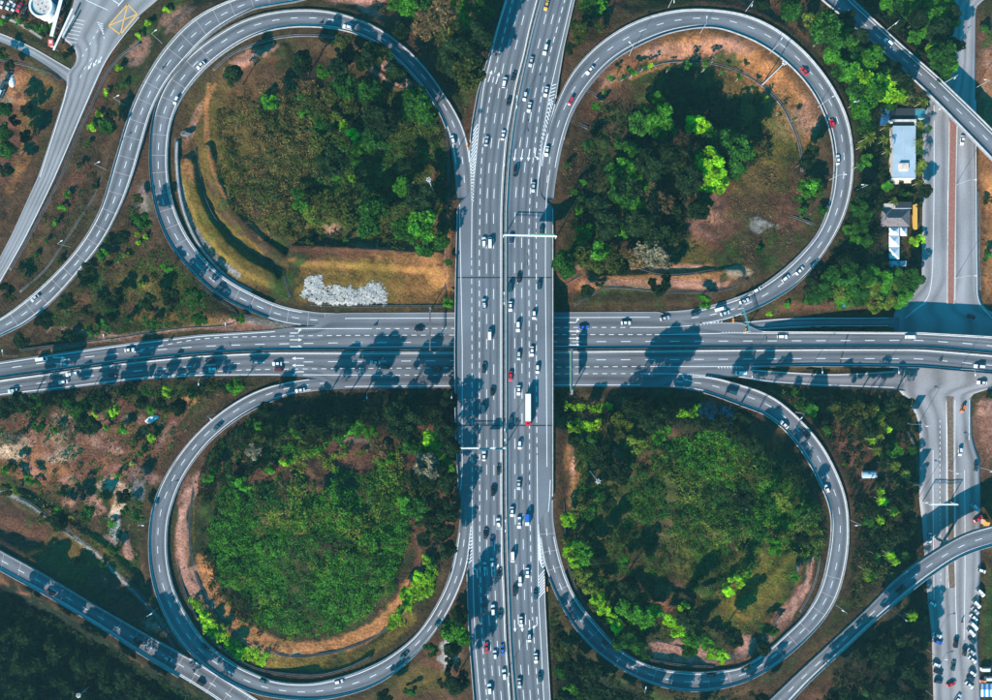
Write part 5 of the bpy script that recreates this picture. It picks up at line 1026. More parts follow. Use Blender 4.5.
part(t, 'wall', 'wall', lambda m: [box_px(m, 881.5, 203.4, 908, 225, ZL-1, -5.02), box_px(m, 896, 202.2, 911, 207.6, ZL-1, -4.6)]); part(t, 'roof', 'tile_grey', lambda m: (hip(m, 879.4, 209, 910, 226.6, -5, -2.4), hip(m, 879.4, 207.8, 892, 226, -4.98, -2.6, 'v')))
part(t, 'flat_roof', 'black_roof', lambda m: box_px(m, 895.5, 201.8, 911.8, 208.4, -4.58, -4.4)); part(t, 'gutter', 'blue_roof', lambda m: box_px(m, 895.6, 207.9, 911.6, 208.6, -4.38, -4.25))
for i, (a, b_, c, d, lab) in enumerate(((889,227,899.4,235.4,'top white pyramid tent in the column by the dark tiled roof'),(889,235.8,899.6,247,'middle white pyramid tent in the column below the dark tiled roof'),(889,247.4,899.4,259,'bottom bluish white pyramid tent in the column below the dark tiled roof'),(900.4,227,907,235.8,'small white square tent right of the tent column'))):
    t = empty('tent', (0, 0, 0)); tag(t, lab, 'tent', 'white tents by the tiled roof house')
    part(t, 'tent_pole', 'white_steel', lambda m: [m.tube(P(u, v, ZL-.1), P(u, v, -5.4), .06) for u in (a+.5, c-.5) for v in (b_+.5, d-.5)]); part(t, 'tent_roof', 'canvas', lambda m: hip(m, a, b_, c, d, -5.4, -3.9))
t = empty('tarpaulin_shelter', (0, 0, 0)); tag(t, 'crumpled pale blue tarpaulin shelter below the column of tents', 'shelter'); part(t, 'tarpaulin', 'blue_roof', lambda m: (hip(m, 889, 260.4, 899, 267.6, -6.4, -5.7), hip(m, 899.3, 260.8, 906.6, 266.4, -6.2, -5.8))); part(t, 'pole', 'white_steel', lambda m: [m.tube(P(u, v, ZL-.3), P(u, v, -6.3), .05) for u in (890,905) for v in (261.4,266)])
for (a, b_, c, d, lab) in ((871.5,230.5,888,266,'dark red floored court left of the white tents'),(900.6,236.6,910.5,262,'dark red floored court right of the white tents')):
    o = slab('court_floor', [(a,b_),(c,b_),(c,d),(a,d)], ZL-.6, ZL+.16, 'court'); tag(o, lab, 'court')
t = empty('beam_frame', (0, 0, 0)); tag(t, 'thin white beam over the dark red court left of the tents', 'frame'); part(t, 'beam', 'white_steel', lambda m: box_px(m, 880.6, 230.4, 881.5, 260, -5.3, -5)); part(t, 'post', 'white_steel', lambda m: [m.tube(P(881, v, ZL), P(881, v, -5.3), .08) for v in (231,245.5,259.5)])
for a, b_, c, d, lab in ((914.6,94,917.4,107,'ochre garden wall by the palms below the diagonal flyover'),(915.4,204,917.4,229,'ochre garden wall between the dark tiled roof and the local road'),(889.8,101,890.8,109,'ochre wall stub above the blue shed')):
    mb = MB(); box_px(mb, a, b_, c, d, ZL-1, ZL+1.9); tag(mb.build('garden_wall', M['yellow_wall']), lab, 'wall')
t = empty('storage_shed', (0, 0, 0)); tag(t, 'small shed with a rounded pale blue roof alone in the brown field', 'shed'); gz = ground_at(870, 474)[2]
part(t, 'wall', 'wall', lambda m: box_px(m, 863, 471.6, 876.6, 477.6, gz-1, gz+2.1))
def barrel(m):
    for i in range(6):
        a0, a1 = math.pi*i/6, math.pi*(i+1)/6; v0, v1 = 474.6+3.7*math.cos(a0), 474.6+3.7*math.cos(a1); z0, z1 = gz+2.1+1.0*math.sin(a0), gz+2.1+1.0*math.sin(a1)
        m.poly([P(862.4, v0, z0), P(877.2, v0, z0), P(877.2, v1, z1), P(862.4, v1, z1)])
    m.poly([P(862.4, 474.6+3.7*math.cos(math.pi*i/6), gz+2.1+math.sin(math.pi*i/6)) for i in range(7)]); m.poly([P(877.2, 474.6+3.7*math.cos(math.pi*i/6), gz+2.1+math.sin(math.pi*i/6)) for i in range(7)])
part(t, 'roof', 'blue_roof', barrel)
gz = ground_at(845, 302)[2]; t = empty('site_hut', (0, 0, 0)); tag(t, 'tiny bright blue cabin between trees above the upper slip lane', 'cabin'); part(t, 'wall', 'wall', lambda m: box_px(m, 843.6, 298.4, 846.4, 306.6, gz-.5, gz+2)); part(t, 'roof', 'blue_canvas', lambda m: box_px(m, 843.2, 298, 846.8, 307, gz+2.02, gz+2.2))
# round building in the corner
gz = ground_at(39, 14)[2]; bx, by, _ = P(39.3, 4.5, 6); t = empty('round_building', (bx, by, gz)); tag(t, 'round building with a white ring parapet and beige flat roof in the upper left corner', 'building')
part(t, 'wall', 'canvas', lambda m: m.tube((0, 0, -.5), (0, 0, 5.5), 5.2, 5.2, 40)); part(t, 'roof', mat('beige_roof', (.50,.46,.42), .9, noise=(.8,.25)), lambda m: m.tube((0, 0, 5.3), (0, 0, 5.62), 4.9, 4.9, 40))
def ringp(m, r0, r1, z0, z1, a0=0, a1=2*math.pi, n_=40, cx=0, cy=0):
    for i in range(n_):
        a, b_ = a0+(a1-a0)*i/n_, a0+(a1-a0)*(i+1)/n_; q = lambda r, an, z: (cx+r*math.cos(an), cy+r*math.sin(an), z)
        m.poly([q(r0,a,z1),q(r1,a,z1),q(r1,b_,z1),q(r0,b_,z1)]); m.poly([q(r1,a,z0),q(r1,b_,z0),q(r1,b_,z1),q(r1,a,z1)]); m.poly([q(r0,a,z0),q(r0,a,z1),q(r0,b_,z1),q(r0,b_,z0)])
part(t, 'ring_parapet', 'canvas', lambda m: ringp(m, 4.9, 5.8, 5, 6.3)); part(t, 'crescent_canopy', 'canvas', lambda m: ringp(m, 5.85, 7.6, 3.0, 3.3, math.radians(-75), math.radians(-10), 14)); part(t, 'canopy_ring', 'deep_blue', lambda m: ringp(m, 5.85, 7.2, 2.6, 2.8, math.radians(-5), math.radians(70), 14))
part(t, 'roof_vent', 'conc_dark', lambda m: [m.tube((x, y, 5.6), (x, y, 5.95), .22, .22, 8) for x, y in ((-1.8,.6),(.3,1.2),(2.0,-.6),(-.6,-1.5),(1.2,-2.6))])
def beam_thing(p0, p1, z0, h, wd, m, name, label, cat):
    a = Vector(P(*p0, z0+h)); b_ = Vector(P(*p1, z0+h)); d = b_-a; t = empty(name, (0, 0, 0)); tag(t, label, cat); c = (a+b_)/2; an = math.atan2(d.y, d.x)
    part(t, 'roof', m, lambda q: q.box((c.x, c.y, z0+h), (d.length, wd, .25), an)); n_ = max(2, int(d.length/5))
    for i in range(n_+1): x = a+d*(.04+.92*i/n_); part(t, 'post', 'steel', lambda q: q.tube((x.x, x.y, z0-.5), (x.x, x.y, z0+h-.1), .1, .1, 8))
    return t
gz = ground_at(56, 25)[2]
beam_thing((62,-4), (51.4,36), gz, 4.2, 1.7, 'canvas', 'covered_walkway', 'long narrow white covered walkway beside the round building', 'walkway')
beam_thing((72.6,8.5), (53.6,50), gz, 3.4, .9, 'canvas', 'covered_walkway', 'thin pale covered walkway edging the parking bays in the upper left', 'walkway')
beam_thing((74.5,15), (62.4,37), gz, 2.9, .8, 'conc_pale', 'parking_canopy', 'short pale canopy beside the parking bays in the upper left', 'canopy')
t = empty('guard_booth', (0, 0, 0)); tag(t, 'small booth with a pink and red roof at the end of the white walkway', 'booth'); part(t, 'wall', 'wall', lambda m: box_px(m, 48.6, 40, 52.6, 45.4, gz-.5, gz+2.2)); part(t, 'roof', 'red_box', lambda m: box_px(m, 48, 39.2, 53.2, 46, gz+2.22, gz+2.4)); part(t, 'roof_panel', 'peach', lambda m: box_px(m, 49, 40, 52, 43, gz+2.4, gz+2.5))
o = slab('parking_pavement', [(53,0),(60,0),(58,13),(54,13)], gz-1, gz+.06, 'conc_dark'); tag(o, None, None, kind='structure')
# striped tent and stalls, lower right corner
t = empty('market_tent', (0, 0, 0)); tag(t, 'blue and white striped tent at the lower right picture edge', 'tent')
for i in range(6): part(t, 'tent_panel', ['canvas','blue_canvas'][i % 2], lambda m: m.poly([P(981+i*2.4, 697, ZL+2.6), P(983.4+i*2.4, 697, ZL+2.6), P(983.4+i*2.4, 690, ZL+3.6), P(981+i*2.4, 690, ZL+3.6)]) or m.poly([P(981+i*2.4, 690, ZL+3.6), P(983.4+i*2.4, 690, ZL+3.6), P(983.4+i*2.4, 684, ZL+2.6), P(981+i*2.4, 684, ZL+2.6)]))
part(t, 'tent_pole', 'white_steel', lambda m: [m.tube(P(u, v, ZL-.3), P(u, v, ZL+2.6), .07) for u in (981.4,994.6) for v in (684.6,696.4)])
for a, b_, m_, lab in ((980.6,680.6,'red_box','small red topped stall above the striped tent'),(983.8,681,'orange','small orange topped stall above the striped tent')):
    t = empty('stall', (0, 0, 0)); tag(t, lab, 'stall'); part(t, 'stall_roof', m_, lambda m: box_px(m, a, b_, a+2.6, b_+3, ZL+2.2, ZL+2.35)); part(t, 'counter', 'wall', lambda m: box_px(m, a+.3, b_+.3, a+2.3, b_+2.7, ZL-.2, ZL+1)); part(t, 'pole', 'white_steel', lambda m: [m.tube(P(a+.3, b_+y, ZL), P(a+.3, b_+y, ZL+2.2), .05) for y in (.3, 2.7)])
t = empty('food_stall', (0, 0, 0)); tag(t, 'orange roofed stall beside the shaded cars above the bridge ramp', 'stall'); part(t, 'wall', 'wall', lambda m: box_px(m, 984.5, 520, 991.5, 525, ZL-.5, ZL+2.4)); part(t, 'roof', 'orange', lambda m: hip(m, 983.6, 519, 992.6, 526, ZL+2.42, ZL+3.4))
# small odds and ends
def lump(name, u, v, ru, rv, h, m, lab, cat, seed, rot=0):
    r_ = np.random.default_rng(seed); x, y, z = ground_at(u, v); mb = MB(); n_ = 14; ring0 = [];
    for k, (f, zz_) in enumerate(((1, -.2), (.85, h*.6), (.45, h), (0.05, h*.9))):
        ring0.append([(x+(math.cos(a+rot)*ru*math.cos(rot)-math.sin(a+rot)*rv*math.sin(rot))*.5*f*(1+.25*r_.random()), y+(math.cos(a+rot)*ru*math.sin(rot)+math.sin(a+rot)*rv*math.cos(rot))*.5*f*(1+.25*r_.random()), z+zz_*(.7+.5*r_.random())) for a in np.arange(n_)*2*math.pi/n_])
    for k in range(3):
        for i in range(n_): j = (i+1) % n_; mb.poly([ring0[k][i], ring0[k][j], ring0[k+1][j], ring0[k+1][i]])
    return tag(mb.build(name, M[m]), lab, cat)
lump('tarpaulin', 152, 419, 7, 3, .9, 'canvas', 'crumpled white tarpaulin heap in the scrub below the horizontal road', 'tarpaulin', 5, .4)
lump('tarpaulin', 12, 81, 3, 6, .8, 'canvas', 'crumpled white tarpaulin by the ploughed earth at the left edge', 'tarpaulin', 6, 0)
lump('spoil_heap', 184, 133, 6, 3, 1.0, 'conc_dark', 'small dark concrete block heap inside the left of the upper left loop', 'rubble', 9, 0)
# gravel patch and paved apron follow the ground
def inpoly(u, v, poly):
    u = np.asarray(u, float); v = np.asarray(v, float); c = np.zeros(u.shape, bool); j = len(poly)-1
    for i in range(len(poly)):
        (x0, y0), (x1, y1) = poly[i], poly[j]; m_ = ((y0 > v) != (y1 > v)) & (u < (x1-x0)*(v-y0)/((y1-y0) if y1 != y0 else 1e-9)+x0); c ^= m_; j = i
    return c
def patch(name, poly, m, ragged, lift, rough):
    us = [q[0] for q in poly]; vs_ = [q[1] for q in poly]; gx, gy = np.meshgrid(np.arange(min(us)-4, max(us)+4, .7), np.arange(min(vs_)-4, max(vs_)+4, .7), indexing='ij')
    na = fnoise(gx, gy, 5, 77, 2); nb = fnoise(gx, gy, 1.6, 78, 2); msk = inpoly(gx+(na-.5)*ragged*1.6+(nb-.5)*ragged, gy+(na-.5)*ragged-(nb-.5)*ragged, poly) & (nb > (.30 if ragged > 2 else -1))
    X_ = (gx-496)*.5; Y_ = (350-gy)*.5; Z_ = height(X_, Y_); X_ = X_*(H-Z_)/H; Y_ = Y_*(H-Z_)/H; Z_ = height(X_, Y_)+lift+rough*fnoise(X_*3, Y_*3, 1.5, 88, 2)
    id_ = np.arange(gx.size).reshape(gx.shape); F = np.stack([id_[:-1, :-1], id_[:-1, 1:], id_[1:, 1:], id_[1:, :-1]], -1)[msk[:-1, :-1]]
    return structure(mesh_np(name, np.stack([X_, Y_, Z_], -1).reshape(-1, 3), F.reshape(-1, 4)[:, ::-1], M[m]))
patch('gravel_patch', [(305,274),(322,274),(324,285),(350,287),(363,286),(366,281),(379,282),(386,288),(388,304),(350,304),(318,303),(303,298)], 'gravel', 6, .06, .18)
patch('paved_apron', [(699,401),(715.4,403.4),(715.4,420),(699,416.5)], 'apron', 0, .12, 0); patch('paved_apron', [(717,403.8),(735,408.5),(733,425),(717,420.4)], 'apron', 0, .12, 0)
# ================================================================ TREES AND PLANTS
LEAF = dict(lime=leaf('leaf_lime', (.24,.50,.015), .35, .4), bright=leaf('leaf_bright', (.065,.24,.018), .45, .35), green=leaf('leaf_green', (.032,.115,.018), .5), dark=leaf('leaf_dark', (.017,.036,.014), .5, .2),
 olive=leaf('leaf_olive', (.065,.085,.020), .5), yellow=leaf('leaf_yellow', (.13,.18,.025), .4), brown=leaf('leaf_brown', (.15,.105,.05), .4), grey=leaf('leaf_grey', (.20,.18,.12), .35), ochre=leaf('leaf_ochre', (.20,.135,.05), .4))
def leaf_quads(Pn, size, r, flat=.5):
    """Pn (n,3) -> quads of random tilt"""
    n_ = len(Pn); a = r.random(n_)*2*np.pi; tilt = (r.random(n_)**1.2)*(1-flat)*1.5; az = r.random(n_)*2*np.pi
    nrm = np.c_[np.sin(tilt)*np.cos(az), np.sin(tilt)*np.sin(az), np.cos(tilt)]; t1 = np.c_[np.cos(a), np.sin(a), np.zeros(n_)]; t1 -= (t1*nrm).sum(1)[:, None]*nrm; t1 /= np.linalg.norm(t1, axis=1)[:, None]; t2 = np.cross(nrm, t1)
    s = size*(.6+.8*r.random(n_))[:, None]; t1 = t1*s; t2 = t2*s*.7
    V = np.stack([Pn-t1-t2*.4, Pn+t1*.2-t2, Pn+t1+t2*.3, Pn-t1*.1+t2], 1).reshape(-1, 3); return V, np.arange(n_*4).reshape(-1, 4)
def crown_points(R, Hc, r, lobes, n_, hollow=.75):
    """uneven crown: lobes in an ellipsoid of radius R, height Hc; leaves thick on each lobe's skin"""
    cs = []
    for i in range(lobes):
        a = r.random()*2*np.pi; d = R*.72*math.sqrt(r.random()); z = Hc*(.35+.5*(1-(d/R)**2)*r.random()+.12*r.random()); cs.append((d*math.cos(a), d*math.sin(a), z, R*(.22+.22*r.random())))
    cs = np.array(cs); k = r.integers(0, lobes, n_); v = r.normal(size=(n_, 3)); v /= np.linalg.norm(v, axis=1)[:, None]; v[:, 2] = np.where(v[:, 2] < -.25, -v[:, 2], v[:, 2])
    rad = cs[k, 3]*(hollow+(1.08-hollow)*r.random(n_)); q = cs[k, :3]+v*rad[:, None]*np.array([1, 1, .8]); return q, cs
def trunk_mb(Ht, cs, r, rad, mb=None, spread=.6):
    mb = mb or MB(); pts = [(0, 0, -.6), (.15*r.normal(), .15*r.normal(), Ht*.35), (.25*r.normal(), .25*r.normal(), Ht*.7)]
    mb.tube(pts[0], pts[1], rad, rad*.8, 8); mb.tube(pts[1], pts[2], rad*.8, rad*.6, 8)
    for c in cs[:6]: m_ = (Vector(pts[2])+Vector(c[:3]))/2+Vector((0, 0, .4)); mb.tube(pts[1 if r.random() < .4 else 2], m_, rad*.42, rad*.28, 6); mb.tube(m_, c[:3], rad*.28, rad*.1, 5)
    return mb
TP = {}
def tree_proto(shape, colour, var):
    key = (shape, colour, var)
    if key in TP: return TP[key]
    r = np.random.default_rng(abs(hash((shape, var))) % 2**31 if False else (sum(map(ord, shape))*31+var*977)); nm, par = {
      'broad': ('broadleaf_tree', dict(R=5.0, Hc=6.5, base=5.0, lobes=15, n=1900, s=.42)), 'tall': ('tall_tree', dict(R=5.0, Hc=14, base=4.5, lobes=26, n=3000, s=.45)),
      'round': ('round_tree', dict(R=3.0, Hc=4.2, base=2.2, lobes=9, n=800, s=.34)), 'airy': ('airy_tree', dict(R=4.2, Hc=6, base=5.0, lobes=16, n=700, s=.33)),
      'shrub': ('shrub', dict(R=1.9, Hc=1.9, base=.2, lobes=7, n=330, s=.30)), 'sapling': ('sapling', dict(R=1.5, Hc=2.2, base=3.0, lobes=5, n=150, s=.26))}[shape]
    t = empty(nm); q, cs = crown_points(par['R'], par['Hc'], r, par['lobes'], par['n'], .62 if shape != 'airy' else .3); q[:, 2] += par['base']; cs = cs.copy(); cs[:, 2] += par['base']
    Vv, Ff = leaf_quads(q, par['s'], r); crown = mesh_np('crown', Vv, Ff, LEAF[colour], t)
    tm = trunk_mb(par['base']+par['Hc']*.25, cs, r, {'shrub': .08, 'sapling': .09, 'round': .16, 'airy': .2}.get(shape, .32)).build('trunk', M['bark_pale' if shape in ('sapling', 'airy') else 'bark'], t)
    t['top'] = par['base']+par['Hc']*.75; t['R0'] = par['R']*.92; TP[key] = note(t); return TP[key]
def palm_proto(colour, var):
    key = ('palm', colour, var)
    if key in TP: return TP[key]
    r = np.random.default_rng(500+var); t = empty('palm_tree'); Ht = 7.5; mb = MB(); bend = r.normal()*.5; pts = [(bend*(i/4)**2, .2*(i/4), -.5+(Ht+.5)*i/4) for i in range(5)]
    for i in range(4): mb.tube(pts[i], pts[i+1], .22-.02*i, .20-.02*i, 8)
    mb.build('trunk', M['bark_pale'], t); mb = MB(); top = Vector(pts[-1]); nf = 13
    for f in range(nf):
        a = 2*math.pi*f/nf+r.random()*.3; Lf = 3.1+r.random()*.9; el = .25+r.random()*.6; prev = None; d = Vector((math.cos(a), math.sin(a), 0)); sd_ = Vector((-math.sin(a), math.cos(a), 0))
        for i in range(9):
            s = i/8; p = top+d*(Lf*s)+Vector((0, 0, Lf*(el*s-1.05*s*s)))
            if prev is not None:
                mb.poly([prev-sd_*.05, p-sd_*.05, p+sd_*.05, prev+sd_*.05]); l = .95*math.sin(math.pi*min(1, s*.9+.12))
                for sg in (-1, 1):
                    for o_ in (0, .5):
                        b0 = prev.lerp(p, o_); mb.poly([b0, b0+d*.16, b0+d*.42+sd_*sg*l-Vector((0, 0, .25)), b0+d*.30+sd_*sg*l-Vector((0, 0, .28))])
            prev = p
    mb.build('crown', LEAF[colour], t); t['top'] = Ht; t['R0'] = 3.4; TP[key] = note(t); return TP[key]
TREES = []      # (u, v, radius px, shape, colour, region)
def T(region, *rows):
    for r in rows: TREES.append(tuple(r)+(region,))
b, d, g, l, o_, y, br, gr = 'bright', 'dark', 'green', 'lime', 'olive', 'yellow', 'brown', 'grey'
T('on the slope left of the curved ramp', (166,10,4,'shrub',l),(148,22,4,'shrub',l),(138,36,4,'shrub',l),(118,68,4,'shrub',l),(105,92,4,'shrub',l),(99,114,4,'shrub',l),(92,127,5,'shrub',l),(104,123,8,'round',g),(112,118,8,'round',d),(88,143,3,'shrub',g),(67,194,4,'shrub',b),(62,208,4.5,'shrub',b),(54,223,4,'shrub',b),(46,241,3,'shrub',g),(36,255,3,'shrub',g),(110,128,7,'round',g),(124,85,4,'shrub',g),(98,80,4,'shrub',d),(80,165,4,'shrub',d),(58,262,4,'shrub',o_),(95,185,4,'shrub',d))
T('at the far left edge beside the town road', (4,110,8,'broad',g),(2,130,9,'broad',g),(6,150,10,'broad',g),(3,170,8,'round',d),(14,120,6,'round',d),(25,135,7,'round',d),(2,52,6,'round',g),(8,65,6,'round',d),(26,108,6,'round',d),(18,50,5,'round',g),(8,300,9,'round',g),(3,290,8,'round',d))
T('in the planting around the round building', (10,18,4,'shrub',g),(18,22,4,'shrub',b),(28,25,4.5,'shrub',g),(36,28,4.5,'shrub',g),(44,28,5,'shrub',g),(24,18,4,'shrub',d),(52,24,4,'shrub',b),(60,22,4,'shrub',g),(58,60,5,'shrub',d),(66,54,5,'shrub',d),(44,33,4,'shrub',d),(2,22,4,'shrub',b),(54,31,3.5,'shrub',g),(62,32,3.5,'shrub',d))
T('between the curved ramp and upper left loop', (136,197,6,'round',y),(142,220,9,'broad',g),(137,234,3,'shrub',l),(145,237,3,'shrub',l),(138,242,3,'shrub',l),(100,254,7,'round',b),(88,268,8,'round',d),(76,281,4,'shrub',b),(80,275,5,'round',d),(166,267,6,'round',b),(192,296,9,'round',g),(120,236,7,'round',d),(124,255,3,'shrub',y),(128,255,3,'shrub',y),(108,240,4,'shrub',g),(105,268,4,'shrub',o_),(118,290,6,'shrub',d),(110,310,5,'shrub',g),(128,318,5,'shrub',g),(92,330,7,'shrub',g),(102,325,6,'shrub',g),(70,335,6,'shrub',d),(60,338,5,'shrub',d),(200,318,8,'round',g),(150,322,6,'shrub',g),(140,283,5,'shrub',y),(168,312,4,'shrub',o_),(241,319,5,'shrub',b),(155,218,7,'round',d),(170,295,10,'broad',d),(148,302,9,'round',d),(110,302,8,'round',d),(88,310,6,'round',d),(190,262,9,'tall',d),(176,240,8,'tall',d),(205,283,9,'tall',d),(148,206,8,'tall',d),(68,300,7,'broad',d),(44,322,7,'broad',d),(20,340,8,'broad',d))
T('inside the upper left loop', (325,70,8,'round',b),(268,102,9,'round',b),(265,98,6,'shrub',g),(304,113,5,'shrub',b),(310,100,7,'airy',o_),(322,110,6,'airy',y),(335,118,7,'airy',y),(343,125,6,'airy',l),(352,133,7,'round',l),(358,142,6,'round',l),(357,152,5,'airy',b),(355,161,5,'airy',b),(320,125,9,'broad',g),(318,140,11,'broad',o_),(330,95,9,'airy',o_),(345,88,12,'broad',g),(370,92,13,'broad',g),(350,105,9,'broad',o_),(370,108,8,'broad',d),(415,100,15,'broad',g),(425,110,12,'broad',g),(410,112,11,'broad',g),(340,38,10,'airy',o_),(350,50,10,'broad',d),(372,50,11,'broad',d),(385,55,7,'round',g),(405,62,5,'round',d),(365,60,10,'tall',d),(395,70,9,'tall',d),(338,68,9,'tall',d),(428,85,9,'tall',d),(300,60,10,'tall',d),
  (380,115,16,'tall',d),(330,160,14,'tall',d),(375,140,13,'broad',g),(402,185,10,'broad',b),(300,205,8,'round',b),(296,193,7,'round',g),(335,200,14,'airy',o_),(345,215,14,'broad',o_),(310,215,8,'airy',y),(372,210,14,'broad',g),(365,225,12,'broad',g),(400,228,11,'broad',g),(408,233,10,'broad',g),(424,225,15,'broad',b),(428,212,9,'airy',y),(440,240,9,'broad',g),(425,248,10,'broad',g),(405,165,8,'broad',d),(405,163,4,'shrub',l),(335,178,4,'round',b),(380,190,5,'airy',y),(352,178,4,'round',l),(420,195,14,'tall',d),(345,240,3,'shrub',g),(447,303,6,'round',b),(449,262,4,'round',g),(310,240,6,'shrub',o_),(284,232,5,'shrub',o_),(230,72,9,'tall',d))
T('between the upper left loop and the highway', (395,3,9,'broad',b),(408,8,10,'broad',b),(425,4,8,'broad',g),(460,2,9,'round',b),(478,6,10,'broad',g),(486,15,9,'broad',g),(463,22,10,'broad',b),(470,12,7,'round',b),(440,18,16,'airy',br),(425,25,13,'airy',br),(450,35,14,'airy',o_),(462,55,10,'round',l),(466,75,16,'broad',o_),(472,85,10,'broad',o_),(455,45,15,'tall',d),(470,55,13,'tall',d),(460,68,12,'tall',d),(478,35,13,'tall',d),(448,62,11,'broad',d),(440,80,10,'broad',d),(400,30,8,'broad',d),(450,92,9,'broad',d),(480,50,12,'tall',d),(388,40,7,'shrub',o_))
T('on the verge at the upper highway', (598,4,8,'round',b),(590,-2,8,'round',g),(580,25,9,'broad',o_),(578,38,7,'broad',o_),(569,66,9,'round',l),(575,58,6,'round',g),(588,20,7,'broad',d),(600,28,6,'shrub',o_),(570,48,6,'round',d),(585,8,6,'round',g))
T('above the upper right loop', (779,12,17,'broad',g),(770,20,11,'broad',g),(792,8,11,'broad',g),(830,30,17,'broad',g),(838,40,12,'broad',g),(815,40,10,'broad',o_),(808,20,7,'shrub',y),(848,20,9,'broad',d),(760,6,9,'broad',d))
for i_ in range(17):
    a_ = [(604,90),(612,78),(624,76),(634,70),(644,66),(653,63),(668,69),(688,64),(706,66),(716,56),(722,72),(740,76),(754,87),(765,100),(768,96),(780,112),(795,118)][i_]
    T('in the row atop the upper right loop', (a_[0], a_[1], [3,4,3,5,3.5,4,3,5,5,4,3,4,3,3,3,3,3][i_], 'sapling', [g,b,g,b,g,l,g,b,b,gr,g,b,g,g,y,g,y][i_]))
T('inside the upper right loop', (658,100,8,'broad',b),(662,118,14,'broad',b),(655,128,11,'broad',l),(668,132,10,'broad',g),(640,122,11,'broad',g),(645,112,9,'airy',g),(696,124,10,'broad',l),(705,128,8,'broad',l),(712,138,9,'broad',g),(692,112,6,'airy',br),(711,160,13,'broad',l),(706,172,13,'broad',l),(716,180,12,'broad',l),(704,188,8,'broad',l),(700,150,10,'broad',o_),(706,200,9,'broad',g),(728,140,12,'broad',g),(742,150,13,'broad',g),(735,168,11,'broad',g),(622,142,8,'airy',g),(632,150,8,'airy',b),(625,165,9,'broad',b),(635,175,13,'broad',b),(642,180,11,'broad',l),(618,180,11,'broad',g),(624,195,15,'broad',g),(632,203,13,'broad',b),(612,170,8,'broad',g),(672,150,5,'airy',y),(684,155,5,'airy',y),(686,165,6,'airy',y),(676,170,5,'airy',y),(675,190,4,'shrub',g),(655,192,10,'airy',br),(665,205,11,'airy',br),(688,200,9,'airy',br),(672,215,12,'broad',d),(588,144,6,'round',g),(597,104,5,'round',b),(583,182,4,'round',l),(574,192,4,'round',g),(580,210,5,'round',b),(584,198,3,'shrub',b),(568,165,4,'shrub',g),(586,234,10,'round',b),(596,238,9,'broad',o_),(623,230,9,'broad',l),(616,238,6,'round',g),(563,263,11,'broad',g),(566,270,9,'broad',g),(580,255,12,'broad',o_),(600,252,11,'broad',l),(612,262,11,'broad',o_),(595,265,10,'broad',o_),(622,268,9,'broad',d),(652,252,15,'airy',gr),(640,258,11,'airy',br),(660,262,11,'airy',gr),(661,282,11,'round',d),(705,301,8,'round',b),(600,284,4,'shrub',d),(806,184,7,'round',b),(812,190,9,'round',b),(818,182,8,'round',g),(810,198,6,'round',y),(820,192,6,'round',g),(798,200,5,'round',g),(803,212,5,'shrub',g),(822,210,6,'shrub',g),(759,250,4,'shrub',g),
  (665,155,15,'tall',d),(650,165,14,'tall',d),(690,178,13,'tall',d),(640,220,14,'tall',d),(610,225,13,'tall',d),(660,235,13,'tall',d),(600,205,12,'tall',d),(630,190,12,'tall',d),(700,210,10,'tall',d),(588,290,7,'broad',d),(815,150,7,'tall',d),(808,160,7,'tall',d))
T('in the bright wood by the diagonal flyover', (858,8,8,'broad',b),(868,4,12,'broad',b),(880,12,10,'broad',b),(895,5,10,'broad',g),(912,2,8,'broad',b),(930,2,9,'broad',b),(905,32,10,'broad',o_),(915,38,8,'broad',b),(925,32,7,'round',b),(930,18,10,'broad',b),(942,15,11,'broad',b),(950,22,10,'broad',b),(955,32,9,'broad',l),(962,38,9,'broad',l),(940,45,9,'broad',b),(925,50,12,'broad',b),(938,58,14,'broad',g),(950,60,12,'broad',b),(930,68,12,'broad',b),(945,72,11,'broad',g),(922,60,9,'broad',g),(915,50,8,'broad',g),(895,22,8,'broad',d),(918,20,10,'tall',d),(905,48,10,'broad',d),(952,48,11,'tall',d),(955,12,8,'tall',d),(944,30,12,'tall',d),
  (857,55,9,'broad',g),(866,60,10,'broad',b),(880,52,10,'broad',b),(850,70,11,'broad',b),(862,78,10,'broad',l),(875,85,12,'broad',b),(888,90,13,'broad',l),(898,85,11,'broad',b),(870,95,12,'broad',b),(858,90,10,'broad',g),(850,105,11,'broad',l),(862,112,11,'broad',b),(845,60,8,'broad',g),(855,48,8,'round',o_),(884,72,10,'broad',g),(872,70,10,'broad',d),(905,65,8,'broad',g),(895,68,9,'broad',d),(866,125,9,'broad',g),(846,85,9,'tall',d),(860,35,8,'tall',d),(900,75,9,'tall',d),(912,80,8,'tall',d))
T('in the garden around the blue roofed buildings', (887,126,5,'palm',y),(885,140,5,'palm',y),(888,151,5,'palm',y),(866,138,7,'palm',y),(862,146,5,'palm',y),(922,124,5,'palm',y),(921,142,6,'palm',y),(921,152,5,'palm',g),(923,165,6,'palm',y),(920,172,5,'palm',y),(925,100,6,'palm',y),(860,165,6,'palm',g),(868,160,6,'round',b),(889,185,6,'round',b),(895,200,5,'palm',y),(920,182,5,'palm',y),(929,128,4,'palm',g),(919,130,6,'round',g),(925,222,7,'round',b),(921,241,6,'round',l),(925,252,6,'round',l),(915,241,5,'round',l),(928,218,5,'round',l),(858,208,9,'broad',g),(864,216,8,'broad',g),(855,240,6,'round',b),(848,230,5,'round',b),(855,180,7,'broad',d),(862,190,8,'broad',d),(852,218,6,'broad',d),(905,192,5,'round',g),(912,196,5,'round',y),(852,130,6,'round',g),(850,160,6,'round',d),(918,205,4,'round',o_),(926,190,7,'tall',d),(932,205,6,'tall',d))
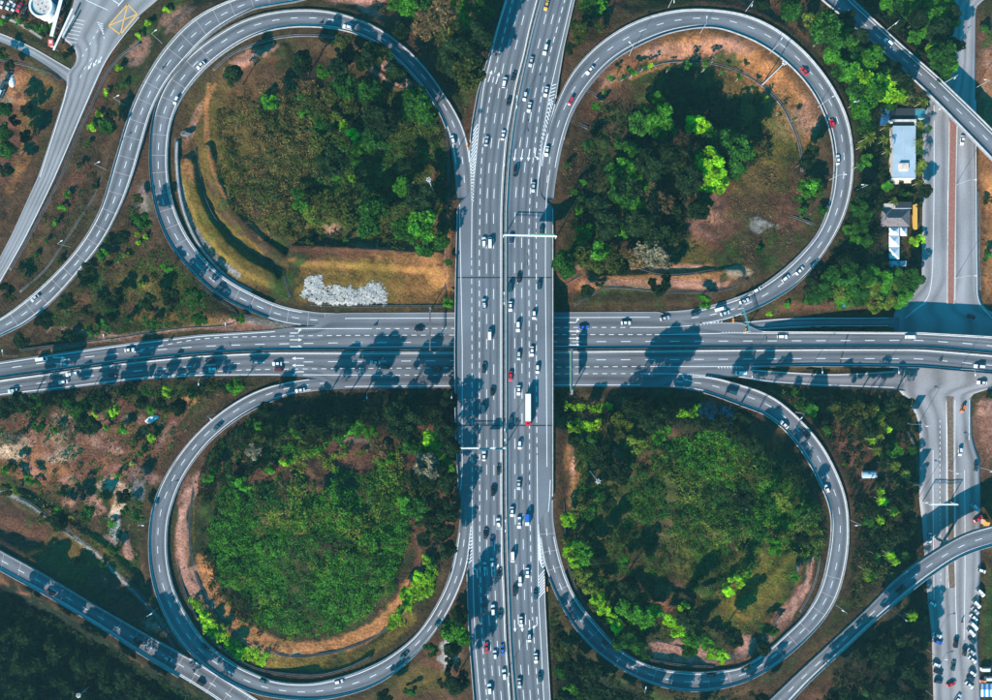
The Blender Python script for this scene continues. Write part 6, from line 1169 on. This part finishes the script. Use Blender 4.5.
T('in the wood above the upper slip lane', (835,276,10,'broad',g),(825,290,10,'broad',g),(838,292,10,'broad',y),(850,284,11,'broad',g),(862,278,11,'broad',g),(872,288,11,'broad',y),(860,296,10,'broad',g),(882,280,12,'broad',b),(895,276,11,'broad',g),(905,285,12,'broad',o_),(915,278,11,'broad',g),(920,290,9,'broad',g),(900,300,10,'broad',b),(888,298,11,'broad',y),(897,308,8,'round',l),(876,303,9,'round',y),(912,300,8,'broad',b),(930,272,9,'broad',g),(815,298,8,'round',g),(812,285,9,'broad',d),(845,262,8,'broad',d),(925,268,8,'broad',g),(884,270,8,'broad',d),(840,305,5,'round',b),(820,272,9,'tall',d))
T('by the tip of the upper slip lane', (769,314,4,'shrub',l),(788,305,4,'shrub',b),(806,300,5,'shrub',b),(780,297,4,'shrub',o_))
T('in the scrub field in the lower left quarter', (33,402,7,'round',b),(36,412,5,'round',b),(38,424,7,'round',g),(68,404,6,'tall',g),(77,411,9,'broad',g),(84,405,7,'broad',b),(60,398,7,'broad',d),(128,391,7,'round',y),(147,390,6,'round',g),(166,392,6,'round',l),(191,393,6,'round',g),(213,386,6,'round',y),(234,388,9,'round',b),(240,394,6,'round',b),(113,411,6,'round',l),(93,416,4,'shrub',l),(150,411,5,'shrub',b),(167,413,5,'shrub',y),(106,427,4,'shrub',b),(122,430,6,'shrub',b),(150,438,5,'shrub',l),(133,444,5,'shrub',o_),(140,453,4,'shrub',b),(131,464,2.5,'shrub',l),(118,476,4,'shrub',b),(12,437,9,'airy',gr),(22,432,6,'shrub',o_),(10,468,6,'round',y),(4,470,5,'shrub',b),(28,480,6,'round',b),(36,483,5,'shrub',b),(4,490,7,'round',o_),(15,490,4,'shrub',b),(60,492,4,'shrub',g),(87,514,8,'round',g),(86,520,6,'airy',y),(55,513,6,'round',b),(54,523,10,'broad',d),(42,519,6,'airy',gr),(124,511,5,'round',g),(122,497,7,'broad',d),(139,516,6,'round',g),(112,524,4,'shrub',b),(114,548,6,'shrub',g),(170,460,10,'broad',g),(160,465,11,'broad',d),(55,430,4,'shrub',b),(72,518,3,'shrub',y),(145,430,6,'shrub',d),(190,470,5,'round',d),(198,425,6,'broad',d),(18,402,11,'tall',d),(3,410,10,'tall',d),(85,424,10,'tall',d),(98,400,10,'tall',d),(140,403,6,'tall',d),(160,404,6,'tall',d),(176,408,8,'tall',d),(75,562,5,'shrub',o_),(103,563,4,'shrub',g))
T('around the rim of the lower left loop', (258,426,5,'round',b),(298,433,7,'round',b),(252,452,8,'airy',gr),(258,440,7,'airy',o_),(239,456,3,'shrub',b),(270,440,6,'shrub',d),(278,430,6,'shrub',d),(215,470,5,'round',g),(208,478,6,'round',b),(232,480,7,'shrub',g),(245,484,8,'round',b),(270,470,6,'shrub',b),(285,462,6,'shrub',l),(302,445,6,'round',o_),(345,430,8,'round',b),(358,428,9,'round',b),(370,432,7,'round',b),(340,440,6,'shrub',g),(392,425,5,'airy',y),(400,430,5,'airy',y),(412,428,6,'airy',y),(407,418,4,'airy',y),(415,438,7,'airy',y),(405,433,6,'airy',gr),(378,436,4,'airy',br),(380,448,10,'broad',br),(388,443,6,'broad',o_),(390,458,6,'round',b),(410,448,9,'broad',g),(430,440,9,'broad',l),(437,450,10,'broad',l),(424,452,8,'broad',b),(448,466,8,'round',b),(441,472,6,'round',l),(427,468,13,'broad',gr),(415,478,11,'broad',d),(430,480,12,'broad',d),(410,495,9,'broad',o_),(415,508,11,'broad',g),(405,505,9,'broad',b),(445,490,5,'airy',g),(435,500,8,'broad',d),(320,430,10,'tall',d),(338,425,11,'tall',d),(300,428,9,'tall',d),(392,414,11,'tall',d),(400,428,12,'tall',d),(412,415,11,'tall',d),(437,415,10,'broad',d),(448,400,9,'broad',d),(446,430,11,'broad',d),(447,512,11,'broad',d),(442,530,11,'broad',d),(447,550,9,'broad',d),(445,478,11,'broad',d),(449,448,10,'broad',d),(425,540,8,'broad',d),(430,520,9,'broad',d),(265,410,8,'broad',d),(430,575,4,'shrub',b),(440,530,5,'round',b),(428,535,5,'round',b),(425,560,5,'round',l),(418,578,6,'round',l),(405,595,6,'round',l),(396,615,6,'round',l),(392,625,5,'round',l),(432,565,5,'shrub',g),(196,603,5,'shrub',l),(203,613,6,'shrub',l),(210,625,6,'shrub',l),(220,635,6,'shrub',l),(230,643,5,'shrub',l),(240,651,5,'shrub',l),(212,618,5,'shrub',y),(224,628,5,'shrub',y))
T('beside the highway below the lower left loop', (457,633,13,'broad',b),(452,628,8,'broad',g),(462,640,8,'broad',b),(455,610,7,'round',d),(430,650,7,'round',g),(445,680,8,'round',d),(448,665,7,'shrub',d),(459,618,9,'tall',d),(458,685,10,'tall',d),(452,650,8,'tall',d),(410,690,7,'shrub',g),(385,695,8,'broad',d),(470,700,7,'tall',d))
T('in the dark wood filling the lower left corner', (20,640,14,'tall',d),(50,650,14,'tall',d),(80,665,14,'tall',d),(110,680,14,'tall',d),(140,695,13,'tall',d),(10,670,14,'tall',d),(45,690,14,'tall',d),(80,705,14,'tall',d),(165,710,13,'tall',d),(190,720,13,'tall',d),(215,725,12,'tall',d),(120,715,14,'tall',d),(20,715,14,'tall',d),(100,655,10,'tall',d),(130,672,10,'tall',d),(-20,640,13,'tall',d),(155,688,9,'tall',d))
T('low or left inside the lower right loop', (620,420,8,'airy',y),(615,430,7,'airy',y),(628,428,8,'airy',y),(640,418,7,'airy',y),(625,440,9,'broad',o_),(638,445,11,'broad',y),(632,455,9,'broad',o_),(645,430,9,'airy',o_),(658,436,8,'round',b),(665,430,7,'round',b),(600,450,10,'broad',d),(595,440,8,'broad',g),(598,462,9,'broad',d),(622,456,9,'broad',br),(585,500,9,'broad',o_),(598,495,10,'broad',g),(610,492,9,'broad',o_),(588,510,9,'broad',g),(608,503,9,'broad',d),(568,519,8,'round',l),(572,525,5,'round',b),(562,545,6,'round',l),(570,552,7,'round',l),(578,548,8,'broad',b),(588,556,10,'broad',b),(575,563,7,'round',l),(583,575,8,'broad',y),(590,588,8,'broad',y),(598,600,8,'broad',l),(605,612,7,'round',l),(612,620,7,'round',l),(618,628,7,'round',l),(590,575,7,'broad',g),(625,608,9,'broad',b),(635,614,10,'broad',b),(645,618,10,'broad',b),(655,612,8,'broad',b),(625,562,6,'round',b),(615,555,6,'airy',o_),(628,640,9,'broad',g),(640,648,9,'broad',g),(620,645,8,'broad',g),(646,655,6,'round',g),(670,620,7,'broad',l),(677,630,8,'broad',l),(685,637,7,'round',b),(692,642,8,'broad',b),(700,636,8,'broad',g),(708,645,7,'round',b),(716,655,8,'round',l),(725,660,7,'round',l),(690,650,8,'broad',g),(683,607,6,'round',l),(630,590,10,'tall',d),(735,640,9,'tall',d),(690,620,10,'tall',d),(645,410,12,'tall',d),(655,420,12,'tall',d),(632,408,10,'tall',d),(662,408,10,'tall',d),(575,440,7,'broad',d),(620,475,11,'tall',d),(600,560,9,'tall',d))
T('on the right inside the lower right loop', (778,495,8,'airy',y),(786,505,8,'airy',y),(795,500,6,'airy',y),(800,512,6,'round',g),(770,500,8,'broad',g),(777,550,7,'round',b),(772,543,7,'round',b),(735,580,8,'round',l),(728,590,6,'round',l),(742,572,6,'round',b),(795,577,5,'round',b),(765,628,6,'round',g),(774,632,6,'round',g),(760,530,9,'broad',g),(805,540,7,'tall',d),(790,470,8,'tall',d),(755,445,8,'tall',d),(740,435,8,'tall',d),(798,480,7,'tall',d),(745,500,9,'tall',d),(745,420,9,'tall',d),(722,425,8,'tall',d),(765,650,6,'tall',d))
T('in the field left of the local road', (805,405,9,'round',g),(812,410,7,'round',b),(840,410,10,'broad',o_),(855,405,10,'broad',o_),(868,412,12,'broad',o_),(878,418,10,'broad',y),(862,420,9,'broad',o_),(880,410,8,'broad',g),(845,418,8,'broad',d),(870,402,8,'broad',d),(890,430,4,'palm',l),(872,440,5,'palm',l),(880,438,5,'palm',y),(885,451,8,'round',g),(897,450,8,'round',b),(892,448,7,'round',g),(876,450,6,'palm',y),(884,464,6,'palm',o_),(895,465,7,'palm',y),(907,476,6,'palm',y),(912,488,5,'round',o_),(882,500,6,'palm',l),(880,492,5,'palm',l),(898,503,6,'round',g),(893,512,6,'palm',l),(867,522,6,'round',g),(878,530,6,'round',g),(891,528,7,'round',y),(882,521,5,'palm',l),(893,556,6,'palm',l),(905,557,6,'round',g),(898,563,5,'palm',l),(876,555,5,'palm',g),(877,562,4,'palm',g),(865,570,6,'palm',y),(876,577,6,'palm',g),(871,580,4,'palm',l),(900,420,9,'tall',d),(905,405,8,'tall',d),(890,405,8,'tall',d),(904,505,8,'tall',d),(870,508,8,'tall',d),(885,540,10,'tall',d),(860,540,8,'broad',d),(905,535,8,'tall',d),(880,480,6,'broad',d),(913,450,5,'broad',g),(825,430,7,'shrub',g),(912,520,6,'tall',d),(845,465,3,'shrub',g),(870,430,8,'tall',d),(795,392,5,'shrub',g))
T('in the wood below the lower bridge ramp', (908,615,6,'palm',l),(912,618,5,'palm',l),(916,624,5,'round',g),(923,620,5,'round',g),(921,641,8,'round',o_),(924,645,6,'round',g),(905,646,6,'round',b),(898,640,4,'round',b),(868,688,6,'round',d),(866,693,4,'palm',g),(880,650,13,'tall',d),(900,665,13,'tall',d),(860,670,13,'tall',d),(840,690,12,'tall',d),(920,680,12,'tall',d),(885,690,13,'tall',d),(870,630,10,'tall',d),(890,635,10,'tall',d),(915,705,12,'tall',d),(860,712,12,'tall',d),(830,715,11,'tall',d),(905,655,10,'tall',d),(850,700,12,'tall',d),(920,660,8,'tall',d),(890,715,12,'tall',d),(815,705,8,'tall',d))
T('in the dark wood below the lower right loop', (560,648,10,'broad',o_),(565,660,7,'broad',y),(552,668,8,'broad',d),(572,690,8,'round',b),(580,695,7,'round',g),(563,672,8,'broad',g),(590,690,12,'tall',d),(610,705,13,'tall',d),(575,672,10,'tall',d),(592,668,9,'tall',d),(640,715,12,'broad',d),(565,705,11,'tall',d),(670,722,12,'broad',d),(700,725,12,'broad',d),(625,700,9,'broad',d),(740,715,11,'tall',d),(590,715,12,'tall',d),(565,640,7,'tall',d),(555,620,5,'broad',o_),(765,705,8,'tall',d))
T('at the right edge beside the local road', (985,30,6,'shrub',g),(978,65,7,'shrub',g),(981,50,7,'shrub',o_),(985,590,9,'round',g),(988,610,9,'round',b),(986,628,9,'round',g),(990,640,8,'round',b),(985,650,7,'broad',d),(988,200,5,'shrub',o_),(987,255,6,'shrub',g),(990,310,6,'broad',d),(986,475,6,'broad',d),(988,490,7,'round',g),(990,570,6,'broad',d),(984,115,8,'tall',d),(990,395,4,'shrub',d))
T('in the bright wood by the diagonal flyover', (842,22,10,'broad',g),(852,36,9,'broad',b),(864,24,9,'broad',g),(876,30,9,'broad',b),(835,55,10,'broad',b),(842,70,10,'broad',g),(838,88,9,'broad',b),(868,62,9,'broad',l),(893,76,9,'broad',b),(858,100,9,'broad',b),(850,118,9,'broad',g),(903,92,8,'broad',l),(890,102,8,'broad',g),(948,5,9,'broad',b),(938,30,10,'broad',b),(918,58,9,'broad',b),(934,50,9,'broad',l),(955,66,8,'broad',b),(925,75,8,'broad',b),(944,82,7,'broad',g),(908,12,8,'broad',b),(888,4,8,'broad',b))
T('in the garden around the blue roofed buildings', (858,140,8,'broad',b),(856,155,7,'broad',g),(858,196,8,'broad',b),(860,228,8,'broad',g),(866,240,7,'broad',g),(929,112,5,'round',b),(927,180,5,'round',b),(872,272,8,'broad',b),(850,270,9,'broad',g))
T('in the wood above the upper slip lane', (828,282,9,'broad',b),(845,298,9,'broad',b),(868,282,9,'broad',b),(880,292,9,'broad',g),(906,294,9,'broad',b),(924,282,9,'broad',b),(890,286,8,'broad',y))
for _i, _t in enumerate(TREES):
    if _t[5] == 'inside the upper right loop' and _t[4] == 'lime' and not 690 < _t[0] < 722: TREES[_i] = _t[:4]+('bright',)+_t[5:]
    if _t[5] == 'inside the upper left loop' and _t[4] == 'dark' and _t[3] == 'broad' and _i % 2: TREES[_i] = _t[:4]+('olive',)+_t[5:]
# keep at most 300 of the largest as single trees and shrubs each; saplings and shrubs count on their own
SH = {'broad':'tree','tall':'tree','round':'tree','airy':'tree','palm':'palm','shrub':'shrub','sapling':'sapling'}
CW = dict(lime='lime-green', bright='bright-green', green='mid-green', dark='dark-green', olive='olive', yellow='yellow-green', brown='brownish', grey='greyish', ochre='ochre')
SW_ = dict(broad='broad tree', tall='tall tree', round='bushy tree', airy='thin tree', palm='palm', shrub='shrub', sapling='young tree')
CORNER = ('in the dark wood filling the lower left corner', 'in the wood below the lower bridge ramp', 'in the dark wood below the lower right loop')
_tt = [t for t in TREES if SH[t[3]] == 'tree']; _single = [t for t in _tt if not (t[5] in CORNER and t[4] == 'dark')]
_single.sort(key=lambda t: -(t[2]+{'dark':0,'lime':9,'bright':7,'yellow':6,'grey':6,'brown':5}.get(t[4], 3)+(6 if t[3] == 'tall' else 0))); _keep = set(map(id, _single[:315])); MASS = [t for t in _tt if id(t) not in _keep]; TREES = [t for t in TREES if SH[t[3]] != 'tree' or id(t) in _keep]
grp = {}
for tr in TREES: grp.setdefault((tr[5], tr[3], tr[4]), []).append(tr)
_tu = set(); cnt = {}; r0 = np.random.default_rng(99)
for (region, shape, colour), rows in grp.items():
    hor = max(r[0] for r in rows)-min(r[0] for r in rows) >= max(r[1] for r in rows)-min(r[1] for r in rows)
    rows = sorted(rows, key=lambda r: r[0] if hor else r[1]); a, b_ = ('left', 'right') if hor else ('top', 'bottom')
    for i, (u, v, rp, _, _, _) in enumerate(rows):
        var = int(r0.integers(0, 3)); pr = palm_proto(colour, var % 2) if shape == 'palm' else tree_proto(shape, colour, var)
        s = rp*.5/pr['R0']; sz = s*(1 if shape != 'tall' else .5)+(0 if shape != 'tall' else .52)
        if shape == 'palm': sz *= 1.25
        if 850 < u < 906 and 235 < v < 302: sz *= .5
        if 432 < u < 456 and 395 < v < 560: sz *= .55
        if ('slip lane' in region or 'blue roofed' in region or 'flyover' in region) and shape != 'palm': sz *= .55 if 'flyover' not in region else .75
        x, y, z = ground_at(u, v)
        if road_d(np.array([x]), np.array([y]))[0] < 1.5: pass
        topz = pr['top']*sz; kz_ = (H-z-topz)/(H-z); x, y = x*kz_, y*kz_; z = hz(x, y)
        dd = float(road_d(np.array([x]), np.array([y]))[0])
        if dd < (2.5 if shape != 'palm' else .4): cnt['skip'] = cnt.get('skip', 0)+1; continue
        if pr.name in _tu: t = copy_tree(pr)
        else: t = pr; _tu.add(pr.name)
        t.location = (x, y, z-.1); t.rotation_euler = (0, 0, float(r0.random()*6.28)); t.scale = (s*(.92+.16*r0.random()), s*(.92+.16*r0.random()), sz)
        t['label'] = '%s %s %s%s' % (CW[colour], SW_[shape], region, '' if len(rows) == 1 else ', '+ord_(i, len(rows), a, b_)); t['category'] = SH[shape] if SH[shape] != 'palm' else 'palm tree'; t['group'] = SH[shape]+'s '+region
        cnt[SH[shape]] = cnt.get(SH[shape], 0)+1
MI = []; MV, MF, mn = [], [], 0; TVv, TFf, tn = [], [], 0
def raw(o):
    me = o.data; v_ = np.zeros(len(me.vertices)*3); me.vertices.foreach_get('co', v_); return v_.reshape(-1, 3)
for (u, v, rp, shape, colour, _) in MASS:
    pr = tree_proto(shape, 'dark', int(r0.integers(0, 3))); s = rp*.5/pr['R0']; sz = s if shape != 'tall' else .5*s+.52
    if 'slip lane' in _ or 'blue roofed' in _ or 'flyover' in _: sz *= .6 if not (850 < u < 906 and 235 < v < 302) else .3
    x, y, z = ground_at(u, v); kz_ = (H-z-pr['top']*sz)/(H-z); x, y = x*kz_, y*kz_; z = hz(x, y)
    if abs(x) > 285 or abs(y) > 210 or float(road_d(np.array([x]), np.array([y]))[0]) < 2.5: continue
    an = float(r0.random()*6.28); ca_, sa_ = math.cos(an), math.sin(an); ch_ = [c_ for c_ in CH[pr.name] if c_.name.startswith('crown')][0]; q_ = raw(ch_)
    q_ = np.c_[(q_[:, 0]*ca_-q_[:, 1]*sa_)*s+x, (q_[:, 0]*sa_+q_[:, 1]*ca_)*s+y, q_[:, 2]*sz+z]; MV.append(q_); MF.append(np.arange(len(q_)).reshape(-1, 4)+mn); mn += len(q_); MI.append(np.full(len(q_)//4, ['dark', 'green', 'bright', 'olive'].index({'dark':'dark','green':'green','bright':'bright','lime':'bright'}.get(colour, 'olive'))))
o = mesh_np('mixed_wood', np.vstack(MV), np.vstack(MF), [LEAF[k_] for k_ in ('dark', 'green', 'bright', 'olive')], mi=np.concatenate(MI)); o['kind'] = 'stuff'; tag(o, 'dense mixed wood filling the lower corners and the gaps between the larger trees', 'wood'); print('MASS', len(MASS))
for p_ in list(TP.values()):
    if p_.name not in _tu:
        for c_ in list(p_.children): bpy.data.objects.remove(c_)
        bpy.data.objects.remove(p_)
print('PLANTS', cnt)
for o in C.objects:
    for k_ in ('top', 'R0'):
        if k_ in o: del o[k_]

# ---------------------------------------------------------------- ground cover: matted creepers, scrub and grass (nobody could count these)
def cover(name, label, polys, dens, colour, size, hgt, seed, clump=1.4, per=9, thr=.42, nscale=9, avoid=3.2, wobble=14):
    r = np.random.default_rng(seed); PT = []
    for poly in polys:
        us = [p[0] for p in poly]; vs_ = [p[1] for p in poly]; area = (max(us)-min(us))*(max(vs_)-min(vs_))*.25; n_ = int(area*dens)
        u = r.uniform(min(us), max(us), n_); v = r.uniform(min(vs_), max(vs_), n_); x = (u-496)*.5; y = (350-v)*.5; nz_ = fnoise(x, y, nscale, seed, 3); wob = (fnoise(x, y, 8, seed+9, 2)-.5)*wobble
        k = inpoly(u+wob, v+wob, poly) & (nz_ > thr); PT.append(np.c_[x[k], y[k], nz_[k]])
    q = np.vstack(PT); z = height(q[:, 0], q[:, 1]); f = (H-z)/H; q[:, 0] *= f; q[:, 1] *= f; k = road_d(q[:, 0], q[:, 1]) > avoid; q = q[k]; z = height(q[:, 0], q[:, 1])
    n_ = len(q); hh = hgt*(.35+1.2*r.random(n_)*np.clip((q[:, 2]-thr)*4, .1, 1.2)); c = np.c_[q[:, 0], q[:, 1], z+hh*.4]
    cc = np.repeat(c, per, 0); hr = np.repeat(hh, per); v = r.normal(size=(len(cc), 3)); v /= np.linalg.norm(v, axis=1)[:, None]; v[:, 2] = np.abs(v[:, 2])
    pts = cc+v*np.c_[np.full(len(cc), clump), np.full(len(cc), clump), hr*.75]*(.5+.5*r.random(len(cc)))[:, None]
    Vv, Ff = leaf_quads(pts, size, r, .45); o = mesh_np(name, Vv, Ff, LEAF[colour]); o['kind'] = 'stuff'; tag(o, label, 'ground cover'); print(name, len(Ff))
cover('lime_hedge', 'bright lime hedge along the inside of the bottom left curve of the lower left loop', [[(188,598),(196,596),(215,620),(240,642),(275,655),(262,664),(235,655),(205,632)]], 1.3, 'lime', .34, 1.5, 31, thr=.25, clump=.9, avoid=2)
cover('lime_hedge', 'bright lime hedge along the drain at the right of the lower left loop', [[(434,558),(440,562),(428,590),(402,622),(390,632),(388,622),(408,596),(424,570)]], 1.3, 'lime', .34, 1.6, 32, thr=.25, clump=.9, avoid=2)
cover('green_hedge', 'bushy green belt along the inner left curve of the lower right loop', [[(560,535),(575,540),(592,575),(612,605),(632,632),(622,640),(595,605),(572,575)]], 1.0, 'yellow', .36, 2.0, 33, thr=.25, clump=1.1, avoid=2)
cover('dark_scrub_and_shade', 'dark patches of undergrowth painting shade on the left flank of the lower left loop mound', [[(200,540),(225,480),(250,455),(285,450),(260,500),(250,560),(290,620),(260,640),(215,600)]], .5, 'dark', .36, 1.8, 34, thr=.40)  # dark leaves paint shade onto this side of the mound
cover('dark_scrub_and_shade', 'dark green scrub at the upper left of the lower left loop', [[(205,445),(250,418),(300,415),(345,430),(300,452),(245,472),(205,505),(196,490)]], .5, 'dark', .4, 1.4, 35, thr=.34)
cover('green_scrub', 'green scrub at the upper rim of the lower left loop', [[(205,445),(250,418),(300,415),(420,420),(440,470),(425,540),(400,500),(370,450),(300,445),(245,472),(205,505)]], .3, 'green', .38, 1.4, 36, thr=.46)
cover('green_scrub', 'green and yellow turf through the middle of the lower right loop', [[(600,520),(640,500),(700,530),(740,540),(720,600),(660,640),(620,600)]], .4, 'olive', .3, .9, 37, thr=.40, nscale=12)
cover('green_scrub', 'mid green scrub and grass through the centre and right of the upper left loop', [[(290,90),(440,110),(445,230),(310,230),(290,160)]], .35, 'green', .34, 1.4, 38, thr=.44)
cover('green_scrub', 'green scrub across the left half of the lower right loop', [[(575,440),(650,430),(670,520),(650,620),(600,600),(575,520)]], .45, 'green', .36, 1.4, 39, thr=.40)
SWI = [(225,480),(245,460),(290,445),(340,440),(380,460),(400,490),(410,530),(404,565),(388,598),(362,620),(330,634),(290,635),(256,620),(230,597),(212,568),(205,530),(210,500)]
SEI = [(640,480),(650,455),(690,440),(740,445),(780,465),(810,490),(822,530),(815,560),(770,545),(730,560),(700,545),(650,530),(625,505)]
NWI = [(225,105),(260,85),(310,80),(350,105),(320,140),(330,190),(300,240),(262,240),(232,205),(215,170),(212,135)]
cover('creeper_mat', 'bright green creepers matted over the mound inside the lower left loop', [SWI], .60, 'bright', .34, 2.2, 1, thr=.46, nscale=16)
cover('creeper_mat', 'deep green creepers matted over the lower half of the lower left loop', [[(206,540),(408,520),(388,596),(338,632),(262,620)],[(215,490),(400,470),(410,540),(205,545)]], .55, 'green', .34, 1.8, 2, thr=.34)
cover('creeper_mat', 'yellowish creepers through the middle of the lower left loop', [[(260,460),(400,450),(410,560),(330,580),(270,540)],[(215,600),(270,560),(300,640),(260,640)]], .55, 'yellow', .38, 2.2, 3, thr=.50, nscale=14)
cover('creeper_mat', 'bright green creepers in the upper part of the lower right loop', [[(660,440),(720,430),(780,460),(812,500),(790,530),(740,520),(700,490),(680,470)]], .7, 'bright', .34, 2.0, 4, thr=.44, nscale=14)
cover('creeper_mat', 'yellowish green creepers on the mound of the lower right loop', [SEI], .42, 'yellow', .33, 1.8, 5, thr=.46, nscale=14)
cover('creeper_mat', 'mid green creepers across the lower right loop', [SEI, [(565,600),(640,600),(650,650),(600,640)], [(690,545),(760,560),(720,600),(690,590)]], .45, 'green', .34, 1.8, 6, thr=.34)
cover('dry_scrub', 'ochre dry scrub on the slope inside the upper left loop', [NWI], .55, 'ochre', .30, 1.5, 7, thr=.40, nscale=7)
cover('dry_scrub', 'olive scrub across the upper left loop', [[(215,110),(420,90),(450,150),(445,250),(300,245),(230,210)]], .50, 'olive', .34, 1.6, 8, thr=.38)
cover('dark_scrub_and_shade', 'dark green undergrowth across the upper left loop', [[(270,80),(450,100),(445,250),(290,235),(250,150)]], .22, 'dark', .45, 1.5, 9, thr=.45)
cover('dark_scrub_and_shade', 'dark undergrowth under the trees of the upper right loop', [[(600,110),(660,90),(760,90),(770,150),(710,200),(690,250),(640,270),(570,260),(575,200)]], .28, 'dark', .45, 1.4, 10, thr=.38)
cover('dry_scrub', 'patchy brown scrub in the lower left quarter', [[(0,405),(230,392),(190,440),(150,500),(148,590),(60,530),(0,480)]], .10, 'brown', .32, .9, 11, thr=.47, nscale=6)
cover('green_scrub', 'patchy green scrub in the lower left quarter', [[(0,400),(240,388),(200,420),(150,500),(148,600),(60,530),(0,490)]], .14, 'green', .34, 1.0, 12, thr=.55, nscale=6)
cover('dark_scrub_and_shade', 'dark undergrowth standing in for shade on the bank below the horizontal road', [[(0,400),(250,380),(240,392),(100,400),(0,412)], [(305,395),(455,392),(455,425),(300,428),(240,440),(230,430)], [(557,392),(690,395),(740,410),(735,428),(560,425)]], .32, 'dark', .42, 1.2, 13, thr=.40)  # dark cover stands in for shade on the north-facing bank
cover('green_scrub', 'mixed green scrub between the curved ramp and the horizontal road', [[(130,190),(170,260),(240,318),(60,345),(40,310),(100,250)]], .22, 'green', .33, .8, 14, thr=.52, nscale=7)
cover('dry_scrub', 'olive grass tufts between the curved ramp and the horizontal road', [[(130,190),(170,260),(240,318),(60,345),(40,310),(100,250)], [(80,130),(130,60),(200,5),(160,40),(110,140),(60,270),(0,310),(0,290)]], .26, 'olive', .28, .6, 15, thr=.46, nscale=7)
cover('dry_scrub', 'brown scrub between the upper left loop and the highway', [[(370,0),(500,0),(480,90),(468,140),(440,85),(400,40)]], .34, 'brown', .36, 1.2, 16, thr=.44)
cover('dark_scrub_and_shade', 'dark undergrowth in the woods of the upper right corner', [[(770,0),(960,0),(955,90),(925,110),(925,290),(800,300),(860,200),(860,110),(800,30)]], .34, 'dark', .45, 1.2, 17, thr=.36)
cover('dark_scrub_and_shade', 'undergrowth darkened for shade in the lower left corner and along its ramp', [[(-60,560),(250,725),(-60,740)]], .6, 'dark', .5, 1.4, 18, thr=.25)  # undergrowth kept dense and dark to paint in the corner's shade
cover('dark_scrub_and_shade', 'undergrowth darkened for shade in the lower right corner', [[(800,740),(860,640),(930,570),(932,740)], [(550,610),(580,650),(640,690),(760,690),(720,740),(550,740)], [(800,390),(915,400),(918,540),(850,600),(850,480)]], .26, 'dark', .45, 1.3, 19, thr=.38)  # denser, darker leaves used here in place of cast shade
cover('green_scrub', 'grassy tufts in the field between the lower right loop and the local road', [[(770,385),(900,392),(918,440),(918,560),(850,610),(855,500),(830,440)]], .22, 'olive', .32, .8, 20, thr=.46, nscale=7)
cover('lime_hedge', 'two bright lime hedges in the shade at the top left of the lower right loop', [[(565,405),(612,401),(612,409),(566,412)],[(565,421),(603,419),(601,432),(567,430)],[(672,408),(700,404),(698,417),(675,416)]], 1.4, 'lime', .36, 1.6, 21, thr=.30, clump=1.0)
cover('dry_scrub', 'reddish brown tufts inside the top of the upper right loop', [[(570,230),(560,150),(600,90),(680,45),(760,55),(820,110),(825,190),(790,250),(740,280),(750,180),(760,110),(680,70),(610,110),(590,200)]], .22, 'brown', .26, .45, 22, thr=.48, nscale=6)
cover('dry_scrub', 'ochre tufts on the flat clearing in the middle right of the upper right loop', [[(760,100),(800,140),(800,200),(740,270),(690,260),(700,215),(740,180)]], .22, 'ochre', .26, .4, 23, thr=.46, nscale=6)
cover('green_scrub', 'yellow green turf on the fan of earth at the right of the lower right loop', [[(730,600),(790,545),(800,570),(770,620),(740,640),(715,620)], [(690,540),(720,540),(715,600),(690,590)]], .34, 'yellow', .24, .4, 24, thr=.42, nscale=6)
for key in list(PROTO): pass
# ================================================================ HAZE: added teal volume that lifts the dark tones
mb = MB(); mb.box((0, 0, 168), (1400, 1400, 350)); hz_o = mb.build('haze', M['canvas'])
hm = bpy.data.materials.new('air'); hm.use_nodes = True; n = hm.node_tree; n.nodes.remove(n.nodes['Principled BSDF']); pv = n.nodes.new('ShaderNodeVolumePrincipled')
pv.inputs['Color'].default_value = (0.33, 0.74, 0.86, 1); pv.inputs['Density'].default_value = 0.00008; pv.inputs['Anisotropy'].default_value = 0.0
n.links.new(pv.outputs[0], n.nodes['Material Output'].inputs['Volume']); hz_o.data.materials.clear(); hz_o.data.materials.append(hm); hz_o['kind'] = 'stuff'
